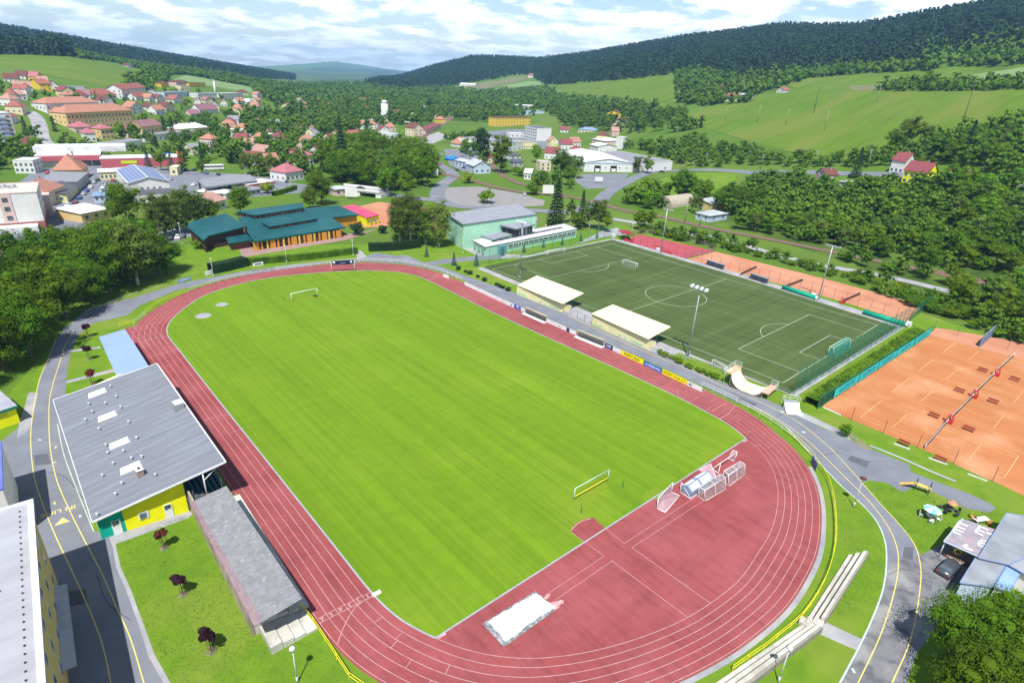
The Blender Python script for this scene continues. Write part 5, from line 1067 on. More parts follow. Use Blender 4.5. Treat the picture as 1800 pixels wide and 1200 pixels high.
# ------------------------------------------------------------------ tennis nets, chairs, benches
NETD = mat('tennis_net', (.035, .035, .035), .8, alpha=.9)
TENL = ['nearest the camera', 'second from the camera', 'third from the camera', 'farthest from the camera']
for i, (c, a, b) in enumerate(CR):
    o = thing('tennis_net', 'tennis net across the court '+TENL[i], 'tennis net', (c[0], c[1], 0), 0, 'nets of the four tennis courts'); mb = MB(); k = 12; vs = []
    for j in range(k+1): t = j/k; p = a+(b-a)*t; z = 1.07-.16*math.sin(math.pi*t); vs += [(p[0], p[1], .05), (p[0], p[1], z)]
    mb.add(vs, [(2*j, 2*j+2, 2*j+3, 2*j+1) for j in range(k)]); mb.build('net', NETD, o, True); mb = MB()
    for j in range(k): mb.tube(vs[2*j+1], vs[2*j+3], .045, 4, caps=False)
    mb.build('net_tape', FRAME, o, True)
    for p in (a, b): mb = MB(); mb.tube((p[0], p[1], 0), (p[0], p[1], 1.12), .07, 7); mb.build('post', FRAME, o, True)
def umpire(px, label):
    rz = math.atan2(nv[1], nv[0]); o = thing('umpire_chair', label, 'umpire chair', P(*px), rz, 'red umpire chairs between the tennis courts')
    for sx_, sy_ in ((-1, -1), (1, -1), (1, 1), (-1, 1)): mb = MB(); mb.tube((sx_*.65, sy_*.6, 0), (sx_*.35, sy_*.35, 1.6), .055, 5); mb.build('leg', RED_P, o)
    mb = MB(); mb.box((0, 0, 1.62), (.8, .8, .08)); mb.build('seat', RED_P, o); mb = MB(); mb.box((0, .38, 2.0), (.8, .06, .75)); mb.build('backrest', mat('pale_red', (.6, .25, .25), .6), o)
    mb = MB()
    for z in (.4, .8, 1.2): mb.box((0, -.55+.1*z, z), (1.0-.25*z, .07, .07))
    mb.build('ladder', RED_P, o); mb = MB(); mb.box((0, -.1, .35), (1.3, 1.0, .5)); mb.build('box', RED_P, o)
for q, l in (((1667.5, 742.5), 'red umpire chair between the two nearest tennis courts'), ((1711.5, 698), 'red umpire chair between the second and third tennis courts'), ((1750.5, 660), 'red umpire chair between the two farthest tennis courts')): umpire(q, l)
def bench(px, rz, label, m=None, group='red benches on the clay', w=1.9):
    m = m or mat('brown_red_bench', (.26, .045, .03), .7); o = thing('bench', label, 'bench', P(*px), rz, group)
    mb = MB(); mb.box((0, 0, .45), (w, .42, .06)); mb.build('seat', m, o); mb = MB(); mb.box((0, .25, .75), (w, .05, .35)); mb.build('backrest', m, o)
    for s in (-1, 1): mb = MB(); mb.box((s*w*.4, 0, .22), (.07, .4, .44)); mb.build('leg', m, o)
ca = math.atan2(lv[1], lv[0])+math.pi
for i, (x, y) in enumerate(((1640, 733), (1685, 689), (1726, 653), (1701, 757), (1744, 708), (1782, 669), (1587, 782), (1651, 810.5))):
    bench((x, y), ca, ['brown-red bench left of the nearest umpire chair', 'brown-red bench left of the middle umpire chair', 'brown-red bench left of the farthest umpire chair', 'brown-red bench right of the nearest umpire chair', 'brown-red bench right of the middle umpire chair', 'brown-red bench right of the farthest umpire chair', 'brown-red bench at the near fence left of the net', 'brown-red bench at the near fence right of the net'][i])
WB = mat('white_board', (.66, .64, .6), .6)
for i, (x0, y0, x1, y1) in enumerate(((1571, 780, 1599, 790), (1632, 805, 1665, 817), (1700, 833, 1735, 846), (1446, 716, 1478, 730))):
    mb = MB(); c = P((x0+x1)/2, (y0+y1)/2); a_, b_ = P(x0, y0), P(x1, y1); mb.box((c[0], c[1], .12), (math.dist(a_, b_), .12, .22), seg_ang(a_, b_)); tag(mb.build('edging_board', WB), ['white edging board at the near fence left of the first net', 'white edging board at the near fence right of the first net', 'white edging board at the near fence, rightmost', 'white edging board at the left corner of the tennis courts'][i], 'edging board', 'white boards along the near tennis fence')
# practice wall
o = thing('practice_wall', 'blue-grey practice wall standing behind the tennis courts', 'wall', P(1737, 597)); a, b = wp(1721.5, 610, 0), wp(1745, 588, 0); c = (a+b)/2; mb = MB(); mb.box((c.x, c.y, 1.5), ((b-a).length, .3, 3), seg_ang(a, b)); mb.build('panel', mat('bluegrey', (.16, .22, .30), .7, (.12, .17, .24), 1, stretch=(1, 1, .2)), o, True)
for t in (.05, .35, .65, .95): q = a.lerp(b, t); mb = MB(); mb.tube(q, q+Vector((0, 0, 3.2)), .1, 5); mb.build('post', METAL, o, True)
# rolled green covers and team shelters
for i, (x0, y0, x1, y1) in enumerate(((1376, 504, 1434, 523), (1518, 548, 1592, 570))):
    o = thing('rolled_cover', ['green rolled-up court cover in the middle of the row', 'green rolled-up court cover at the near end of the row'][i], 'rolled cover', P((x0+x1)/2, (y0+y1)/2), 0, 'green rolled covers beside the synthetic pitch'); a, b = wp(x0, y0, .7), wp(x1, y1, .7); mb = MB(); mb.tube(a, b, .7, 12); mb.build('roll', mat('roll_green', (.01, .30, .19), .5, (.01, .24, .15), 1.2), o, True)
    mb = MB(); mb.tube(b, b+(b-a).normalized()*.5, .55, 12); mb.build('end_cap', FRAME, o, True)
for i, (x0, y0, x1, y1) in enumerate(((1239, 465, 1270, 474.5), (1315, 489, 1347, 499.5))):
    o = thing('team_shelter', ['grey see-through team shelter farther from the camera', 'grey see-through team shelter nearer the camera'][i], 'team shelter', P((x0+x1)/2, (y0+y1)/2), 0, 'grey team shelters beside the clay courts'); a, b = wp(x0, y0, 0), wp(x1, y1, 0); d = (b-a).normalized(); n = Vector((-d.y, d.x, 0)); c = (a+b)/2; L_ = (b-a).length; an = math.atan2(d.y, d.x)
    for s in (-.25, .25): mb = MB(); q = c+n*.9+d*s*L_; mb.box((q.x, q.y, .95), (L_/2-.1, .08, 1.7), an); mb.build('back_panel', mat('shelter_grey', (.13, .15, .18), .4, (.2, .22, .25), 1.5, stretch=(2, 2, .2)), o, True)
    mb = MB(); q = c+n*.45+Vector((0, 0, 1.85)); mb.box((q.x, q.y, q.z), (L_, 1.1, .07), an); mb.build('roof', mat('shelter_roof', (.22, .24, .28), .4), o, True); mb = MB(); q = c+n*.3; mb.box((q.x, q.y, .45), (L_-.3, .4, .08), an); mb.build('bench', DKMET, o, True)
for (x, y), l in (((1104, 425.5), 'red bench in the left corner by the red court'), ((1171, 445), 'red bench at the front of the red court')): bench((x, y), fz, l, RED_P, 'red benches by the red court', 5)
bench((1413, 531), fz, 'small red bench beside a net post of the clay row', RED_P, 'red benches by the red court', 1.5) if False else None
umpire_px = (1480, 533); umpire(umpire_px, 'red umpire chair on the row of clay courts')
for i, (x0, y0, x1, y1) in enumerate(((1300, 485, 1330, 471), (1373, 509, 1411, 494), (1480, 532, 1512, 518))):
    a, b = wp(x0, y0, 0), wp(x1, y1, 0); o = thing('tennis_net', ['tennis net of the clay row between the two grey shelters', 'tennis net of the clay row above the green cover', 'tennis net of the clay row beside the red umpire chair'][i], 'tennis net', (a+b)/2, 0, 'nets of the clay row'); mb = MB(); mb.add([(a.x, a.y, .05), (b.x, b.y, .05), (b.x, b.y, 1), (a.x, a.y, 1)], [(0, 1, 2, 3)]); mb.build('net', NETD, o, True)
    for p in (a, b): mb = MB(); mb.tube(p, p+Vector((0, 0, 1.1)), .06, 6); mb.build('post', FRAME, o, True)
for (x, y), l, m_ in (((1157, 442), 'white cabinet at the foot of the far floodlight', FRAME), ((1429, 523), 'white box at the end of the green rolled cover', FRAME), ((1596, 573), 'small white and blue machine at the paving corner', FRAME), ((1078, 417), 'white cabinet in the far corner of the synthetic pitch', FRAME)):
    q = P(x, y); o = thing('cabinet', l, 'cabinet', q, fz); mb = MB(); mb.box((0, 0, .65), (1.3, .9, 1.3)); mb.build('body', m_, o); mb = MB(); mb.box((0, -.46, .6), (.5, .03, .9)); mb.build('door', GREYL, o)
# pitch-side low fence with gate between the tribunes, metal fence behind ramps
railing('fence', 'grey metal fence with a gate between the two tribunes', 'fence', [(990, 549), (1040, 571)], 2.0, DKMET, 2.2, (1.0, .1), .03, False, .05)
railing('fence', 'grey railing along the near side of the synthetic pitch', 'fence', [(1140, 612), (1200, 630), (1300, 664), (1390, 697)], 1.1, METAL, 3.0, (1.0, .5), .03, False, .04)
# ================================================================== terraces bottom right
def long_steps(label, a0, a1, b0, b1, n=3):
    o = thing('terrace_steps', label, 'steps', (Vector(P(*a0))+Vector(P(*b1)))*.5, 0, 'long concrete terrace steps outside the near curve')
    A_, B_, C_, D_ = [Vector(P(*q)) for q in (a0, a1, b1, b0)]
    for i in range(n):
        for s, e, z in ((i/n, (i+.62)/n, .38*(i+1)), ((i+.62)/n, (i+1)/n, .38*(i+.45))):
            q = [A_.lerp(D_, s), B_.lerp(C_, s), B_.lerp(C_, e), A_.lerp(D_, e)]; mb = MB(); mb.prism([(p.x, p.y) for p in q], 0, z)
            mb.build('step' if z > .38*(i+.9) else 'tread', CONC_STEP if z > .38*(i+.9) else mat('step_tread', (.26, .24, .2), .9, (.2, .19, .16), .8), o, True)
long_steps('upper flight of three long concrete steps on the grass at the right', (1417, 1092), (1491, 977), (1451, 1096), (1525, 979))
long_steps('lower flight of three long concrete steps running off the bottom edge', (1240, 1215), (1414, 1097), (1310, 1215), (1444, 1112))
o = thing('stairs', 'small concrete stair between the two flights of terrace steps', 'stairs', P(1428, 1100))
for i, t in enumerate((0, .33, .66)): q0 = P(1415+t*34, 1092+t*6); q1 = P(1411+t*34, 1100+t*8); mb = MB(); c = ((q0[0]+q1[0])/2, (q0[1]+q1[1])/2, .3+.12*i); mb.box(c, (1.1, 1.1, .5), seg_ang(q0, q1)); mb.build('step', CONC_STEP, o, True)
# ditch with stones, rocks, plank bench
mb = MB(); ribbon(catmull([P(*q)[:2] for q in ((1528, 783), (1560, 795), (1600, 812), (1640, 830), (1680, 846))], False, 1.), .6, .06, False, mb); struct(mb.build('drain_strip', CONC), 'narrow concrete drain in the grass below the tennis courts')
# ------------------------------------------------------------------ playground ramp, tables, clubhouse
o = thing('play_ramp', 'yellow wooden play ramp with black hand frames', 'play ramp', P(1610, 860)); a, b = wp(1581, 849, .1), wp(1634, 868, .1); d = (b-a).normalized(); n = Vector((-d.y, d.x, 0)); u = Vector((0, 0, 1)); t0, t1 = a.lerp(b, .45)+u*1.1, b+u*1.0
mb = MB()
for p, q in ((a, t0), (t0, t1)): mb.add([p-n*.4, p+n*.4, q+n*.4, q-n*.4, p-n*.4-u*.08, p+n*.4-u*.08, q+n*.4-u*.08, q-n*.4-u*.08], [(0, 3, 2, 1), (4, 5, 6, 7), (0, 1, 5, 4), (1, 2, 6, 5), (2, 3, 7, 6), (3, 0, 4, 7)])
mb.build('deck', mat('yellow_deck', (.6, .42, .06), .7, (.5, .36, .12), .8), o, True)
for tt in (.5, .95): 
    mb = MB(); q = a.lerp(b, tt); mb.tube(q-n*.5-u*.1, q-n*.5+u*2.0, .05, 5); mb.tube(q+n*.5-u*.1, q+n*.5+u*2.0, .05, 5); mb.tube(q-n*.5+u*2.0, q+n*.5+u*2.0, .05, 5); mb.build('hand_frame', DKMET, o, True)
def parasol_table(px, label, top, h, r, chairs, cm, ntop=8, table=True):
    o = thing('parasol_table', label, 'parasol table', P(*px)); mb = MB(); mb.tube((0, 0, 0), (0, 0, h), .05, 6); mb.build('pole', DKMET, o)
    vs = [(0, 0, h+.35)]+[(r*math.cos(2*math.pi*i/ntop), r*math.sin(2*math.pi*i/ntop), h-.25) for i in range(ntop)]; mb = MB(); mb.add(vs, [(0, 1+i, 1+(i+1) % ntop) for i in range(ntop)], 0)
    mb.m = [i % 2 for i in range(ntop)]; mb.build('parasol', top, o); mb = MB(); mb.tube((0, 0, .7), (0, 0, .75), .6, 12); mb.tube((0, 0, 0), (0, 0, .7), .06, 6); mb.build('table', cm, o)
    for i in range(chairs):
        t = 2*math.pi*i/chairs+.4; x, y = 1.15*math.cos(t), 1.15*math.sin(t); c = thing('garden_chair', label.split(' with')[0]+' chair', 'chair', (P(*px)[0]+x, P(*px)[1]+y, 0), t-math.pi/2, 'chairs round the '+label[:18])
        c['label'] = ('white' if cm is FRAME else 'dark')+' garden chair at the '+('turquoise' if cm is FRAME else 'orange')+' parasol table'
        c['group'] = c['label']+'s'
        mb = MB(); mb.box((0, 0, .42), (.5, .5, .05)); mb.build('seat', cm, c); mb = MB(); mb.box((0, .25, .72), (.5, .05, .55)); mb.build('backrest', cm, c)
        for sx_, sy_ in ((-1, -1), (1, -1), (1, 1), (-1, 1)): mb = MB(); mb.box((sx_*.21, sy_*.21, .2), (.04, .04, .4)); mb.build('leg', cm, c)
parasol_table((1633, 911), 'white plastic table set with turquoise and white parasol on the lawn', [mat('parasol_teal', (.16, .5, .48), .7), FRAME], 2.0, 1.3, 4, FRAME)
parasol_table((1668, 899), 'dark table set with folded orange striped parasol on the lawn', [mat('parasol_orange', (.5, .27, .08), .7), mat('parasol_pink', (.5, .2, .16), .7)], 1.9, .75, 5, DKMET)
o = thing('garden_table', 'white garden table with orange and yellow things behind the shed', 'table', wp(1722, 918, 0), -.5); mb = MB(); mb.box((0, 0, .72), (2.4, .9, .06)); mb.build('table_top', FRAME, o)
for sx_, sy_ in ((-1, -1), (1, -1), (1, 1), (-1, 1)): mb = MB(); mb.box((sx_*1.0, sy_*.35, .35), (.07, .07, .7)); mb.build('leg', FRAME, o)
for i, (x, y, cm) in enumerate(((1709, 911, mat('orange_plastic', (.6, .25, .05), .6)), (1713, 917, mat('maroon_plastic', (.25, .05, .06), .6)), (1737, 922, mat('orange_plastic', (.6, .25, .05), .6)))):
    q = P(x, y); c = thing('garden_chair', ['orange garden chair left of the white table behind the shed', 'dark red garden chair beside the white table behind the shed', 'orange garden chair right of the white table behind the shed'][i], 'chair', q, i*1.1); mb = MB(); mb.box((0, 0, .42), (.5, .5, .06)); mb.build('seat', cm, c); mb = MB(); mb.box((0, .25, .75), (.5, .06, .6)); mb.build('backrest', cm, c)
    for s in (-1, 1): mb = MB(); mb.box((s*.2, 0, .2), (.05, .4, .4)); mb.build('leg', cm, c)
# shed with lettered roof
FELT = mat('mauve_felt', (.30, .27, .29), .85, (.22, .2, .22), 1.1, col3=(.33, .24, .25), scale3=.5, lo3=.5, hi3=.6); FELTG = mat('grey_felt_roof', (.215, .225, .245), .85, (.17, .18, .2), 1.2, col3=(.27, .28, .3), scale3=.3)
def zpoly(name, pts, z, t, m, root): mb = MB(); mb.prism([P(x, y, z)[:2] for x, y in pts], z-t, z); return mb.build(name, m, root, True)
o = thing('shed', 'open shed with mauve felt roof bearing white letters', 'shed', P(1690, 965)); rp = [(1659, 951), (1692, 911), (1750, 930), (1720, 978)]
zpoly('roof', rp, 3.0, .15, FELT, o)
pc = [Vector(P(x, y, 3.0)) for x, y in rp]; mb = MB(); mb.tube(pc[0], pc[1], .09, 5); mb.tube(pc[0], pc[3], .08, 5); mb.build('roof_trim', mat('pale_blue_trim', (.4, .5, .65), .6), o, True)
for q in pc: mb = MB(); i_ = q.lerp((pc[0]+pc[2])/2, .07); mb.tube((i_.x, i_.y, 0), (i_.x, i_.y, 2.85), .08, 6); mb.build('post', LAMPM, o, True)
cen_ = (pc[0]+pc[2])/2; w0, w1 = pc[1].lerp(cen_, .1), pc[2].lerp(cen_, .1); mb = MB(); mb.box((((w0+w1)/2).x, ((w0+w1)/2).y, 1.4), ((w1-w0).length, .12, 2.8), seg_ang(w0, w1)); mb.build('back_wall', W_BROWN, o, True)
w0, w1 = pc[0].lerp(cen_, .25), pc[3].lerp(cen_, .25); md = (w0+w1)/2; mb = MB(); mb.box((md.x, md.y, .5), ((w1-w0).length, .06, .95), seg_ang(w0, w1)); mb.build('counter', mat('stained_wood', (.13, .07, .05), .8), o, True)
dd = (w1-w0).normalized(); nn = Vector((dd.y, -dd.x, 0)); q = w0.lerp(w1, .42)+Vector((0, 0, -1.2)); mb = MB(); mb.tube(q+nn*.1, q+nn*.18, .5, 16); mb.build('round_sign', mat('orange_sign', (.75, .42, .02), .5), o, True); mb = MB(); mb.tube(q+nn*.19, q+nn*.2, .26, 12); mb.build('sign_emblem', DKMET, o, True)
mb = MB()
for k in range(7): p = w0.lerp(w1, .15+.1*k); mb.box((p.x+nn.x*.05, p.y+nn.y*.05, .5), (.16, .03, .5), seg_ang(w0, w1))
mb.build('balusters', mat('pale_wood', (.5, .38, .28), .7), o, True)
LET = mat('roof_letters', (.66, .64, .64), .7)
# roof letters drawn as white strips: E, R, L, E as in the photograph
def strip(x0, y0, x1, y1, w=.28): a = Vector(P(x0, y0, 3.0)); b = Vector(P(x1, y1, 3.0)); mbl.box((((a+b)/2).x, ((a+b)/2).y, 3.012), ((b-a).length, w, .02), seg_ang(a, b))
mbl = MB()
for s in ((1674.5, 933, 1688, 915), (1688, 919, 1701, 924), (1683, 925, 1697, 930), (1679, 929.5, 1694, 935), (1675, 934, 1689, 939)): strip(*s)
mbl.build('lettering', LET, o, True); mbl = MB()
for s in ((1714.5, 934, 1723.5, 923.5), (1723, 925, 1737, 931), (1718, 930, 1733, 936), (1714.5, 934.5, 1728, 941), (1731, 935, 1747, 940)): strip(*s)
mbl.build('lettering', LET, o, True); mbl = MB()
for s in ((1719, 956, 1727, 948), (1727, 948.5, 1733, 951), (1723, 953, 1732, 956), (1719, 956.5, 1729, 961)): strip(*s)
mbl.build('lettering', LET, o, True); mbl = MB()
for s in ((1694, 960, 1700, 957), (1694, 961, 1710, 967)): strip(*s, w=.4)
mbl.build('lettering', LET, o, True)
o = thing('clubhouse', 'long clubhouse with grey felt roofs and pale blue trim', 'clubhouse', P(1760, 985))
def cblock(nm, pts, z, m, wm, zr=None):
    c = [P(x, y, z)[:2] for x, y in pts]; cm_ = np.mean(c, axis=0); mb = MB(); mb.prism([tuple(np.array(p)*.94+cm_*.06) for p in c], 0, z-.2); w = mb.build('wall', wm, o, True); mb = MB(); mb.prism(c, z-.15, z); mb.build(nm, m, o, True)
    mb = MB()
    for p, q in zip(c, c[1:]+c[:1]): mb.tube((p[0], p[1], z-.06), (q[0], q[1], z-.06), .1, 4)
    mb.build('gutter', mat('blue_gutter', (.20, .26, .40), .6), o, True)
cblock('roof', [(1720, 979), (1770, 901), (1850, 915), (1850, 960), (1773, 991)], 3.3, FELTG, W_WHITE)
cblock('porch_roof', [(1688, 1023), (1715, 980), (1768, 991), (1744, 1030)], 2.9, FELTG, W_BLUE)
cblock('rear_roof', [(1774, 992), (1856, 948), (1900, 980), (1840, 1030)], 3.1, mat('pale_felt', (.30, .31, .34), .8), W_WHITE)
cblock('canopy_roof', [(1770, 994), (1796, 1002), (1775, 1040), (1748, 1031)], 2.7, mat('blue_plastic', (.24, .36, .58), .4), W_WHITE)
# car by the clubhouse
def car(name, label, loc, rz, m, group=None, s=1.0, detailed=True):
    o = thing(name, label, 'car', loc, rz, group); o.scale = (s, s, s)
    key = 'car_body_'+m.name
    if key not in _WM:
        sec = [(-2.15, .35, .62, .78), (-2.1, .25, .95, .86), (-1.5, .2, 1.0, .88), (-.85, .2, 1.03, .89), (.6, .2, .98, .89), (1.4, .2, .92, .87), (2.0, .25, .78, .82), (2.18, .35, .6, .7)]
        mb = MB(); vs = []
        for x, zb, zt_, hw in sec: vs += [(x, -hw, zb), (x, -hw*1.0, (zb+zt_)/2), (x, -hw*.88, zt_), (x, hw*.88, zt_), (x, hw, (zb+zt_)/2), (x, hw, zb)]
        n_ = len(sec); mb.add(vs, [(6*i+k, 6*i+(k+1) % 6, 6*(i+1)+(k+1) % 6, 6*(i+1)+k) for i in range(n_-1) for k in range(6)]+[(5, 4, 3, 2, 1, 0), tuple(6*(n_-1)+k for k in range(6))], 0, True)
        me = mb.build('body', m); _WM[key] = me.data; bpy.data.objects.remove(me)
        mb = MB(); mb.add([(-1.45, -.72, 1.0), (.95, -.72, .97), (.95, .72, .97), (-1.45, .72, 1.0), (-.95, -.58, 1.4), (.25, -.58, 1.43), (.25, .58, 1.43), (-.95, .58, 1.4)], [(0, 1, 5, 4), (1, 2, 6, 5), (2, 3, 7, 6), (3, 0, 4, 7)]); me = mb.build('windows', GLASS); _WM['car_glass'] = me.data; bpy.data.objects.remove(me)
        mb = MB(); mb.add([(-1.0, -.6, 1.41), (.3, -.6, 1.44), (.3, .6, 1.44), (-1.0, .6, 1.41), (-.95, -.5, 1.46), (.25, -.5, 1.49), (.25, .5, 1.49), (-.95, .5, 1.46)], [(3, 2, 1, 0), (4, 5, 6, 7), (0, 1, 5, 4), (1, 2, 6, 5), (2, 3, 7, 6), (3, 0, 4, 7)], 0); me = mb.build('roof', m); _WM['car_roof_'+m.name] = me.data; bpy.data.objects.remove(me)
        mb = MB(); mb.tube((0, -.1, 0), (0, .1, 0), .32, 14); me = mb.build('wheel', DARK); _WM['car_wheel'] = me.data; bpy.data.objects.remove(me)
        mb = MB(); mb.box((0, 0, 0), (.1, .35, .14)); me = mb.build('light', RED_P); _WM['car_tail'] = me.data; bpy.data.objects.remove(me)
        mb = MB(); mb.box((0, 0, 0), (.1, .35, .14)); me = mb.build('light', FRAME); _WM['car_head'] = me.data; bpy.data.objects.remove(me)
    put(_WM[key], o, (0, 0, 0), 0, 'body'); put(_WM['car_glass'], o, (0, 0, 0), 0, 'windows'); put(_WM['car_roof_'+m.name], o, (0, 0, 0), 0, 'roof')
    for x, y in ((-1.35, -.8), (-1.35, .8), (1.35, -.8), (1.35, .8)): put(_WM['car_wheel'], o, (x, y, .32), 0, 'wheel')
    if detailed:
        for y in (-.6, .6): put(_WM['car_tail'], o, (-2.13, y, .75), 0, 'tail_light'); put(_WM['car_head'], o, (2.1, y, .68), 0, 'headlight')
    return o
CARM = {'grey': mat('car_grey', (.10, .115, .13), .3, metal=.5), 'white': mat('car_white', (.65, .65, .65), .3), 'red': mat('car_red', (.40, .03, .03), .3), 'blue': mat('car_blue', (.03, .06, .22), .3), 'black': mat('car_black', (.025, .027, .03), .3), 'silver': mat('car_silver', (.4, .42, .44), .3, metal=.4), 'maroon': mat('car_maroon', (.16, .03, .04), .3)}
c0, c1 = Vector(P(1654, 1014)), Vector(P(1676, 991)); car('parked_car', 'dark grey car parked beside the lettered shed', (c0+c1)/2, math.atan2((c1-c0).y, (c1-c0).x), CARM['grey'])
# ================================================================== ground cover further out
for nm, off, m, pts, lb in (
 ('field', .22, G_FIELD, [(-60, 96), (0, 94), (60, 97), (140, 104), (200, 113), (262, 126), (255, 132), (215, 150), (180, 153), (120, 140), (60, 128), (0, 116), (-60, 112)], 'large green meadow on the left hillside'),
 ('field', .22, G_PALE, [(303, 140), (325, 133), (350, 136), (400, 146), (472, 157), (455, 166), (430, 162), (380, 153), (330, 147)], 'pale green crop field behind the town'),
 ('field', .22, G_FIELD, [(975, 151), (1060, 143), (1175, 134), (1182, 150), (1190, 180), (1130, 180), (1080, 170), (1010, 165)], 'green meadow in the middle below the wood'),
 ('field', .22, G_FIELD, [(1190, 196), (1260, 188), (1400, 155), (1360, 143), (1500, 131), (1620, 119), (1710, 118), (1800, 124), (1900, 124), (1900, 235), (1700, 245), (1620, 250), (1540, 272), (1500, 284), (1400, 270), (1300, 244), (1215, 218)], 'wide green hillside meadow on the right'),
 ('field', .3, G_PALE, [(1655, 147), (1720, 130), (1800, 119), (1900, 112), (1900, 145), (1800, 143), (1700, 140)], 'pale crop field on the upper right hillside'),
 ('far_plain', 1.5, mat('far_wooded_plain', (.035, .07, .03), .95, (.05, .09, .035), .0009, col3=(.13, .17, .06), scale3=.0016, lo3=.56, hi3=.6), [(420, 128), (520, 124), (590, 116.5), (640, 121), (720, 126), (760, 131), (760, 152), (600, 156), (460, 146)], 'far bluish plain of woods and fields under the skyline'),
 ('field', .25, G_SOIL, [(1490, 152), (1545, 150), (1560, 158), (1500, 160)], None),
 ('field', .22, G_SOIL, [(790, 157), (850, 146), (915, 135), (925, 141), (870, 152), (850, 158)], 'brownish strip field below the wooded hill'), ('field', .25, G_PALE, [(862, 160), (890, 150), (930, 143), (960, 143), (950, 150), (900, 155)], None),
 ('field', .22, G_SOIL, [(778, 187), (800, 182), (842, 176), (840, 183), (800, 190)], None), ('field', .22, G_FIELD, [(808, 165), (840, 163), (838, 172), (812, 174)], None),
 ('field', .22, G_SOIL, [(505, 172), (520, 168), (545, 180), (530, 183)], None), ('field', .4, G_LAWN, [(1130, 345), (1150, 322), (1185, 306), (1295, 305), (1290, 338), (1230, 345), (1190, 352)], 'bright green meadow by the road on the right')):
    ys = [p[1] for p in pts]; dpatch(nm, pts, off, m, lb, max(.6, (max(ys)-min(ys))/40), 30)
for pts, m, lb in (
 ([(-40, 475), (-40, 455), (0, 450), (60, 440), (140, 432), (230, 420), (290, 405), (330, 398), (332, 412), (290, 425), (240, 440), (130, 455), (60, 478), (0, 495)], CONC, 'pale car park along the hedge at the left'),
 ([(-40, 430), (-40, 380), (60, 300), (110, 292), (190, 290), (330, 296), (345, 312), (330, 330), (200, 345), (150, 400), (80, 425)], ASPH, 'grey asphalt yards between the buildings at the left'),
 ([(280, 422), (290, 408), (335, 402), (345, 412), (300, 428)], ASPH, None), ([(300, 305), (480, 312), (560, 335), (520, 340), (400, 350), (310, 340)], ASPH, 'petrol station forecourt'),
 ([(640, 400), (610, 378), (600, 370), (665, 355), (740, 363), (830, 380), (785, 402), (700, 402), (680, 398)], CLAY2, 'pale clay courts behind the trees'),
 ([(765, 330), (842, 328), (912, 340), (958, 353), (955, 362), (893, 364), (830, 362), (770, 358), (760, 345)], mat('gravel', (.235, .225, .215), .95, (.2, .19, .185), .2), 'pinkish gravel parking area'),
 ([(1010, 318), (1024, 306), (1105, 305), (1098, 318), (1070, 330), (1030, 332)], ASPH, 'factory forecourt'), ([(655, 250), (700, 256), (770, 232), (790, 240), (740, 262), (700, 268)], CONC, None),
 ([(840, 232), (935, 225), (990, 250), (960, 262), (880, 262)], ASPH, None), ([(780, 262), (850, 262), (860, 300), (820, 305), (790, 290)], ASPH, None), ([(420, 432), (640, 408), (665, 402), (612, 421), (440, 450), (425, 452)], mat('brick_paving', (.30, .19, .17), .9), 'reddish paving in front of the green-roofed hall')):
    PZ = globals().get('PZ', .012)+.001; struct(flat_ng([P(*q)[:2] for q in pts], PZ).build('paving', m), lb)
droad('road', [(1010, 372), (1050, 357), (1065, 342), (1083, 330), (1107, 317), (1133, 306), (1164, 300), (1217, 299), (1290, 301), (1357, 303), (1450, 304), (1543, 306), (1640, 312)], 8, .14, ASPH, 'grey road curving up behind the factory')
droad('road', [(748, 262), (762, 268), (758, 276), (770, 289), (790, 300), (797, 310), (780, 323), (770, 335), (772, 350), (800, 362), (900, 368), (1010, 372), (1060, 352)], 8, .145, ASPH, 'winding grey road past the station')
droad('road', [(260, 300), (314, 303), (400, 308), (478, 318), (512, 325), (584, 331), (668, 340), (740, 350), (775, 352)], 8, .14, ASPH, 'main road crossing the town')
droad('road', [(50, 196), (62, 205), (70, 222), (75, 245), (95, 262), (140, 280), (200, 292), (262, 300)], 9, .14, CONC, 'pale road climbing the hill at the left')
droad('road', [(286, 131), (278, 145), (262, 158), (280, 166), (330, 168)], 7, .3, CONC); droad('path', [(820, 262), (850, 253), (878, 252)], 6, .14, ASPH)
droad('road', [(1076, 385), (1150, 398), (1200, 410), (1255, 418), (1420, 462), (1560, 487), (1700, 520)], 5, .14, CONC, 'pale lane below the railway')
RB = mat('rail_ballast', (.20, .135, .10), .95, (.14, .09, .07), .8, stretch=(1, 1, 1)); RL = mat('rusty_rail', (.12, .06, .04), .6)
def railway(px, label, w=4.6, off=.25):
    c = catmull([T(*q)[:2] for q in px], False, 5.); o = struct(ribbon(c, w, off, zf=tz).build('railway', RB), label)
    mb = MB()
    for s in (-.75, .75): ribbon(c, .14, off+.14, mb=mb, off=s, zf=tz)
    struct(mb.build('rails', RL))
railway([(795, 205), (770, 222), (735, 245), (700, 264), (680, 280)], 'railway tracks leading past the station', 9); railway([(700, 262), (760, 300), (837, 320), (878, 331), (924, 339), (994, 346), (1040, 354), (1100, 371), (1170, 383), (1236, 399), (1318, 415), (1372, 425), (1504, 452), (1586, 468), (1668, 484), (1800, 512)], 'rust-brown railway line running right above the courts'); railway([(858, 272), (863, 284), (873, 300), (897, 316), (935, 330), (994, 343)], 'curved siding joining the railway', 4)
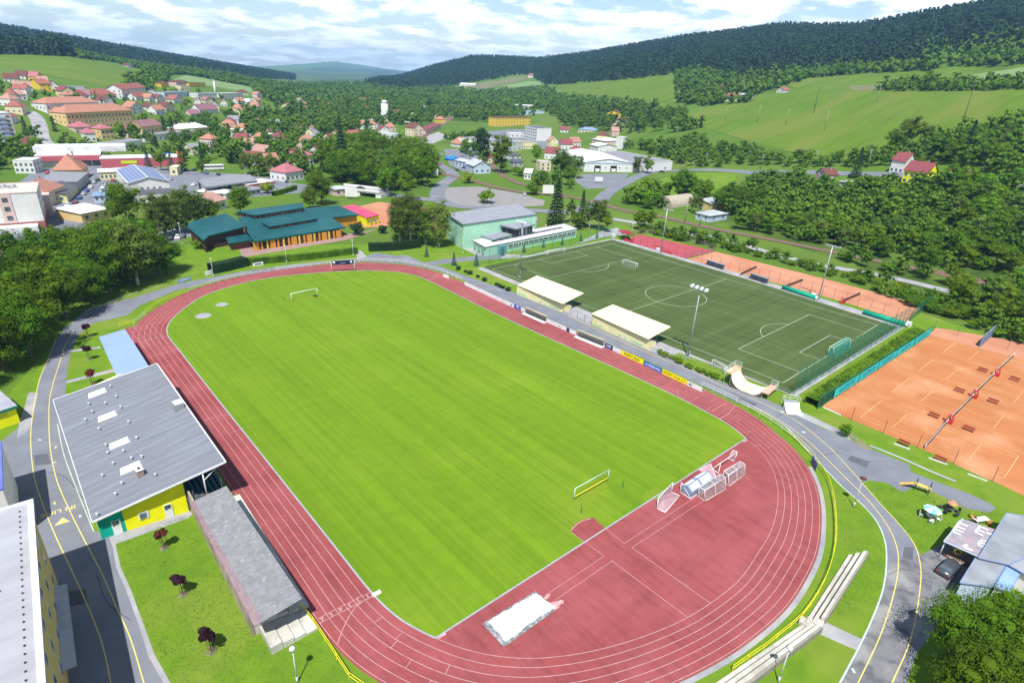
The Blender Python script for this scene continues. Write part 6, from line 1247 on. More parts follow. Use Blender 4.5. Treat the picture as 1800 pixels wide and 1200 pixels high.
# ================================================================== buildings: base line in photo pixels, depth and height in metres
WM = dict(w=W_WHITE, c=W_CREAM, o=W_OCHRE, y=W_YEL, p=W_PINK, g=W_GREY, l=W_LEMON, m=W_MINT, b=W_BROWN, B=W_BLUE, s=W_STRAW); RM = dict(r=R_RED, o=R_ORANGE, b=R_BROWN, m=R_MAROON, g=R_GREY, d=R_DARK, w=R_WHITE, p=R_PINK, c=R_CLAY, s=R_SILVER, B=R_BLUE, n=wallm('mauve', (.25, .13, .14)))
TAB = '''
7 143 33 146 10 4 gx 4 w b 3 1 white house with dark brown roof, leftmost of the top row below the meadow
26 137 46 140 9 4 gx 4 w b 2 1 brown-roofed house directly behind the leftmost house below the meadow
43 139 66 143 9 4.5 gx 4 y p 3 1 yellow house with rose red roof below the left meadow
67 147 86 149 9 4 gx 3.5 w c 2 1 white house with pale red roof right of the yellow house below the meadow
25 158 58 161 9 4 gx 4 w c 4 1 long white house with brick-coloured roof in the second row at the left
52 153 72 160 9 6 gy 3.5 y r 2 2 tall yellow gabled house in the second row at the left
84 156 104 158 9 4 gy 4 w b 2 1 white gabled house with dark roof near the foot of the meadow
115 159 150 163 10 5 parapet 0 g g 6 1 long grey flat-roofed building below the meadow
140 172 160 175 9 4 gx 4 w n 2 1 mauve-roofed house above the white school wing
165 173 206 174 14 4 hip 5 w r 5 1 wide red hipped roof building above the yellow school
10 175 29 178 9 5 hip 4 w r 2 1 red hipped house half hidden in trees at the left edge
31 175 49 177 9 4.5 hip 3.5 w c 2 1 pale red hipped house beside the pole at the left
84 200 178 200 15 9 hip 4 w o 12 2 long white school wing with bright orange hipped roof
121 225 237 221 16 12 hip 5 o o 17 3 large ochre school with broad orange hipped roof and rows of windows
110 214 126 215 20 6 gy 4 o o 2 1 orange-roofed annex left of the large ochre school
133 234 165 235 12 5 hip 3.5 p p 4 1 low pink house with rose roof in front of the ochre school
152 249 171 249 10 6 hip 3 w p 2 1 white-walled house with rose roof above the white supermarket
180 245 202 244 10 7.5 hip 3 o p 3 2 two-storey ochre house with rose roof in front of the school
226 243 238 242 9 7 hip 3 p p 2 2 narrow pink house with rose roof between dark trees
253 244 287 237 12 9 gx 4 o n 5 2 ornate ochre villa with mauve roof
255 250 345 239 10 4.5 parapet 0 w g 12 1 long low white flat-roofed wing below the ochre villa
317 238 368 237 13 6.5 hip 3.5 o w 9 2 ochre building with shining white hipped roof and chimneys
204 267 252 259 12 5 parapet 0 w g 6 1 white flat building with grey roof behind the supermarket
217 175 258 169 13 9 gx 4 w r 6 3 big white house with balconies and red roof
240 177 262 176 9 4 gx 3.5 w r 3 1 red-roofed house below the big white balcony house
232 201 254 201 9 6.5 gy 4 w o 2 2 white gabled house with orange roof right of the ochre school
263 179 276 180 8 4.5 gy 3.5 w o 2 1 small orange-roofed house, first of the white houses in the middle of town
277 181 290 181 8 5 gy 3.5 w m 2 1 small maroon-roofed house next to the first white house
306 182 324 182 9 4.5 gy 4 w r 2 1 white gabled house with orange-red roof standing alone in the trees
262 196 275 197 8 5 gy 3 w b 2 1 white house with dark roof in the lower row in the middle of town
275 202 292 202 9 5 gx 3.5 w o 2 1 white house with orange roof in the lower row in the middle of town
292 197 308 197 9 5.5 gy 3.5 c b 2 1 cream gabled house with brown roof in the lower row
342 185 354 187 9 5.5 gy 3.5 w c 2 1 white gabled house with pale roof behind the green garden
362 183 376 184 9 5 gy 3.5 c n 2 1 cream gabled house with mauve roof below the white factory chimney
352 201 384 200 11 5 gx 5 w n 4 1 wide white gabled house with mauve roof at the edge of the trees
372 193 386 195 9 6 hip 2.5 c g 2 1 cream house with grey hipped roof behind the mauve-roofed one
388 186 400 188 8 5 gy 3.5 w r 2 1 narrow white house with red roof right of the grey hipped one
336 204 354 206 9 3.5 gx 3.5 p n 2 1 low mauve-roofed house between two conifers
391 174 428 175 22 7 shed -1 w w 3 1 white industrial hall with bright roof by the pale crop field
349 174 382 175 12 7 parapet 0 w g 9 2 pale three-storey block left of the white factory chimney
290 172 333 169 12 5 parapet 0 B g 8 1 long pale blue-grey flat building in the upper town
311 153 331 152 10 6 hip 2 p b 4 1 pinkish house with dark roof at the upper edge of town
333 153 362 154 11 6 flat 0 y b 6 1 yellow flat-roofed building at the pale crop field
319 159 334 159 9 5 parapet 0 c g 3 1 cream cube house below the yellow flat-roofed building
284 154 298 154 9 5 hip 2 y b 3 1 yellow house left of the upper edge of town
418 184 431 185 9 5 gx 3.5 w o 2 1 orange-roofed house at the right edge of the town
434 185 446 185 9 4.5 gx 3 w w 2 1 white-roofed house at the right edge of the town
452 172 462 173 8 5 gy 3.5 w o 2 1 small orange-roofed house above the right edge of town
450 181 459 181 8 4 gx 3 c c 2 1 small cream house at the right end of town
420 167 437 169 9 5 hip 3 c b 2 1 brown-roofed house behind the white industrial hall
407 241 431 241 10 6 parapet 0 w w 3 1 white cube-shaped building among trees
413 259 433 260 10 6 gx 4 p m 3 2 pink house with deep maroon roof
374 265 388 263 10 8 hip 3 p o 2 2 tall pink house with orange hipped roof beside dark conifers
338 273 371 271 12 5 gx 2 c g 4 1 pale building with grey roof above the bus
226 119 234 120 9 4 gy 3 w b 1 1 tiny white house on the ridge above the meadow
253 123 264 125 10 5 gx 4 w r 2 1 tiny red-roofed house on the ridge beside the wood
37 273 75 272 13 6.5 hip 4 w b 4 2 white villa with dark brown hipped roof beside the tower block
28 305 63 305 12 6.5 parapet 0 w w 4 2 white flat-roofed office left of the supermarket
97 317 147 316 16 5 hip 7 o o 6 1 building with tall orange hipped roof in the yard
120 356 138 337 12 3.5 gx 1.5 s d 5 1 shed with dark grey roof beside the row of parked cars
138 337 158 319 14 4.5 shed 0.5 g g 5 1 long grey-roofed building behind the dark shed
85 364 118 350 11 6 hip 4 c o 3 1 house with orange hipped roof behind the white hospital block
146 392 196 382 14 3.5 shed 0.5 o w 3 1 low ochre building with glaring white roof behind the big trees
177 317 222 315 8 4 shed 0.5 s w 6 1 long straw-coloured low building with white roof behind the solar hall
300 308 313 308 9 4 parapet 0 s w 1 1 small straw-coloured hut right of the solar hall
167 357 186 356 9 3 flat 0 B B 2 1 small blue-grey roofed hut in the car park
-30 476 10 468 9 4 gx 3 c c 2 1 brick-red roofed house at the left edge behind the trees
439 340 485 333 11 4 parapet 0 w w 6 1 white petrol station shop with red stripe
433 347 459 343 9 3 shed .5 g g 3 1 grey lean-to below the petrol station shop
376 372 399 366 14 4 gx 2.5 w c 2 1 white house with brick-red roof left of the round green tree
345 348 398 352 9 3 flat 0 w w 4 1 low white flat-roofed garage row below the petrol station
476 230 494 230 12 6 gx 4 w g 3 1 white house with grey gable roof in the trees
460 247 484 244 12 4 parapet 0 w w 4 1 white flat-roofed workshop below the grey gabled house
486 251 508 250 11 4 hip 4 w m 3 1 maroon hipped roof house in the trees
532 259 558 258 11 4 hip 5 p o 3 1 pink house with orange half-hipped roof
521 291 552 289 12 6 shed 1 w p 4 1 white garage building with rose roof
503 320 534 315 12 5 hip 4 w p 4 1 white house with rose hipped roof beside the road
612 257 648 255 13 8 hip 4 c r 5 2 cream house with red hipped roof behind the tall spruce
655 241 690 245 14 4 parapet 0 w s 7 1 white flat-roofed works building near the station
688 249 705 249 9 4 parapet 0 B s 3 1 small pale blue works hut near the station
630 227 664 227 12 5 hip 4 w o 5 1 white villa with orange roof beside the pylon
680 231 696 231 9 4.5 hip 4 p o 2 1 small orange-roofed house behind the works
591 200 603 200 9 4 gx 3 w o 2 1 small orange-roofed house deep in the valley trees
598 217 606 217 8 4 gx 2 w w 1 1 small white house deep in the valley trees
590 345 612 343 9 3.2 flat 0 p s 2 1 brownish flat-roofed hut beside the road bridge
738 271 753 270 7 3.5 flat 0 w s 2 1 small white hut at the level crossing
668 213 694 212 12 6 gy 3 w w 2 1 white grain store beneath the silo
690 205 708 204 9 5 gx 3 w r 2 1 red-roofed shed right of the silo
712 208 733 207 12 4 gx 2 w w 3 1 white low hall right of the silo
727 240 744 239 12 8 gy 4 c b 2 2 cream station house with brown gable roof
748 237 775 225 8 4.5 shed .8 p m 7 1 long mauve-roofed station shed beside the track
768 217 784 217 10 5 hip 3 y o 3 1 yellow house beyond the station
871 223 932 219 15 11 flat 0 y b 12 3 bright yellow school building with flat brown roof
905 192 942 190 16 6 shed .8 w w 5 1 white hall behind the bright yellow school
918 202 957 199 20 5 parapet 0 B B 5 1 blue-grey flat hall right behind the yellow school
943 248 968 248 28 12 parapet 0 w d 0 4 tall white office block with dark roof
889 268 917 264 50 7 parapet 0 w g 3 1 long grey-roofed factory hall with white end wall
920 262 943 262 16 5 parapet 0 s g 6 1 low factory link in front of the white office block
897 242 921 242 10 4 parapet 0 w w 3 1 small white and blue hall beside the office block
897 282 915 281 10 3.5 shed 1 w d 2 1 small dark-roofed shed below the grey factory hall
902 294 919 294 9 3.5 shed 1 g d 2 1 lower dark-roofed shed among the bushes
921 315 933 316 9 4 gx 2 w w 2 1 small white hut beside the siding
949 301 968 301 9 6 parapet 0 c s 2 2 cream two-storey hut left of the round trees
833 306 862 305 13 5 gy 3 B s 3 1 blue-sided warehouse with pale gable roof
800 292 825 297 10 4 gx 1 B s 4 1 long blue-grey shed beside the winding road
803 259 828 258 10 3 hip 5 w o 2 1 orange-roofed house left of the tall poplars
1026 302 1109 303 60 6.5 gy 2.5 w w 0 0 big white factory hall with loading docks
1109 303 1180 299 60 6.5 parapet 0 w g 3 1 factory wing with large flat grey roof
1050 270 1083 270 16 6 gy 2 w w 3 1 white-roofed factory annex behind the big hall
1040 253 1063 258 20 5 shed 1 p w 3 1 narrow white-roofed shed above the factory
1081 262 1094 262 7 11 parapet 0 w w 0 1 square white factory tower
1016 233 1046 232 13 4 hip 2.5 c B 5 1 house with pale blue hipped roof
985 233 999 233 10 3.5 gx 3 w m 2 1 white house with maroon roof left of the blue-roofed one
1064 210 1091 207 12 8 gy 3 y b 3 2 yellow gabled house on the slope
1083 216 1111 214 9 4 gx 2.5 w p 5 1 long white house with rose roof on the slope
1055 189 1068 189 10 5 parapet 0 w g 2 1 grey flat-roofed house above the yellow gabled one
1189 168 1203 168 9 6 gy 3.5 w b 2 2 white gabled house at the left end of the upper hamlet
1203 173 1229 173 12 4.5 hip 4 y m 4 1 yellow house with maroon hipped roof in the upper hamlet
1260 162 1277 163 10 5 gx 4 c b 3 1 cream house with brown roof in the upper hamlet
1295 156 1310 157 9 5 gy 3 w w 2 1 white house at the top of the upper hamlet
1270 178 1293 177 11 5 gx 4 w r 3 1 white house with red roof in the upper hamlet
1293 173 1318 173 12 4 gx 2 g s 3 1 barn with silvery roof in the upper hamlet
1364 164 1377 164 9 4 gy 3 w r 2 1 small red-roofed house at the edge of the wide meadow
928 137 937 137 14 7 gx 5 w r 2 1 lone red-roofed house below the dark wooded hill
808 152 835 151 20 6 gx 3 w w 6 1 white farm building below the dark wooded hill
821 175 836 175 12 5 gx 3 B d 2 1 dark-roofed house in the valley clearing
1562 303 1586 304 10 7 gx 4 w m 3 1 white house with maroon roof left of the yellow gabled house in the trees
1583 322 1624 325 10 7 gx 4.5 l m 4 2 lemon yellow house with maroon roof half hidden by trees
1658 317 1702 319 9 3.5 gx 2.5 b m 3 1 low house with maroon roof in the trees at the right
1432 313 1450 317 8 3.5 gy 3 p b 2 1 small pink gabled hut beside the right road
1474 328 1503 327 9 2.8 flat 0 g s 2 1 grey flat-roofed shed below the right road
1725 327 1758 326 9 3 flat 0 w g 2 1 pale flat-roofed shed at the far right, left one
1762 328 1798 327 9 3 flat 0 g g 2 1 pale flat-roofed shed at the far right, right one
1246 391 1277 386 8 3 flat 0 B s 2 1 pale blue shed beside the railway
1249 372 1272 370 9 4 shed .8 o s 1 1 open shed with orange wall behind the railway'''
BL = {}
for ln in TAB.strip().split('\n'):
    f = ln.split(None, 12); ax_, ay_, bx_, by_, dp, H = map(float, f[:6]); kind = f[6]; rh = float(f[7]); n = int(f[10]); rows = int(f[11]); lab = f[12]
    A_, B_ = T(ax_, ay_), T(bx_, by_); o, w = rect_root('house' if H < 8 and w_ok(lab) else 'building', lab, 'house' if w_ok(lab) else 'building', A_, B_, 'buildings of the town', min(A_[2], B_[2])) if False else rect_root('house' if 'house' in lab or 'villa' in lab else 'building', lab, 'house' if 'house' in lab or 'villa' in lab else 'building', A_, B_, None, min(A_[2], B_[2]))
    wm = WM[f[8]]; rm = RM[f[9]]; walls(o, w, dp, H, wm, -4); rf = roof(o, w, dp, H, rh, kind, rm, .5 if kind not in ('parapet',) else 0, wm)
    far = math.hypot(A_[0]-CAM[0], A_[1]-CAM[1]); bars = 0
    for r in range(rows):
        zs = 1.1+r*(H-1.0)/max(1, rows); wh = min(1.5, (H/rows)*.5)
        if n: windows(o, w, dp, 'F', n, [zs], min(1.6, w/n*.55), wh, bars=bars)
        if kind != 'shed' and dp < 30:
            k = max(1, min(4, int(dp/3.5))); windows(o, w, dp, 'R', k, [zs], 1.2, wh, bars=bars); windows(o, w, dp, 'L', k, [zs], 1.2, wh, bars=bars)
    if kind in ('gy',) and H < 8 and n: windows(o, w, dp, 'F', 1, [H+.2], 1.0, 1.1, bars=bars)
    if kind in ('gx', 'hip', 'gy') and H < 9 and rm not in (R_WHITE,): chimney(rf, w*.18, dp*.55, H+rh*.55, rh*.5+.7, .7)
    if n and 'house' in lab: door(o, w, dp, 'R', dp*.2, 1.1, 2.2)
    BL[lab] = (o, w, dp, rf)
# further small houses filling the slope of the town and the valley
rs_ = np.random.RandomState(4); pl_ = [(o.location.x, o.location.y, max(w, dp)*.62+7) for o, w, dp, rf in BL.values()]; kx = 0
for reg, n_, key in (([(0, 146), (110, 163), (225, 176), (300, 178), (455, 176), (470, 190), (410, 208), (300, 212), (236, 205), (90, 172), (40, 205), (0, 225)], 62, 'on the slope of the upper town'), ([(380, 215), (480, 225), (600, 245), (600, 285), (480, 300), (400, 290)], 22, 'in the trees of the lower town'), ([(480, 175), (780, 180), (870, 225), (780, 250), (560, 240)], 32, 'in the valley round the station'), ([(840, 285), (960, 262), (1010, 240), (1110, 225), (1050, 262), (960, 318), (900, 320)], 9, 'round the factories in the middle')):
    for _ in range(400):
        if n_ <= 0: break
        x = min(p[0] for p in reg)+rs_.rand()*(max(p[0] for p in reg)-min(p[0] for p in reg)); y = min(p[1] for p in reg)+rs_.rand()*(max(p[1] for p in reg)-min(p[1] for p in reg)); c_ = False
        for i in range(len(reg)):
            (x0, y0), (x1, y1) = reg[i], reg[(i+1) % len(reg)]
            if (y0 > y) != (y1 > y) and x < (x1-x0)*(y-y0)/(y1-y0)+x0: c_ = not c_
        if not c_: continue
        q = T(x, y)
        if any((q[0]-a)**2+(q[1]-b)**2 < (r+6)**2 for a, b, r in pl_): continue
        if abs(x-(50+(y-196)*.6)) < 16 and 190 < y < 290: continue
        w, dp, H = 8+4*rs_.rand(), 8+2*rs_.rand(), 3.6+1.8*rs_.rand(); rn = ['o', 'r', 'c', 'b', 'o', 'm', 'c', 'g'][rs_.randint(8)]; wn = 'wwwwcps'[rs_.randint(7)]; kd = ['gx', 'gy', 'hip'][rs_.randint(3)]
        nm_ = {'o': 'orange', 'r': 'red', 'c': 'brick-coloured', 'b': 'dark brown', 'm': 'maroon', 'g': 'grey'}[rn]; o = thing('house', 'small %s house with %s %s roof %s' % ({'w': 'white', 'c': 'cream', 'y': 'yellow', 'p': 'pinkish', 's': 'straw-coloured'}[wn], nm_, {'gx': 'gabled', 'gy': 'gable-fronted', 'hip': 'hipped'}[kd], key), 'house', q, -YAW+(rs_.rand()-.5)*1.3); o['group'] = 'houses: '+o['label'][:48]
        walls(o, w, dp, H, WM[wn], -3); rf = roof(o, w, dp, H, 3+rs_.rand(), kd, RM[rn], .4, WM[wn]); windows(o, w, dp, 'F', 3, [1.2], 1.1, 1.2, bars=0); windows(o, w, dp, 'L', 2, [1.2], 1.1, 1.2, bars=0); windows(o, w, dp, 'R', 2, [1.2], 1.1, 1.2, bars=0); chimney(rf, w*.2, dp*.5, H+1.6, 2, .6)
        if kd == 'gy': windows(o, w, dp, 'F', 1, [H], 1.0, 1.0, bars=0)
        pl_.append((q[0], q[1], max(w, dp)*.6+3)); BL['x%d' % kx] = (o, w, dp, rf); kx += 1; n_ -= 1
# extras on some of them
o, w, dp, rf = BL['big white factory hall with loading docks']
for x in (.28, .62): mb = MB(); mb.box((-w/2+w*x, -.05, 2.2), (4.6, .3, 4.2)); d_ = mb.build('loading_dock', DARK, o); mb = MB(); mb.box((-w/2+w*x, -.25, 1.3), (3.2, .12, 2.2)); mb.build('door', B_WHITE, d_)
mb = MB(); mb.box((0, -.1, 6.1), (w+.2, .25, .7)); mb.build('fascia', mat('pale_blue_trim', (.4, .5, .65), .6), o); windows(o, w, dp, 'F', 1, [2.4], 1, 1, w*.45, w*.55); windows(o, w, dp, 'F', 2, [2.4], 1, 1, w*.75, w*.1)
o, w, dp, rf = BL['white petrol station shop with red stripe']; mb = MB(); mb.box((0, -.12, 3.9), (w+.3, .2, .5)); mb.box((w/2+.12, dp/2, 3.9), (.2, dp, .5)); mb.build('red_band', RED_P, o)
o, w, dp, rf = BL['tall white office block with dark roof']
for r in range(4): windows(o, w, dp, 'L', 6, [1.2+r*2.8], 3.4, 1.3, bars=2)
o, w, dp, rf = BL['ochre building with shining white hipped roof and chimneys']
for k in range(6): chimney(rf, -w*.35+k*w*.14, dp*.7, 9, 1.6, .8)
BLUEW = mat('balcony_blue', (.35, .45, .62), .6)
# panel tower block
o, w = rect_root('apartment_block', 'pinkish white panel tower block with pale blue balconies at the left edge', 'apartment block', T(-42, 268), T(36, 263)); walls(o, w, 13, 22, wallm('panel', (.62, .52, .50)), -3); roof(o, w, 13, 22, 0, 'parapet', R_WHITE, 0, W_WHITE); mb = MB(); mb.box((-w*.2, 6.5, 23.6), (7, 5, 2.6)); mb.build('lift_house', W_WHITE, o)
mb = MB(); mb.box((0, -.06, 1.2), (w+.1, .15, 2.6)); mb.build('base_band', W_PINK, o)
for fl in range(7):
    z = 3.6+fl*2.65; windows(o, w, 13, 'F', 3, [z], 2.3, 1.3, w*.46, w*.30, bars=2); windows(o, w, 13, 'F', 1, [z], 2.2, 1.3, w*.88, w*.06, bars=2); windows(o, w, 13, 'R', 2, [z], 1.2, 1.3)
    mb = MB(); mb.box((w*.27, -.6, z-.1), (4.4, 1.2, .9)); mb.build('balcony', BLUEW, o)
# hospital block near left
a_, b_, c_ = P(-45, 412), P(82, 402), P(113, 379); o, w = rect_root('hospital', 'large white flat-roofed block with blank front and brick base', 'building', a_, b_); dp = math.dist(b_, c_)
walls(o, w, dp, 13.2, W_WHITE, 0); roof(o, w, dp, 13.2, 0, 'parapet', mat('roof_cream', (.5, .46, .4), .8), 0, W_PINK); windows(o, w, dp, 'R', 5, [4.2, 7.2, 10.2], 1.9, 1.5); windows(o, w, dp, 'R', 5, [1.2], 1.9, 1.2)
mb = MB(); mb.box((0, -.06, 1.5), (w+.14, .16, 3.0)); mb.box((w/2+.06, dp/2, 1.5), (.16, dp-.2, 3.0)); mb.build('brick_base', mat('pink_brick', (.34, .13, .11), .9, (.28, .1, .09), 1.5), o)
mb = MB(); mb.box((w*.5-w*.46, -.12, 8), (3.4, .2, 10.2)); st = mb.build('stairwell', W_PINK, o)
for z in (4, 7.2, 10.4): mb = MB(); mb.box((w*.5-w*.46, -.26, z+.8), (1.6, .1, 1.5)); mb.build('pane', GLASS, st)
a2 = P(113, 379); b2 = P(120, 365); mb = MB(); mb.box((w/2-2.5, dp+4, 4), (9, 8, 8)); mb.build('rear_wing', W_PINK, o)
mb = MB(); mb.box((w/2-8, -3, 1.2), (12, 5, 2.4)); mb.build('entrance_ramp', W_WHITE, o)
for k in range(5): mb = MB(); mb.box((-w*.1+k*1.4, dp*.5+(k % 3), 13.9), (1, 1, 1.2)); mb.build('roof_unit', METAL, o)
# supermarket
o, w = rect_root('supermarket', 'supermarket with white roofs and rose red front bands', 'supermarket', P(66, 294), P(180, 291)); walls(o, w, 34, 6, W_WHITE, 0); roof(o, w, 34, 6, 0, 'flat', R_WHITE, .2, t=.3)
ROSE = wallm('rose', (.42, .10, .12)); mb = MB(); mb.box((0, -1.2, 4.6), (w+.4, 2.6, 2.4)); mb.build('front_band', ROSE, o); mb = MB(); mb.box((w*.5+20, -3, 2.5), (40, 14, 5)); mb.build('side_wing', ROSE, o); mb = MB(); mb.box((w*.5+20, -2.8, 5.15), (40.4, 14.6, .3)); mb.build('wing_roof', R_WHITE, o)
mb = MB(); mb.box((w*.18, 24, 7.5), (46, 16, 3)); mb.build('upper_roof', R_WHITE, o); mb = MB(); mb.box((w*.5+41, -8.6, 4.6), (3, 3, 7)); sg = mb.build('sign_tower', mat('orange_sign2', (.75, .16, .03), .5), o); mb = MB(); mb.box((w*.5+41, -10.2, 6.2), (2, .2, 1.4)); mb.build('logo', RAILY, sg)
mb = MB(); mb.box((w*.5+14, -10.1, 2.9), (8, .2, 1.6)); mb.build('sign', mat('lime_sign', (.5, .6, .02), .5), o)
for k in range(5): mb = MB(); mb.box((-w*.1+k*5.5, -.2, 1.9), (4.6, .2, 3.2)); mb.build('shop_window', GLASS, o)
# solar hall
o, w = rect_root('sports_hall', 'hall with solar panels covering its low gabled roof', 'hall', P(232, 352), P(302, 347)); dp = 42; walls(o, w, dp, 7.5, W_WHITE, 0); rf = roof(o, w, dp, 7.5, 2.2, 'gy', R_SILVER, .5, W_WHITE)
PV = mat('solar_panel', (.05, .10, .26), .25, (.035, .07, .2), 1.5, spec=.7); sl = 2.2/(w/2)
for s in (-1, 1):
    for k in range(5):
        x0, x1 = s*(w/2)*(.06+.185*k), s*(w/2)*(.06+.185*k+.165); z = lambda x: 7.5+2.2*(1-abs(x)/(w/2))+.2
        mb = MB(); q = [(x0, 1, z(x0)), (x1, 1, z(x1)), (x1, dp-1, z(x1)), (x0, dp-1, z(x0))]; mb.add(q, [(0, 1, 2, 3) if s > 0 else (3, 2, 1, 0)]); mb.build('solar_panel', PV, rf)
for k in range(5): windows(o, w, dp, 'F', 1, [4.6], 1.1, .8, w*(.15+.15*k), w*(.85-.15*k), bars=0)
windows(o, w, dp, 'R', 7, [1.5, 4.8], 2.6, 1.2, bars=0); mb = MB(); mb.prism([(-w/2, -8), (w/2, -8), (w/2, -.1), (-w/2, -.1)], 0, [3.2, 3.2, 4.4, 4.4], 0, 1); mb.build('lean_to', [W_WHITE, R_DARK], o)
# petrol station canopy
o = thing('station_canopy', 'large grey petrol station canopy on dark columns', 'canopy', P(390, 340)); cp = [P(x, y, 5) for x, y in ((347, 318), (410, 308), (458, 311), (370, 328))]; cp = [cp[0], P(362, 330, 5), P(452, 318, 5), P(440, 308, 5), P(405, 307, 5)]
mb = MB(); mb.prism([p[:2] for p in cp], 4.6, 5.3); mb.build('roof', R_GREY, o, True)
for x, y in ((352, 332), (366, 337), (385, 335), (404, 333), (420, 331), (440, 327)): q = P(x, y); mb = MB(); mb.box((q[0], q[1], 2.3), (.8, .8, 4.6)); mb.build('column', DKMET, o, True)
# silo, chimney, pylons, quonset hut
sp = T(677, 212); o = thing('silo', 'tall white silo tower with a conical cap beside the grain store', 'silo', sp); mb = MB(); mb.tube((0, 0, 0), (0, 0, 21), 4.4, 14); mb.build('shaft', W_WHITE, o); mb = MB(); mb.tube((0, 0, 21), (0, 0, 24), 4.8, 14, 2); mb.build('cap', R_WHITE, o)
sp = T(380, 173); o = thing('factory_chimney', 'slender white factory chimney in the upper town', 'chimney', sp); mb = MB(); mb.tube((0, 0, 0), (0, 0, 20), 1.3, 10, .9); mb.build('shaft', W_WHITE, o); mb = MB(); mb.tube((0, 0, 20), (0, 0, 21), 1.1, 10); mb.build('rim', METAL, o)
a_, b_ = P(1180, 366), P(1222, 360); o, w = rect_root('arched_hut', 'beige arched sheet-metal hut beside the railway', 'hut', a_, b_); mb = MB(); n = 12; vs = []
for i in range(n+1): t = math.pi*i/n; vs += [(-w/2, 5-5*math.cos(t), 5.2*math.sin(t)), (w/2, 5-5*math.cos(t), 5.2*math.sin(t))]
mb.add(vs, [(2*i, 2*i+1, 2*i+3, 2*i+2) for i in range(n)]+[tuple(2*i for i in range(n, -1, -1)), tuple(2*i+1 for i in range(n+1))], 0, False); mb.build('shell', mat('beige_sheet', (.38, .34, .26), .7, (.3, .26, .2), .8), o); door(o, w, 10, 'L', 5, 3, 3, DKMET)
# ================================================================== green-roofed sports hall
GRN = mat('teal_roof', (.010, .072, .080), .55, (.007, .056, .062), .5, col3=(.018, .09, .098), scale3=.1); GTR = mat('teal_fascia', (.008, .085, .07), .5); ORG = mat('orange_panel', (.58, .26, .045), .7); WOODD = mat('dark_cladding', (.075, .04, .03), .8, (.05, .03, .022), 1.5, stretch=(3, 3, .2))
o = thing('sports_centre', 'large hall with several dark green roofs and orange glazed front', 'sports centre', P(500, 420))
ZK = .76
def slab(nm, pz, m=GRN, t=.5, wall=None, shrink=.93):
    pz = [(x, y, z*ZK) for x, y, z in pz]; c = [P(x, y, z) for x, y, z in pz]; xy = [p[:2] for p in c]; cm_ = np.mean(xy, axis=0)
    if wall is not None:
        mb = MB(); mb.prism([tuple(np.array(p)*shrink+cm_*(1-shrink)) for p in xy], 0, [p[2]-t-.02 for p in c]); mb.build('wall', wall, o, True)
    mb = MB(); mb.prism(xy, [p[2]-t for p in c], [p[2] for p in c]); r = mb.build(nm, m, o, True)
    mb = MB()
    for p, q in zip(c, c[1:]+c[:1]): mb.tube((p[0], p[1], p[2]-t/2), (q[0], q[1], q[2]-t/2), t*.5, 4)
    mb.build('fascia', GTR, o, True); return c
slab('roof', [(447, 424, 4.6), (607, 399, 4.6), (556, 364, 8.0), (419, 382, 8.0)], wall=WOODD, shrink=.90)
slab('roof', [(329, 397, 7), (358, 422, 6.2), (366, 414, 6.4), (433, 397, 8.0), (397, 375, 9.5), (337, 389, 8.0)], wall=WOODD, shrink=.9)
slab('porch_roof', [(393, 411, 4.2), (403, 427, 3.8), (443, 421, 3.8), (425, 404, 4.2)], wall=mat('brick_dark', (.18, .08, .06), .9), shrink=.88)
slab('roof', [(553, 365, 7.5), (580, 382, 6.0), (631, 377, 5.6), (594, 361, 7.5)], wall=ORG, shrink=.9)
slab('upper_roof', [(418, 371, 10.0), (448, 378, 9.6), (533, 365, 9.6), (531, 356, 10.0)], wall=mat('clerestory', (.30, .14, .12), .5, (.05, .05, .06), 1.2, stretch=(1.5, 1.5, .1), lo=.45, hi=.55), shrink=.96)
slab('roof_lantern', [(458, 389, 8.0), (474, 398, 7.3), (559, 384, 7.3), (538, 377.5, 8.0)], t=.35, wall=mat('lantern_side', (.35, .06, .06), .6, (.04, .05, .05), 1.2, stretch=(1.5, 1.5, .1), lo=.45, hi=.55), shrink=.94)
a_, b_ = Vector(P(449, 440)), Vector(P(602, 417)); d_ = (b_-a_).normalized(); Lf = (b_-a_).length; an = math.atan2(d_.y, d_.x)
mb = MB(); c_ = (a_+b_)/2; mb.box((c_.x, c_.y, 1.4), (Lf, .2, 2.8), an); gl = mb.build('glazed_front', mat('dark_glazing', (.03, .022, .02), .2, (.12, .05, .03), .9, stretch=(1, 1, .2)), o, True)
for k in range(17):
    q = a_+d_*(Lf*(k+.2)/17)+Vector((d_.y, -d_.x, 0))*.25; wd = 1.9 if k in (0, 3, 7, 10, 13, 16) else .6; mb = MB(); mb.box((q.x, q.y, 1.45), (wd, .3, 2.9), an); mb.build('orange_pier', ORG if k % 3 != 2 else mat('yellow_pier', (.62, .45, .09), .7), o, True)
# lemon hut with rose roof
o = thing('changing_hut', 'lemon yellow hut with sloping rose red roof', 'hut', P(645, 393)); c = [P(601, 363, 3.6), P(644, 383, 3.6), P(667, 377, 3.9), P(622, 359, 3.9)]; mb = MB(); xy = [p[:2] for p in c]; cm_ = np.mean(xy, axis=0); mb.prism([tuple(np.array(p)*.95+cm_*.05) for p in xy], 0, [p[2]-.2 for p in c]); mb.build('wall', W_LEMON, o, True); mb = MB(); mb.prism(xy, [p[2]-.2 for p in c], [p[2] for p in c]); mb.build('roof', mat('rose_sheet', (.50, .07, .13), .6), o, True)
q0, q1 = Vector(c[1]), Vector(c[2]); dd = (q1-q0); an = math.atan2(dd.y, dd.x)
for t in (.35, .68): q = q0.lerp(q1, t); nn = Vector((dd.y, -dd.x, 0)).normalized(); x_ = q-nn*.22; put(win_mesh(1.0, 1.3), o, Vector((x_.x, x_.y, 1.7))-o.location, an, 'window')
ZK = 1.0
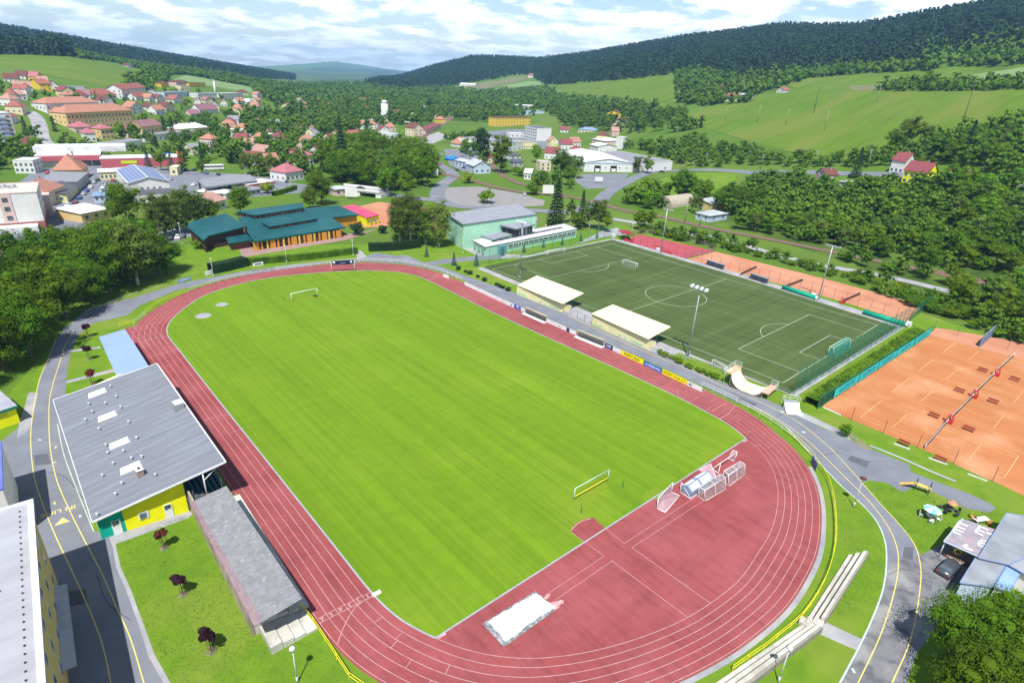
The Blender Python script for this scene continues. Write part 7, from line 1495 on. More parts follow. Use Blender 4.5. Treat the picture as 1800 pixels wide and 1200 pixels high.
# ================================================================== mint green hall and its low wings
MINTG = mat('mint_roof_grey', (.25, .26, .29), .75, (.21, .22, .25), .3); LIGHTR = mat('pale_membrane', (.52, .50, .52), .8, (.42, .40, .43), .4)
o = thing('sports_hall', 'mint green sports hall with grey flat roof and low white-roofed front wing', 'sports hall', P(880, 420)); GTR_keep = GTR; GTR = mat('grey_fascia', (.16, .2, .2), .6)
slab('roof', [(784.7, 375, 9.5), (814, 394, 9.5), (943, 376, 9.5), (909.7, 358.5, 9.5)], MINTG, .4, W_MINT, .985)
slab('wing_roof', [(830.6, 422, 3.6), (853, 434, 3.6), (1015, 402, 3.6), (992, 393, 3.6)], LIGHTR, .3, W_MINT, .985)
slab('middle_roof', [(833, 400, 5.6), (840, 406, 5.6), (880, 398, 5.6), (945, 388, 5.6), (943, 380, 5.6)], MINTG, .3, W_MINT, .97)
slab('middle_roof', [(846, 414, 4.4), (868, 421, 4.4), (905, 411, 4.4), (878, 404, 4.4)], MINTG, .3, W_MINT, .97)
slab('entrance_roof', [(878, 395, 7.2), (908, 402, 7.2), (941, 394, 7.2), (905, 385, 7.2)], MINTG, .5, mat('entrance_glass', (.03, .04, .05), .2, (.3, .3, .3), 1, stretch=(1.2, 1.2, .1), lo=.55, hi=.6), .86)
GTR = GTR_keep
def face_windows(A3, B3, n, z, w_, h_, m=GLASS, t0=.04, t1=.96, out=.06, frame=None):
    A3, B3 = Vector(A3), Vector(B3); d = (B3-A3).normalized(); nn = Vector((d.y, -d.x, 0))
    for k in range(n): q = A3.lerp(B3, t0+(t1-t0)*(k+.5)/n)+nn*out; put(win_mesh(w_, h_, m, frame, 1), o, Vector((q.x, q.y, z))-o.location, math.atan2(d.y, d.x), 'window')
cw = [P(853, 434, 3.6), P(1015, 402, 3.6), P(830.6, 422, 3.6)]
face_windows(cw[0], cw[1], 14, 2.2, 2.4, 1.1, t0=.22, t1=.98); face_windows(cw[2], cw[0], 3, 2.0, 1.6, 1.1)
a_ = Vector(cw[0]).lerp(Vector(cw[1]), .155); mb = MB(); mb.box((a_.x, a_.y, 1.6), (3.4, 2.4, 3.2), seg_ang(cw[0], cw[1])); mb.build('entrance_porch', mat('porch_glass', (.12, .3, .3), .3), o, True)
for k in range(12): q = Vector(P(866, 424.5, 3.7)).lerp(Vector(P(990, 399.5, 3.7)), (k+.3)/12); mb = MB(); mb.box((q.x, q.y, 3.72), (2.6, .8, .35), seg_ang(cw[0], cw[1])); mb.build('rooflight', DKMET, o, True)
# red-roofed hut at the red court, bridge, signs, bus
o = thing('court_hut', 'small open hut with flat red roof beside the red court', 'hut', P(1100, 412)); c = [P(x, y, 3) for x, y in ((1087, 404), (1094, 410), (1114, 412), (1106, 405))]; mb = MB(); mb.prism([p[:2] for p in c], 2.8, 3.05); mb.build('roof', mat('red_flat', (.30, .03, .05), .6), o, True)
for p in c: mb = MB(); mb.tube((p[0], p[1], 0), (p[0], p[1], 2.8), .1, 5); mb.build('post', GREEN_P, o, True)
cm_ = np.mean([p[:2] for p in c], axis=0); mb = MB(); mb.box((cm_[0], cm_[1], .6), (3, 1.6, 1.2), fz); mb.build('counter', W_BROWN, o, True)
o = thing('road_bridge', 'white concrete road bridge behind the green-roofed hall', 'bridge', P(625, 340)); a_, b_ = Vector(P(588, 340)), Vector(P(668, 349)); d_ = (b_-a_); an = math.atan2(d_.y, d_.x); L_ = d_.length; c_ = (a_+b_)/2; nn = Vector((-d_.y, d_.x, 0)).normalized()
mb = MB(); q = c_+nn*4.5; mb.box((q.x, q.y, 2.4), (L_, 9, .7), an); mb.build('deck', CONC, o, True)
for s in (0, 9): mb = MB(); q = c_+nn*s; mb.box((q.x, q.y, 3.2), (L_, .3, 1.1), an); mb.build('parapet', W_WHITE, o, True)
for t in (.04, .5, .96): q = a_.lerp(b_, t)+nn*4.5; mb = MB(); mb.box((q.x, q.y, 1.0), (3, 8.6, 2.1), an); mb.build('pier', W_WHITE, o, True)
car('parked_car', 'dark car crossing the white road bridge', (c_+nn*4+Vector((0, 0, 2.76))), an, CARM['black'], detailed=False)
for (x, y, w_, h_, m, l) in ((618, 350, 6, 4, W_WHITE, 'white advertising hoarding beside the road bridge'), (963, 344, 6, 4.5, W_WHITE, 'white advertising hoarding left of the tall spruce'), (1052, 322, 5, 2.6, W_WHITE, 'white sign on the grass by the factory road'), (766, 311, 3, 3.5, W_WHITE, 'small white sign beside the winding road'), (297, 283, 6, 4, B_BLUE, 'blue road sign gantry in front of the dark trees')):
    q = T(x, y); o = thing('hoarding', l, 'sign', q, -YAW+.1); mb = MB(); mb.box((0, 0, 1.2+h_/2), (w_, .2, h_)); mb.build('panel', m, o)
    for s in (-1, 1): mb = MB(); mb.tube((s*w_*.35, .2, 0), (s*w_*.35, .2, 1.3+h_*.5), .12, 5); mb.build('post', METAL, o)
o = thing('bus', 'white coach parked by the main road', 'bus', T(374, 299), seg_ang(T(355, 299), T(392, 298))); mb = MB(); mb.box((0, 0, 1.8), (12, 2.5, 2.7)); mb.build('body', FRAME, o); mb = MB(); mb.box((0, 0, 2.2), (11.6, 2.56, .9)); mb.build('windows', GLASS, o)
for x in (-3.6, 4): 
    for y in (-1.2, 1.2): put(_WM['car_wheel'], o, (x, y, .5), 0, 'wheel')
mb = MB(); mb.tube((0, 0, 0), (0, 0, 2.2), 5, 16); mb.box((0, 0, 2.4), (7, 4, .4)); bt = mb.build('blue_tank', mat('blue_tank', (.03, .22, .5), .5)); bt.location = T(793, 281); tag(bt, 'round bright blue covered tank beside the winding road', 'tank')
# cars
CL = '''26 441 red|49 439 blue|87 434 maroon|105 446 black|130 427 black|300 421 black|313 419 white|322 417 grey|61 331 blue|68 324 silver|76 318 black|42 333 red|35 340 white|52 337 silver|84 305 red|92 307 silver|98 310 black|140 350 blue|148 342 silver|153 337 blue|160 330 white|166 322 silver|172 318 black|120 362 white|133 358 maroon|178 337 silver|182 331 white|186 326 silver|199 319 red|326 300 black|342 300 black|364 306 blue|384 308 black|342 326 white|504 321 black|775 273 silver|774 289 red|803 300 black|816 296 blue|763 267 black|1045 301 black|1163 303 black|922 343 silver|858 431 grey|908 368 silver|300 316 silver|68 223 black'''
lastp = None
CN = {'red': 'red', 'blue': 'dark blue', 'maroon': 'maroon', 'black': 'black', 'silver': 'silver', 'white': 'white', 'grey': 'grey'}
spots = [((0, 400, 140, 460), 'in the hedge-side car park at the left'), ((280, 400, 340, 430), 'parked left of the green-roofed hall'), ((0, 300, 110, 345), 'in the yard behind the white hospital block'), ((110, 300, 200, 370), 'in the row between the yard buildings'), ((280, 290, 400, 330), 'near the petrol station'), ((760, 260, 830, 305), 'on the winding road'), ((0, 0, 1800, 1200), 'on the tarmac')]
for i, e in enumerate(CL.split('|')):
    x, y, c = e.split(); x, y = float(x), float(y); q = T(x, y); pl = [s for b_, s in spots if b_[0] <= x <= b_[2] and b_[1] <= y <= b_[3]][0]
    car('parked_car', '%s car %s' % (CN[c], pl) if pl != 'on the tarmac' else '%s car %s' % (CN[c], {504: 'beside the rose-roofed house', 922: 'at the edge of the gravel parking', 858: 'at the corner of the mint hall', 908: 'on the road behind the mint hall', 1045: 'at the factory loading docks', 1163: 'on the curved right road', 68: 'on the pale road climbing the hill'}.get(int(x), 'standing alone on the tarmac')), q, [seg_ang(P(0, 452), P(140, 440))+1.4, 1.2][y > 400 and x < 140] if x < 330 else .9+.3*(i % 3), CARM[c], 'cars '+pl, 1.0, False)
# utility poles on the meadow and along the railway
for i, (x, y, h, lean) in enumerate(((1229, 211, 12, .03), (1275, 213, 13, .05), (1331, 215, 15, .08), (1381, 219, 13, .06), (1430, 199, 24, .15), (1541, 180, 15, .1), (1449, 230, 15, .03), (1688, 228, 30, .2), (1337, 297, 10, .1), (1432, 290, 9, .1), (1524, 296, 11, .12), (1240, 291, 9, .05), (1204, 391, 9, .02), (1230, 397, 9, .02), (1188, 246, 12, 0), (663, 224, 22, 0), (1114, 178, 18, 0))):
    q = T(x, y); o = thing('utility_pole', '', 'utility pole', q, .4, 'poles on the slopes and along the railway'); mb = MB(); mb.tube((0, 0, 0), (lean*h*.5, 0, h), .28 if h > 18 else .22, 6, .14); mb.build('pole', mat('old_pole', (.3, .27, .22), .8) if h < 20 else DKMET, o); mb = MB(); mb.box((lean*h*.5, 0, h-.6), (.2, 2.6, .2)); mb.build('crossarm', METAL, o)
    o['label'] = ['leftmost pole on the wide right meadow', 'second pole from the left on the wide meadow', 'third pole from the left on the wide meadow', 'fourth pole from the left on the wide meadow', 'tall dark lattice mast in the middle of the wide meadow', 'pale pole near the hedge on the wide meadow', 'thin pale pole low on the wide meadow', 'tall dark mast among the trees at the right of the meadow', 'pole above the bright meadow by the road', 'pole right of the road bushes', 'leaning pale pole beside the dark conifer', 'pole on the slope behind the factory', 'pole beside the railway, left of the pair', 'pole beside the railway, right of the pair', 'pole in the trees above the factory', 'tall steel mast beside the orange-roofed villa', 'tall mast on the middle meadow'][i]
# ================================================================== vegetation
def folmat(name, c, c2, rnd=.32, sc=.25, c3=None):
    m = mat(name, c, .65, c2, sc, detail=3, col3=c3 or tuple(x*1.35 for x in c), scale3=sc*3.3, lo3=.5, hi3=.75, rnd=rnd, spec=.03)
    b = m.node_tree.nodes['Principled BSDF']; b.inputs['Subsurface Weight'].default_value = 0
    return m
LEAF = folmat('leaves', (.092, .172, .008), (.030, .078, .007), c3=(.135, .21, .011)); LEAFP = folmat('pale_leaves', (.088, .14, .02), (.045, .085, .016)); LEAFY = folmat('yellow_leaves', (.16, .22, .012), (.11, .17, .012), .1); LEAFD = folmat('dark_leaves', (.070, .130, .006), (.018, .048, .005), c3=(.11, .172, .008)); NEEDLE = folmat('needles', (.020, .047, .017), (.013, .033, .013)); BLUEN = folmat('blue_needles', (.06, .10, .095), (.035, .065, .06)); COPPER = folmat('copper_leaves', (.035, .014, .022), (.022, .009, .013), .3); REDL = folmat('russet_leaves', (.10, .03, .018), (.06, .02, .014), .3)  # strong contrast of the green leaf tones paints in clump highlights and self-shadow
FARN_ = folmat('poplar_leaves', (.032, .068, .016), (.018, .042, .012))
BARK = mat('bark', (.11, .085, .06), .95, (.07, .055, .04), 2); BIRCHB = mat('birch_bark', (.42, .4, .36), .9, (.1, .09, .08), 1.5, lo=.55, hi=.65)
def leafquads(C, N, s, rs):
    n = len(C); a = rs.randn(n, 3); t = np.cross(N, a); t /= np.linalg.norm(t, axis=1)[:, None]+1e-9; b = np.cross(N, t); s = s*(.6+.8*rs.rand(n, 1)); w = s*.55
    return np.stack([C-t*s, C+b*w, C+t*s, C-b*w], 1).reshape(-1, 3)
def unit(rs, n): v = rs.randn(n, 3); return v/np.linalg.norm(v, axis=1)[:, None]
def crown_leafy(seed, n, s, rx=.30, z0=.30, z1=1.0, clumps=22, top=1.0):
    rs = np.random.RandomState(seed); clumps = int(clumps*1.5); cz = (z0+z1)/2; hz = (z1-z0)/2; u = unit(rs, clumps); rr = .42+.50*rs.rand(clumps, 1)
    cc = u*rr*np.array([rx, rx, hz]); cc[:, 2] += cz; cc = np.vstack([cc, [[0, 0, cz]]]); cr = (.23+.20*rs.rand(len(cc)))*rx*1.15; cr[-1] = rx*.6
    i = rs.choice(len(cc), n, p=cr**2/(cr**2).sum()); d = unit(rs, n); d[:, 2] = np.where(d[:, 2] < -.3, -d[:, 2]*.5, d[:, 2]); d /= np.linalg.norm(d, axis=1)[:, None]
    C = cc[i]+d*(cr[i]*(.72+.36*rs.rand(n)))[:, None]*np.array([1, 1, .85]); N = d*.9+unit(rs, n)*.42+np.array([0, 0, .25]); N /= np.linalg.norm(N, axis=1)[:, None]
    return leafquads(C, N, s, rs), cc, cr
def crown_conifer(seed, n, s, rb=.17, z0=.08):
    rs = np.random.RandomState(seed); t = rs.rand(n)**1.25; tiers = 13; ph = (t*tiers) % 1; r = rb*(1-t)**.85*(.55+.55*(1-ph))*(.8+.3*rs.rand(n))+.006; a = rs.rand(n)*6.283; a = a+.25*np.sin(a*5+t*40)
    C = np.c_[r*np.cos(a), r*np.sin(a), z0+(1-z0)*t-.02*ph]; N = np.c_[np.cos(a)*.6, np.sin(a)*.6, np.ones(n)*.75]+unit(rs, n)*.4; N /= np.linalg.norm(N, axis=1)[:, None]
    return leafquads(C, N, s, rs)
def mesh_np(name, V, F, m, smooth=False):
    me = bpy.data.meshes.new(name); V = np.asarray(V, np.float32); F = np.asarray(F, np.int32); k = F.shape[1]
    me.vertices.add(len(V)); me.vertices.foreach_set('co', V.ravel()); me.loops.add(F.size); me.loops.foreach_set('vertex_index', F.ravel()); me.polygons.add(len(F)); me.polygons.foreach_set('loop_start', np.arange(0, F.size, k, dtype=np.int32)); me.polygons.foreach_set('loop_total', np.full(len(F), k, np.int32)); me.materials.append(m); me.update(); me.validate(); return me
PROTO = {}
def proto(kind, seed, n, s, m, bark=BARK, **k):
    """a tree one unit high: trunk with limbs + crown"""
    name = {'conifer': 'spruce_tree', 'bush': 'bush'}.get(kind, 'leafy_tree'); o = bpy.data.objects.new(name, None)
    if kind == 'conifer': V = crown_conifer(seed, n, s, **k); cc = None
    else: V, cc, cr = crown_leafy(seed, n, s, **k)
    me = mesh_np('crown', V, np.arange(len(V)).reshape(-1, 4), m)
    if cc is not None:     # dense inner foliage so that no light falls straight through
        rs = np.random.RandomState(seed+9); mb = MB(); 
        bm = bmesh.new(); bmesh.ops.create_icosphere(bm, subdivisions=1, radius=1)
        vv = np.array([v.co for v in bm.verts]); ff = [tuple(v.index for v in f.verts) for f in bm.faces]; bm.free()
        for c, r in zip(cc, cr): mb.add(vv*r*(.42 if n > 2500 else .52)*(.85+.3*rs.rand(len(vv), 1))*np.array([1, 1, .85])+c, ff)
        m2 = bpy.data.meshes.new('core'); m2.from_pydata(mb.v, [], mb.f); bm = bmesh.new(); bm.from_mesh(me); bm.from_mesh(m2); bm.to_mesh(me); bm.free(); bpy.data.meshes.remove(m2)
    mb = MB(); tr = .014 if kind == 'conifer' else .02
    if kind != 'bush': mb.tube((0, 0, -.02), (0, 0, .45), tr, 7, tr*.7); mb.tube((0, 0, .45), (.01, 0, .8), tr*.7, 6, tr*.25)
    else: mb.tube((0, 0, -.02), (0, 0, .4), .03, 5, .015)
    if cc is not None:
        for c in cc[::3]: mb.tube((0, 0, min(.35, c[2]*.6)), tuple(c), tr*.45, 5, tr*.15)
    tm = bpy.data.meshes.new('trunk'); tm.from_pydata(mb.v, [], mb.f); tm.materials.append(bark); PROTO[kind, seed] = (name, tm, me); return (name, tm, me)
K = {'L': [proto('leafy', i, 2400, .019, LEAF, rx=r, z0=z) for i, r, z in ((1, .36, .22), (2, .40, .18), (3, .32, .25), (4, .37, .2))], 'P': [proto('leafy', 10+i, 2000, .018, LEAFP, BIRCHB, rx=r, z0=.14, clumps=26) for i, r in ((1, .23), (2, .26))],
     'H': [proto('leafy', 20+i, 16000, .0115, LEAFD, rx=.46, z0=.2, clumps=60) for i in range(2)], 'M': [proto('leafy', 30+i, 7500, .0145, LEAFD, rx=r, z0=.16, clumps=34) for i, r in ((1, .40), (2, .44), (3, .36))], 'Q': [proto('leafy', 37, 8000, .0115, LEAFP, BIRCHB, rx=.30, z0=.02, clumps=44)],
     'C': [proto('conifer', 40+i, 1300, .026, NEEDLE, rb=r) for i, r in ((1, .19), (2, .16))], 'D': [proto('conifer', 45, 5000, .017, NEEDLE, rb=.21)], 'S': [proto('conifer', 50, 900, .035, BLUEN, rb=.22, z0=.03)],
     'B': [proto('bush', 60+i, 700, .055, LEAF, rx=.6, z0=.05, clumps=12) for i in range(2)], 'Y': [proto('bush', 65, 700, .055, LEAFY, rx=.6, z0=.05, clumps=12)], 'N': [proto('bush', 66, 900, .05, NEEDLE, rx=.55, z0=.02, clumps=14)],
     'U': [proto('leafy', 70, 1500, .02, COPPER, rx=.36, z0=.2)], 'O': [proto('leafy', 75, 3800, .016, FARN_, rx=.25, z0=.02, clumps=46)], 'X': [proto('leafy', 80, 2600, .02, LEAF, rx=.26, z0=.03, clumps=36)]}
CATS = {'B': 'bush', 'Y': 'bush', 'N': 'bush'}
def tree(k, loc, h, label, group=None, wide=1.0, rz=None):
    name, tm, me = K[k][int(RNG.randint(len(K[k])))]; o = thing(name, label, CATS.get(k, 'tree'), loc, RNG.rand()*6.28 if rz is None else rz, group); o.scale = (h*wide, h*wide, h)
    a = bpy.data.objects.new('trunk', tm); b = bpy.data.objects.new('crown', me)
    for c in (a, b): COL.objects.link(c); c.parent = o
    return o
POOL = []
def later(k, loc, h, label, group, wide=1.0): POOL.append((h*(1.6 if K[k][0][0] == 'bush' else 1)/math.dist(loc, tuple(CAM)), k, loc, h, label, group, wide))
def tz_v(X, Y):
    dx = X-CAM[0]; dy = Y-CAM[1]; d = np.hypot(dx, dy); a = np.clip(np.arctan2(dx, dy), AZG[0], AZG[-1]-1e-6); i = (a-AZG[0])/(AZG[1]-AZG[0]); i0 = np.clip(i.astype(int), 0, len(AZG)-2); fi = i-i0
    j0 = np.clip(np.searchsorted(DG, d)-1, 0, len(DG)-2); fj = np.clip((d-DG[j0])/(DG[j0+1]-DG[j0]), 0, 1); Z = ZT
    return (Z[i0, j0]*(1-fj)+Z[i0, j0+1]*fj)*(1-fi)+(Z[i0+1, j0]*(1-fj)+Z[i0+1, j0+1]*fj)*fi
def inpoly(X, Y, P_):
    r = np.zeros(len(X), bool); n = len(P_)
    for i in range(n):
        x0, y0 = P_[i]; x1, y1 = P_[(i+1) % n]; c = ((y0 > Y) != (y1 > Y)); r ^= c & (X < (x1-x0)*(Y-y0)/((y1-y0) if y1 != y0 else 1e-9)+x0)
    return r
OB = [(o.location.x, o.location.y, 0) for o in []]
for lab, (o, w, dp, rf) in BL.items():
    v = bas(o); c = v @ Vector((0, dp/2-3, 0)); OB.append((c.x, c.y, max(w, dp)*.5+4.5)); n_ = int(w/12)
    for k in range(n_+1): c = v @ Vector((-w/2+(k+.5)*w/(n_+1), -6, 0)); OB.append((c.x, c.y, 6))
for s in list(COL.objects):
    if s.name.split('.')[0] in ('road', 'railway'):
        n_ = len(s.data.vertices)//2
        for i in range(0, n_, 2): v = (s.data.vertices[i].co+s.data.vertices[i+n_].co)/2; OB.append((v.x, v.y, 8.5 if s.name.startswith('rail') else 5.2))
for px, r in (((500, 400), 48), ((880, 395), 45), ((645, 380), 14), ((230, 330), 30), ((270, 345), 30), ((60, 400), 30), ((100, 330), 28), ((150, 330), 25), ((130, 290), 30), ((200, 290), 30), ((390, 320), 30), ((450, 325), 22), ((0, 262), 18), ((880, 340), 34), ((800, 340), 25), ((930, 350), 14), ((1060, 312), 20), ((730, 385), 22), ((677, 210), 14), ((1200, 362), 12), ((730, 255), 18), ((910, 240), 30)): q = P(*px); OB.append((q[0], q[1], r))
OB = np.array(OB)
def scat(poly, spacing, dmin, dmax, seed, avoid=True, jit=.8, prob=1.0):
    rs = np.random.RandomState(seed); az = [_azof(x, y) for x, y in poly]; a0, a1 = min(az), max(az); xs = [CAM[0]+d*math.sin(a) for a in (a0, (a0+a1)/2, a1) for d in (dmin, dmax)]; ys = [CAM[1]+d*math.cos(a) for a in (a0, (a0+a1)/2, a1) for d in (dmin, dmax)]
    gx, gy = np.meshgrid(np.arange(min(xs), max(xs), spacing), np.arange(min(ys)-20, max(ys)+dmax*.12, spacing)); X = gx.ravel()+(rs.rand(gx.size)-.5)*spacing*jit; Y = gy.ravel()+(rs.rand(gx.size)-.5)*spacing*jit
    d = np.hypot(X-CAM[0], Y-CAM[1]); k = (d > dmin) & (d < dmax) & (rs.rand(len(X)) < prob); X, Y = X[k], Y[k]; Z = tz_v(X, Y)
    D = np.c_[X, Y, Z]-CAM; kk = D @ _f; px = 900+FPX*(D @ _r)/kk; py = 600-FPX*(D @ _u)/kk; k = (kk > 0) & inpoly(px, py, poly); X, Y, Z, px, py = X[k], Y[k], Z[k], px[k], py[k]
    if avoid and len(X): k = ~((np.hypot(X[:, None]-OB[None, :, 0], Y[:, None]-OB[None, :, 1]) < OB[None, :, 2]).any(1)); X, Y, Z, px, py = X[k], Y[k], Z[k], px[k], py[k]
    o = np.argsort(-py); return [(X[i], Y[i], Z[i], px[i], py[i]) for i in o]
# ---- woods far away: one mesh per wood ("stuff"), thousands of simple trees
def far_tmpl(kind, seed):
    rs = np.random.RandomState(seed)
    if kind == 'c': V = crown_conifer(seed, 34, .115, rb=.25)
    else: V = crown_leafy(seed, 44, .125, rx=.46, z0=.02, clumps=9)[0]
    F = np.arange(len(V)).reshape(-1, 4)
    n = 5; a = np.arange(n)*2*math.pi/n
    if kind == 'c': c = np.vstack([np.c_[.13*np.cos(a), .13*np.sin(a), np.full(n, .05)], [[0, 0, .92]]]); fc = [(i, (i+1) % n, n, n) for i in range(n)]
    else: c = np.vstack([[[0, 0, 0.05]], np.c_[.30*np.cos(a), .30*np.sin(a), np.full(n, .45)], [[0, 0, .85]]]); fc = [(0, 1+(i+1) % n, 1+i, 1+i) for i in range(n)]+[(1+i, 1+(i+1) % n, n+1, n+1) for i in range(n)]
    c = c*(1+.1*rs.randn(*c.shape)); tri = np.array([f[:3] for f in fc])+len(V)
    return np.vstack([V, c]), F, tri
TM = {k: [far_tmpl(k, s) for s in range(5)] for k in 'cl'}
def wood(name, pts, h0, h1, kind, m, label, seed=1, mixp=0.0):
    rs = np.random.RandomState(seed); Vs = []; Fs = []; o = 0
    for X, Y, Z, _, _ in pts:
        k = kind; V, F, tri = TM[k][rs.randint(5)]; h = h0+(h1-h0)*rs.rand(); a = rs.rand()*6.28; ca, sa = math.cos(a), math.sin(a); W_ = V*h*np.array([1.1, 1.1, 1]); W_ = np.c_[W_[:, 0]*ca-W_[:, 1]*sa+X, W_[:, 0]*sa+W_[:, 1]*ca+Y, W_[:, 2]+Z-.5]
        Vs.append(W_); q = np.vstack([np.c_[F[:, 0], F[:, 1], F[:, 2]], np.c_[F[:, 0], F[:, 2], F[:, 3]], tri])+o; Fs.append(q); o += len(V)
    if not Vs: return
    me = mesh_np(name, np.vstack(Vs), np.vstack(Fs), m); ob = bpy.data.objects.new(name, me); COL.objects.link(ob); ob['kind'] = 'stuff'; ob['label'] = label; ob['category'] = 'wood'; return ob
FARN = folmat('wood_needles', (.024, .052, .018), (.015, .036, .014), 0, .02, (.038, .066, .02)); FARL = folmat('wood_leaves', (.082, .155, .012), (.036, .086, .010), 0, .06, (.125, .195, .018))
R1 = [(985, 100), (1100, 78), (1200, 58), (1400, 34), (1600, 10), (1800, -60), (1950, -60), (1950, 85), (1800, 92), (1740, 98), (1660, 108), (1620, 116), (1500, 123), (1420, 131), (1330, 137), (1300, 145), (1200, 122), (1180, 132), (1060, 144), (960, 150), (930, 133)]
wood('spruce_wood', scat(R1, 12.5, 900, 2700, 3, False), 15, 23, 'c', FARN, 'dark spruce wood covering the long hill at the right', 3)
F2 = [(640, 152), (700, 128), (760, 108), (830, 92), (940, 98), (1000, 90), (1010, 150), (960, 133), (930, 132), (900, 133), (850, 143), (800, 150), (770, 158), (700, 163)]
wood('spruce_wood', scat(F2, 13, 1300, 2700, 4, False), 15, 22, 'c', FARN, 'dark wooded hill in the middle of the skyline', 4)
F3 = [(-200, 20), (0, 38), (130, 58), (250, 82), (350, 100), (520, 120), (520, 142), (430, 138), (330, 124), (250, 108), (200, 100), (130, 93), (0, 90), (-200, 90)]
wood('spruce_wood', scat(F3, 15, 1300, 3300, 5, False), 15, 22, 'c', FARN, 'blue-green wooded hill on the left skyline', 5)
wood('spruce_wood', scat([(-100, 90), (0, 88), (70, 88), (130, 92), (130, 100), (60, 97), (0, 96), (-100, 99)], 8, 1080, 1300, 6, False), 18, 26, 'c', FARN, 'nearer dark spruce grove above the left meadow', 6)
wood('leafy_wood', scat([(130, 96), (250, 116), (330, 124), (480, 142), (560, 155), (480, 160), (400, 146), (330, 132), (290, 133), (262, 126), (200, 110), (140, 103)], 9, 1080, 1700, 7, False), 7, 13, 'l', FARL, 'line of trees along the ridge behind the left meadow', 7)
wood('leafy_wood', scat([(225, 152), (262, 130), (300, 130), (290, 145), (262, 160), (215, 158)], 8, 700, 1200, 8, False), 9, 15, 'l', FARL, 'clump of trees at the right end of the left meadow', 8)
wood('leafy_wood', scat([(1330, 137), (1420, 130), (1500, 123), (1620, 116), (1650, 119), (1640, 125), (1520, 130), (1420, 139), (1390, 150), (1345, 162), (1310, 182), (1230, 188), (1190, 182), (1185, 150), (1190, 132), (1240, 130), (1300, 145)], 10, 560, 1300, 9), 10, 17, 'l', FARL, 'mixed leafy trees along the lower edge of the right wood and round the hamlet', 9)
wood('leafy_wood', scat([(1560, 105), (1650, 84), (1800, 70), (1900, 60), (1900, 108), (1800, 112), (1760, 118), (1660, 117)], 11, 600, 1200, 10, False), 11, 19, 'l', FARL, 'paler leafy trees high on the right hillside', 10)
wood('leafy_wood', scat([(1540, 158), (1590, 150), (1640, 146), (1655, 152), (1800, 147), (1900, 150), (1900, 158), (1640, 162), (1560, 162)], 8, 450, 900, 11, False), 6, 13, 'l', FARL, 'dark hedgerow of trees crossing the upper right meadow', 11)
VAL = [(440, 150), (520, 152), (600, 150), (700, 152), (800, 160), (850, 165), (960, 158), (985, 172), (1080, 182), (1130, 190), (1190, 196), (1250, 226), (1180, 236), (1090, 235), (1000, 225), (960, 198), (860, 222), (800, 238), (700, 222), (640, 232), (560, 240), (470, 232), (430, 205), (460, 180)]
vp = [p for p in scat(VAL, 10.5, 480, 2300, 12) if math.sin(p[0]/63+1)*math.cos(p[1]/81)+.45*math.sin(p[0]/23+p[1]/31) < (.28 if p[4] > 185 else .5) or p[4] < 152]; wood('leafy_wood', [p for p in vp if p[4] < 190], 8, 15, 'l', FARL, 'valley trees filling the middle distance', 12)
n_ = 0
for X, Y, Z, px, py in [p for p in vp if p[4] >= 190]:
    k = 'LLLPX'[RNG.randint(5)] if RNG.rand() < .91 else 'C'; n_ += 1
    later(k, (X, Y, Z-.3), (9+6*RNG.rand())*(1.25 if k == 'C' else 1), ['leafy tree in the belt between the town and the valley wood', 'dark conifer in the belt between the town and the valley wood'][k == 'C'], ['valley leafy trees', 'valley conifers'][k == 'C'])
# ---- town trees
TOWN = [(-60, 150), (110, 158), (225, 162), (300, 160), (450, 168), (480, 200), (640, 235), (700, 268), (640, 335), (560, 345), (500, 312), (420, 300), (330, 290), (230, 285), (60, 290), (-60, 300)]
tp = scat(TOWN, 14, 330, 900, 14)
wood('garden_trees', [p for p in tp if p[4] < 176], 4, 8, 'l', FARL, 'small garden trees and hedges between the upper houses', 14)
for X, Y, Z, px, py in [p for p in tp if p[4] >= 176]:
    k = 'LLPB'[RNG.randint(4)] if RNG.rand() < .85 else 'C'; h = {'B': 3.5, 'C': 11, 'P': 10, 'L': 7.5}[k]*(.7+.5*RNG.rand())*(.8 if py < 215 else 1); b_ = [n for n, c in (('upper town gardens', py < 200), ('streets below the ochre school', px < 330 and py < 260), ('blocks behind the petrol station', px >= 330 and py < 300), ('yards round the supermarket', True)) if c][0]
    later(k, (X, Y, Z-.2), h, {'B': 'round green bush in the ', 'C': 'dark conifer in the ', 'P': 'pale slender tree in the ', 'L': 'round leafy tree in the '}[k]+b_, {'B': 'bushes', 'C': 'conifers', 'P': 'slender trees', 'L': 'leafy trees'}[k]+' of the '+b_)
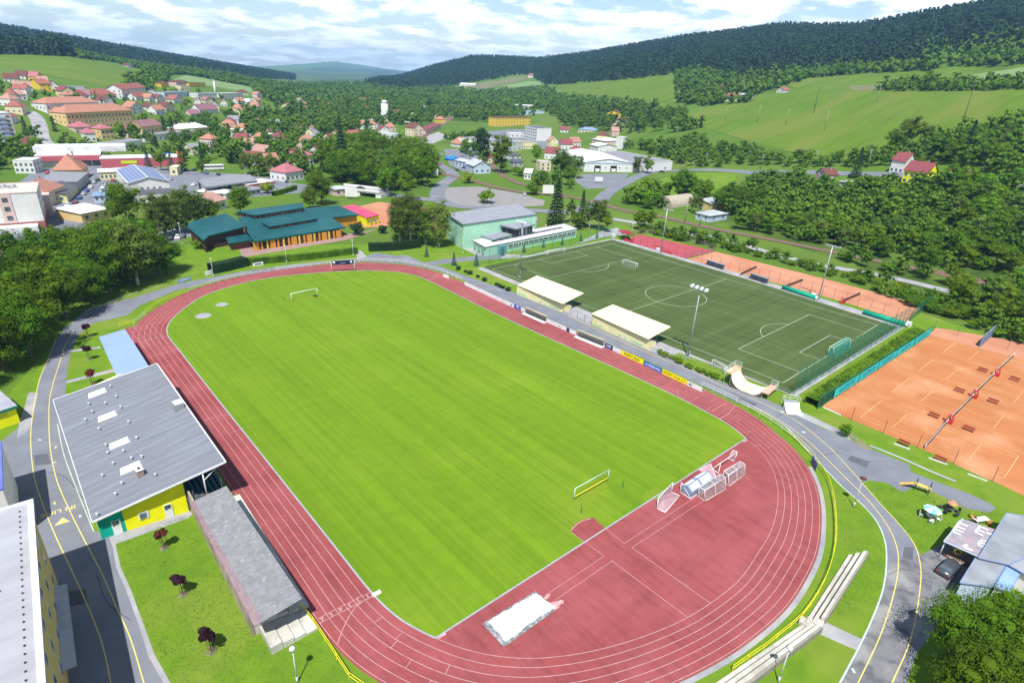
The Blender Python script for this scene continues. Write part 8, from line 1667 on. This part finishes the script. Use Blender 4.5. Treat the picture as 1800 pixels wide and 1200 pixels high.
# ---- named single trees: kind, base pixel, height
for ln in '''M 225 396 16 large bright round tree behind the dark left mass
Q 283 418 17 tall pale tree left in the birch row beside the car park
Q 305 412 16 second pale tree in the birch row beside the car park
Q 330 402 17 third pale tree in the birch row beside the car park
Q 352 396 14 fourth pale tree in the birch row beside the car park
M 373 392 10 dark leafy tree at the left corner of the green-roofed hall
M 424 378 13 bright round tree behind the left wing of the green-roofed hall
M 566 360 16 broad bright green tree behind the middle of the green-roofed hall
M 545 368 10.5 round dark tree in front of the broad bright one
Q 703 424 18 tall birch leftmost of the group left of the mint hall
Q 722 430 20 tallest birch of the group left of the mint hall
Q 748 430 15 middle birch of the group left of the mint hall
Q 772 434 18 birch nearest to the mint hall wall
Q 742 412 12 birch behind the group left of the mint hall
D 977 397 20.5 tall dark spruce right of the mint hall
C 1021 399 16 thin spruce in the group right of the tall one
P 1003 392 11 pale tree beside the tall dark spruce
P 1036 401 13 pale tree in the middle of the group right of the tall spruce
P 1052 404 15 pale tree at the right of the group beside the railway
L 1066 408 8 low tree at the right end of the group beside the railway
L 1014 404 8 low tree at the foot of the thin spruce
D 603 306 29 very tall dark spruce towering over the valley trees
U 617 252 14 dark purple copper tree
O 848 286 27 dark tall poplar-shaped tree by the siding
X 880 304 27 second tall slender tree right of the dark one by the siding
M 985 312 18 big round dark tree left of the white factory
L 942 286 13 round tree beside the grey factory hall
P 1012 314 17 pale tree in front of the white factory wall
L 999 326 12 lower tree between the round tree and the factory forecourt
B 935 342 7 round bush beside the gravel parking
B 856 357 7.5 feathery bush in front of the mint hall roof
Y 823 322 7 yellow-green bush at the bend of the winding road
P 1119 304 13 left pale tree in front of the factory wing
L 1138 305 12 right tree in front of the factory wing
L 1192 352 17 tall tree at the bend of the right road
L 1212 350 13 tree right of the tall one at the road bend
L 1172 346 9 bush-like tree left of the bend of the right road
C 1503 312 17 dark conifer beside the right road
L 1592 258 19 big tree clump at the foot of the wide meadow
L 1568 270 15 left part of the big clump at the foot of the wide meadow
L 1618 262 16 right part of the big clump at the foot of the wide meadow
L 1473 286 8 small round tree alone at the foot of the wide meadow
C 1692 285 22 dark pine at the right end of the meadow foot
L 1627 158 15 big dark tree in the upper meadow hedgerow
C 305 246 18 dark spruce in the town above the white wing
C 290 236 15 dark spruce left of its taller neighbour in town
L 213 246 13 dark leafy tree left of the ochre villa
L 240 248 13 second dark tree left of the ochre villa
S 262 297 11 left blue-green spruce behind the solar hall
S 303 300 11 right blue-green spruce behind the solar hall
C 322 302 15 brownish dark conifer behind the solar hall
L 284 300 12 leafy tree between the two blue-green spruces
L 355 305 7 small round tree beside the white coach
C 500 312 12 dark spruce left of the rose-roofed house
P 432 309 14 birch at the left of the row above the petrol station
P 455 311 15 second birch of the row above the petrol station
P 478 313 15 third birch of the row above the petrol station
L 677 345 14 tree at the right end of the white bridge
L 715 352 14 tree between the bridge and the clay courts
L 58 430 6 small round tree in the hedge at the left car park
L 96 432 7 second round tree in the hedge at the left car park
Y 18 442 4 yellow-green bush at the left end of the car park hedge
Y 110 437 4 yellow-green bush in the middle of the car park hedge
N 628 413 5 dark round bush at the right end of the green-roofed hall
N 673 410 3.5 small dark bush right of the green-roofed hall
B 347 437 3.5 low bush at the left wing of the green-roofed hall
Y 707 408 5 bright yellow-green young tree among the birches
Y 470 340 6 yellow bush beside the petrol station shop
L 1122 404 9 bright tree beside the lane right of the court hut
L 1140 400 8 second bright tree beside the lane right of the court hut
L 1268 374 14 round tree left of the arched hut row beside the railway
M 1300 376 14 large round tree at the left end of the thicket
L 1236 358 12 tree behind the arched hut
P 1216 372 9 pale tree in front of the arched hut
P 1226 377 11 second pale tree in front of the arched hut
M 1325 372 13 second large round tree at the left end of the thicket
B 1484 765 2.4 small dark bush beside the tennis court path'''.split('\n'):
    k, x, y, h, lab = ln.split(None, 4); tree(k, T(float(x), float(y)), float(h), lab)
for x, y, h, l in ((750, 451, 3.8, 'small blue spruce on the grass mound'), (798, 466, 4.6, 'small blue spruce at the left tip of the lawn'), (837, 467, 4.2, 'small blue spruce on the lawn near the pitch corner'), (884, 449, 3.2, 'first small spruce in front of the mint hall entrance'), (921, 443, 3.2, 'second small spruce in front of the mint hall'), (955, 435, 3.4, 'third small spruce in front of the mint hall'), (988, 430, 3.2, 'fourth small spruce in front of the mint hall'), (1021, 424, 3.2, 'fifth small spruce in front of the mint hall'), (1049, 418, 3, 'last small spruce in front of the mint hall')): tree('S', P(x, y), h, l)
# ---- dense dark mass at the left
ML = [(-140, 730), (-20, 700), (25, 652), (70, 622), (98, 588), (140, 545), (175, 530), (228, 508), (292, 480), (300, 462), (252, 455), (205, 455), (140, 476), (60, 500), (0, 520), (-140, 560)]
for X, Y, Z, px, py in scat(ML, 8.0, 90, 300, 21, False, .7):
    if px > -90: later('M', (X, Y, 0), 12.5+4*RNG.rand(), 'broad leafy tree in the dense dark group left of the asphalt path' if px < 170 else 'leafy tree in the group above the far left bend', 'dense trees left of the path' if px < 170 else 'trees above the far left bend', .95)
for x, y, h, l in ((243, 500, 19, 'very large weeping pale tree beside the far left bend'), (215, 486, 17, 'pale tall tree left of the largest weeping one')): tree('Q', P(x, y), h, l, wide=1.25)
tree('M', P(293, 480), 11, 'round bright tree at the edge of the hall lawn', wide=1.1)
for (x, y), h in (((45, -51), 9.5), ((50.5, -53.5), 9), ((40, -53.5), 9.5), ((47.5, -57.5), 10)): tree('H', (x, y, 0), h, ['big leafy tree overhanging the asphalt path at the lower right', 'big leafy tree at the bottom edge, lower right', 'big leafy tree between its neighbours in front of the clubhouse', 'big leafy tree at the right edge in front of the clubhouse'][[45, 50.5, 40, 47.5].index(x)], wide=1.05)
# ---- red-leaved saplings with stakes
STAKE = mat('stake_wood', (.22, .16, .1), .9)
for (x, y), h, m, l in (((289, 963), 3.3, REDL, 'russet sapling with stakes, topmost on the lawn below the grandstand'), ((322, 1045), 3.3, COPPER, 'dark red sapling with stakes, middle one on the lower lawn'), ((372, 1145), 3.5, COPPER, 'dark red sapling with stakes, lowest on the lawn'), ((156, 592), 3.4, COPPER, 'dark red sapling in the shade beside the path'), ((158, 632), 3.4, COPPER, 'dark red sapling on the middle small lawn'), ((163, 676), 3.4, REDL, 'russet sapling on the small lawn beside the grandstand roof')):
    key = 'sap'+m.name
    if key not in _WM: _WM[key] = mesh_np('crown', crown_leafy(90, 900, .045, rx=.26, z0=.55, z1=1.0, clumps=12)[0], np.arange(3600).reshape(-1, 4), m)
    o = thing('sapling', l, 'tree', P(x, y)); c = put(_WM[key], o, (0, 0, 0), RNG.rand()*6, 'crown'); c.scale = (h, h, h); mb = MB(); mb.tube((0, 0, 0), (0, 0, h*.75), .05, 6); mb.build('trunk', BARK, o)
    for t in (0, 2.1, 4.2): mb = MB(); mb.tube((.5*math.cos(t), .5*math.sin(t), 0), (.42*math.cos(t), .42*math.sin(t), 1.7), .035, 5); mb.build('stake', STAKE, o)
    mb = MB(); mb.tube((0, 0, 0), (0, 0, .04), .6, 14); mb.build('bare_soil', EARTH, o)
# ---- thicket between railway and meadow
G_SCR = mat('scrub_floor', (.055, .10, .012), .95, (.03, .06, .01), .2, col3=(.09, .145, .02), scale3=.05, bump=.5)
TH = [(1238, 393), (1250, 372), (1290, 342), (1345, 322), (1420, 318), (1560, 322), (1640, 330), (1900, 342), (1980, 620), (1860, 612), (1790, 592), (1730, 562), (1640, 520), (1560, 482), (1430, 443), (1330, 412)]
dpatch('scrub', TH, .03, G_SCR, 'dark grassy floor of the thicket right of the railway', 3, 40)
tp = scat(TH, 6.0, 140, 420, 31, True, .85)
for i, (X, Y, Z, px, py) in enumerate(tp):
    if 1: k = 'LLLLPXB'[RNG.randint(7)]; h = {'L': 8, 'P': 9, 'X': 9.5, 'B': 4.5}[k]*(.65+.65*RNG.rand())*(1.25 if px > 1660 and py < 470 else 1); later(k, (X, Y, Z-.3), h, {'B': 'low bush in the dense thicket right of the railway', 'L': 'leafy tree in the dense thicket right of the railway', 'P': 'pale tree in the dense thicket right of the railway', 'X': 'narrow tree in the dense thicket right of the railway'}[k], {'B': 'thicket bushes', 'L': 'thicket leafy trees', 'P': 'thicket pale trees', 'X': 'thicket narrow trees'}[k], 1.15)
BT = [(1085, 262), (1190, 256), (1215, 246), (1250, 254), (1330, 272), (1450, 289), (1540, 276), (1600, 262), (1680, 250), (1800, 224), (1900, 205), (1900, 326), (1790, 318), (1690, 312), (1660, 285), (1560, 292), (1450, 295), (1220, 294), (1180, 288), (1120, 262)]
bp = scat(BT, 7.5, 280, 700, 33, True, .85)
for i, (X, Y, Z, px, py) in enumerate(bp):
    if 1: k = 'LLPLB'[RNG.randint(5)]; h = {'L': 8.5, 'P': 9, 'B': 4}[k]*(.7+.5*RNG.rand())*(1.5 if px > 1640 else 1); later(k, (X, Y, Z-.3), h, {'L': 'leafy tree in the belt below the wide meadow', 'P': 'pale tree in the belt below the wide meadow', 'B': 'bush in the belt below the wide meadow'}[k], {'L': 'belt leafy trees', 'P': 'belt pale trees', 'B': 'belt bushes'}[k], 1.1)
for i, (X, Y, Z, px, py) in enumerate(scat([(1112, 402), (1170, 400), (1240, 417), (1330, 440), (1420, 470), (1560, 500), (1700, 545), (1900, 620), (1900, 650), (1780, 603), (1640, 556), (1500, 497), (1390, 468), (1262, 437), (1130, 412)], 3.6, 120, 400, 35, True, .8)):
    k = 'BBBL'[RNG.randint(4)]; later(k, (X, Y, 0), (3.0 if k == 'B' else 4.8)*(.7+.6*RNG.rand()), {'B': 'bush', 'L': 'small leafy tree'}[k]+' on the strip between the clay courts and the railway', {'B': 'strip bushes', 'L': 'strip small trees'}[k], 1.1)
for poly, sp, h0 in (([(375, 262), (420, 242), (560, 248), (605, 300), (545, 314), (470, 316), (400, 300)], 12, 9), ([(395, 212), (480, 202), (565, 236), (480, 252), (400, 240)], 10.5, 9), ([(190, 232), (340, 215), (395, 222), (400, 250), (250, 262)], 12, 9), ([(-40, 250), (60, 240), (120, 262), (60, 300), (-40, 320)], 10, 9)):
    for X, Y, Z, px, py in scat(poly, sp, 300, 800, int(sp*10+h0), True): k = 'LPLPLX'[RNG.randint(6)] if RNG.rand() < .85 else 'C'; later(k, (X, Y, Z-.2), h0+5*RNG.rand(), {'C': 'dark conifer', 'L': 'tall leafy tree', 'P': 'pale birch-like tree', 'X': 'narrow leafy tree'}[k]+' between the blocks and houses of the lower town', {'C': 'lower town conifers', 'L': 'lower town trees', 'P': 'lower town birches', 'X': 'lower town narrow trees'}[k])
for i, (X, Y, Z, px, py) in enumerate(scat([(1095, 356), (1130, 342), (1180, 336), (1240, 344), (1236, 366), (1180, 352), (1165, 372), (1110, 362)], 7, 200, 500, 77, True)): later('LBPM'[RNG.randint(4)], (X, Y, Z-.2), 5+6*RNG.rand(), 'tree or bush on the slope between the right road and the railway', 'greenery between road and railway')
MD = [(570, 285), (600, 270), (650, 262), (700, 272), (745, 285), (765, 305), (755, 330), (700, 338), (640, 333), (570, 318)]
for X, Y, Z, px, py in scat(MD, 8.5, 250, 600, 36, False): later('LLMP'[RNG.randint(4)], (X, Y, 0), 12+6*RNG.rand(), 'tall leafy tree in the dense group left of the winding road', 'dense group left of the winding road')
for X, Y, Z, px, py in scat([(780, 250), (840, 245), (862, 262), (830, 275), (790, 270), (1000, 330), (900, 330)], 9, 300, 700, 38, True): later('LP'[RNG.randint(2)], (X, Y, 0), 7+4*RNG.rand(), 'leafy tree between the station and the poplars', 'trees between station and poplars')
for X, Y, Z, px, py in scat([(860, 300), (885, 302), (1005, 330), (1000, 342), (930, 333), (905, 320)], 9, 250, 500, 39, True): later('LB'[RNG.randint(2)], (X, Y, 0), 5+3*RNG.rand(), 'tree or bush beside the siding left of the factory', 'greenery beside the siding')
# ---- hedges
def hedge(label, px, h, w, m=LEAF, dens=26, s=.16, top=None):
    c = resample(catmull([P(x, y)[:2] for x, y in px], False, 1.), 60, False)[0]; L_ = np.linalg.norm(np.diff(c, axis=0), axis=1).sum(); n = int(L_*dens); rs = np.random.RandomState(int(L_*10) % 999); t = rs.rand(n)*(len(c)-1); i = t.astype(int); f = (t-i)[:, None]; i2 = np.minimum(i+1, len(c)-1); p = c[i]*(1-f)+c[i2]*f; nn = normals(c, False)[i]
    side = rs.rand(n); off = np.where(side < .5, (rs.rand(n)-.5)*w, np.sign(rs.rand(n)-.5)*w/2); z = np.where(side < .5, h, rs.rand(n)*h)+.15*h*rs.randn(n)*.4; X = p+nn*(off+.08*rs.randn(n))[:, None]; C = np.c_[X, z]; N = np.c_[nn*np.sign(off)[:, None]*(side >= .5)[:, None], (side < .5)*1.0]+unit(rs, n)*.7; N /= np.linalg.norm(N, axis=1)[:, None]
    V = leafquads(C, N, s, rs); me = mesh_np('hedge', V, np.arange(len(V)).reshape(-1, 4), m); o = thing('hedge', label, 'hedge', (c[0][0], c[0][1], 0)); fo_ = bpy.data.objects.new('foliage', me); COL.objects.link(fo_); fo_.parent = o; me.transform(Matrix.Translation((-c[0][0], -c[0][1], 0)))
    a, b = c+normals(c, False)*w*.42, c-normals(c, False)*w*.42; mb = MB(); N_ = len(c); vs = [(q[0], q[1], z_) for z_ in (0, h*.92) for q in list(a)+list(b)]; mb.add(vs, [f_ for k in range(N_-1) for f_ in ((2*N_+k, 2*N_+k+1, 3*N_+k+1, 3*N_+k), (k, k+1, 2*N_+k+1, 2*N_+k), (N_+k+1, N_+k, 3*N_+k, 3*N_+k+1))]); mb.build('inner_twigs', m, o, True)
hedge('long clipped hedge between the hall lawn and the far curve', [(430, 466), (500, 460), (560, 454), (628, 445)], 2.2, 1.8)
hedge('tall dark conifer hedge left of the birches', [(648, 441), (700, 439), (738, 434)], 3.0, 2.5, NEEDLE)
hedge('dark yew hedge at the left end of the far curve', [(370, 480), (400, 474), (432, 466)], 3.0, 4, NEEDLE)
hedge('hedge between the synthetic pitch and the turquoise banners', [(1424, 713), (1500, 663), (1560, 623), (1612, 588)], 1.9, 3.0, LEAF, 60, .2); hedge('low clipped hedge along the left car park', [(-30, 448), (40, 441), (90, 436), (140, 431)], 1.6, 1.6)
hedge('long hedge behind the green-roofed hall near the petrol shop', [(480, 345), (500, 340), (520, 333)], 2.5, 2)
for i, (x, y) in enumerate(((805, 474), (818, 479), (826, 482), (840, 488), (852, 494), (873, 502), (879, 505), (884, 507), (893, 511), (1180, 630), (1188, 633), (1194, 638), (1208, 645), (1214, 648), (1225, 651), (1233, 655), (1245, 660), (1257, 664), (1160, 622), (1169, 626))):
    tree('N' if i < 9 else 'B', P(x, y), .9+.5*RNG.rand(), 'low dark shrub in the row beside the path, far part' if i < 9 else 'low green shrub in the row beside the path, near the ramps', 'far row of path shrubs' if i < 9 else 'near row of path shrubs', 1.3)
# ---- the scattered trees: the ones that show largest as objects, the rest as one mass per kind
POOL.sort(key=lambda t: -t[0]); cnt = {'leafy_tree': 75, 'spruce_tree': 20, 'bush': 25}; rest_ = {'l': [], 'c': [], 'b': []}
for ap, k, loc, h, lab, grp, wd in POOL:
    nm = K[k][0][0]
    if cnt[nm] < 296: cnt[nm] += 1; tree(k, loc, h, lab, grp, wd)
    else: rest_['c' if nm == 'spruce_tree' else 'b' if nm == 'bush' else 'l'].append((loc[0], loc[1], loc[2], h, wd))
def far2(seed, n, s, **k):
    V, cc, cr = crown_leafy(seed, n, s, **k); F = np.arange(len(V)).reshape(-1, 4); oc = np.array([[1, 0, 0], [0, 1, 0], [-1, 0, 0], [0, -1, 0], [0, 0, 1], [0, 0, -1]])*.62; of = np.array([(0, 1, 4), (1, 2, 4), (2, 3, 4), (3, 0, 4), (1, 0, 5), (2, 1, 5), (3, 2, 5), (0, 3, 5)])
    return np.vstack([V]+[oc*r+c for c, r in zip(cc, cr)]), F, np.vstack([of+len(V)+6*i for i in range(len(cc))])
TM['m'] = [far2(200+i, 260, .042, rx=.38+.02*i, z0=.1, clumps=12) for i in range(6)]; TM['q'] = [far2(210+i, 90, .11, rx=.6, z0=.02, clumps=7) for i in range(3)]; TM['d'] = [(crown_conifer(220+i, 220, .055, rb=.19), np.arange(880).reshape(-1, 4), np.zeros((0, 3), int)) for i in range(3)]
def mass(name, L_, kind, m, label):
    rs = np.random.RandomState(5); Vs = []; Fs = []; o = 0
    for X, Y, Z, h, wd in L_:
        V, F, tri = TM[kind][rs.randint(len(TM[kind]))]; a = rs.rand()*6.28; ca, sa = math.cos(a), math.sin(a); U = V*h*np.array([wd, wd, 1]); Vs.append(np.c_[U[:, 0]*ca-U[:, 1]*sa+X, U[:, 0]*sa+U[:, 1]*ca+Y, U[:, 2]+Z]); Fs.append(np.vstack([F[:, :3], F[:, [0, 2, 3]], tri])+o); o += len(V)
    if Vs: ob = bpy.data.objects.new(name, mesh_np(name, np.vstack(Vs), np.vstack(Fs), m)); COL.objects.link(ob); ob['kind'] = 'stuff'; ob['label'] = label; ob['category'] = 'trees'
mass('distant_leafy_trees', rest_['l'], 'm', FARL, 'smaller leafy trees of the valley, town and thicket'); mass('distant_conifers', rest_['c'], 'd', FARN, 'smaller dark conifers of the valley and town'); mass('distant_bushes', rest_['b'], 'q', FARL, 'smaller bushes of the valley and thicket')
# ---- short grass tufts scattered on the near lawns
def tufts():
    rs = np.random.RandomState(8); Cs = []
    for poly, n in (([(300, 915), (330, 905), (450, 1110), (560, 1130), (640, 1200), (300, 1200), (230, 1040), (205, 960)], 9000), ([(1450, 830), (1520, 900), (1552, 960), (1552, 1030), (1500, 1080), (1440, 1080), (1500, 975), (1470, 960)], 5000), ([(1520, 850), (1640, 870), (1760, 905), (1680, 920), (1620, 965)], 4000)):
        w = np.array([P(*q)[:2] for q in poly]); lo, hi = w.min(0), w.max(0); X = lo+(hi-lo)*rs.rand(n, 2); k = inpoly(X[:, 0], X[:, 1], [tuple(q) for q in w]); Cs.append(X[k])
    X = np.vstack(Cs); C = np.c_[X, np.full(len(X), .06)]; N = unit(rs, len(X))*.6+np.array([0, 0, .8]); N /= np.linalg.norm(N, axis=1)[:, None]; V = leafquads(C, N, .09, rs); V[:, 2] = np.maximum(V[:, 2], .015)
    me = mesh_np('grass', V, np.arange(len(V)).reshape(-1, 4), mat('grass_blades', (.12, .20, .025), .9, (.08, .15, .02), .5)); o = bpy.data.objects.new('grass', me); COL.objects.link(o); tag(o, 'short tufts of grass in the near lawns', 'grass', kind='stuff')
tufts()
# ================================================================== air
mb = MB(); mb.box((CAM[0], CAM[1], 184), (23600, 23600, 382)); hz = mb.build('haze', mat('haze_surface', (1, 1, 1))); m = hz.data.materials[0]; nt = m.node_tree
for n in list(nt.nodes):
    if n.type != 'OUTPUT_MATERIAL': nt.nodes.remove(n)
pv = nt.nodes.new('ShaderNodeVolumePrincipled'); pv.inputs['Color'].default_value = (.30, .60, 1, 1); pv.inputs['Density'].default_value = .00010; pv.inputs['Anisotropy'].default_value = .1
nt.links.new(pv.outputs[0], [n for n in nt.nodes if n.type == 'OUTPUT_MATERIAL'][0].inputs['Volume']); hz['kind'] = 'stuff'; hz['label'] = 'thin bluish summer haze'; hz['category'] = 'haze'
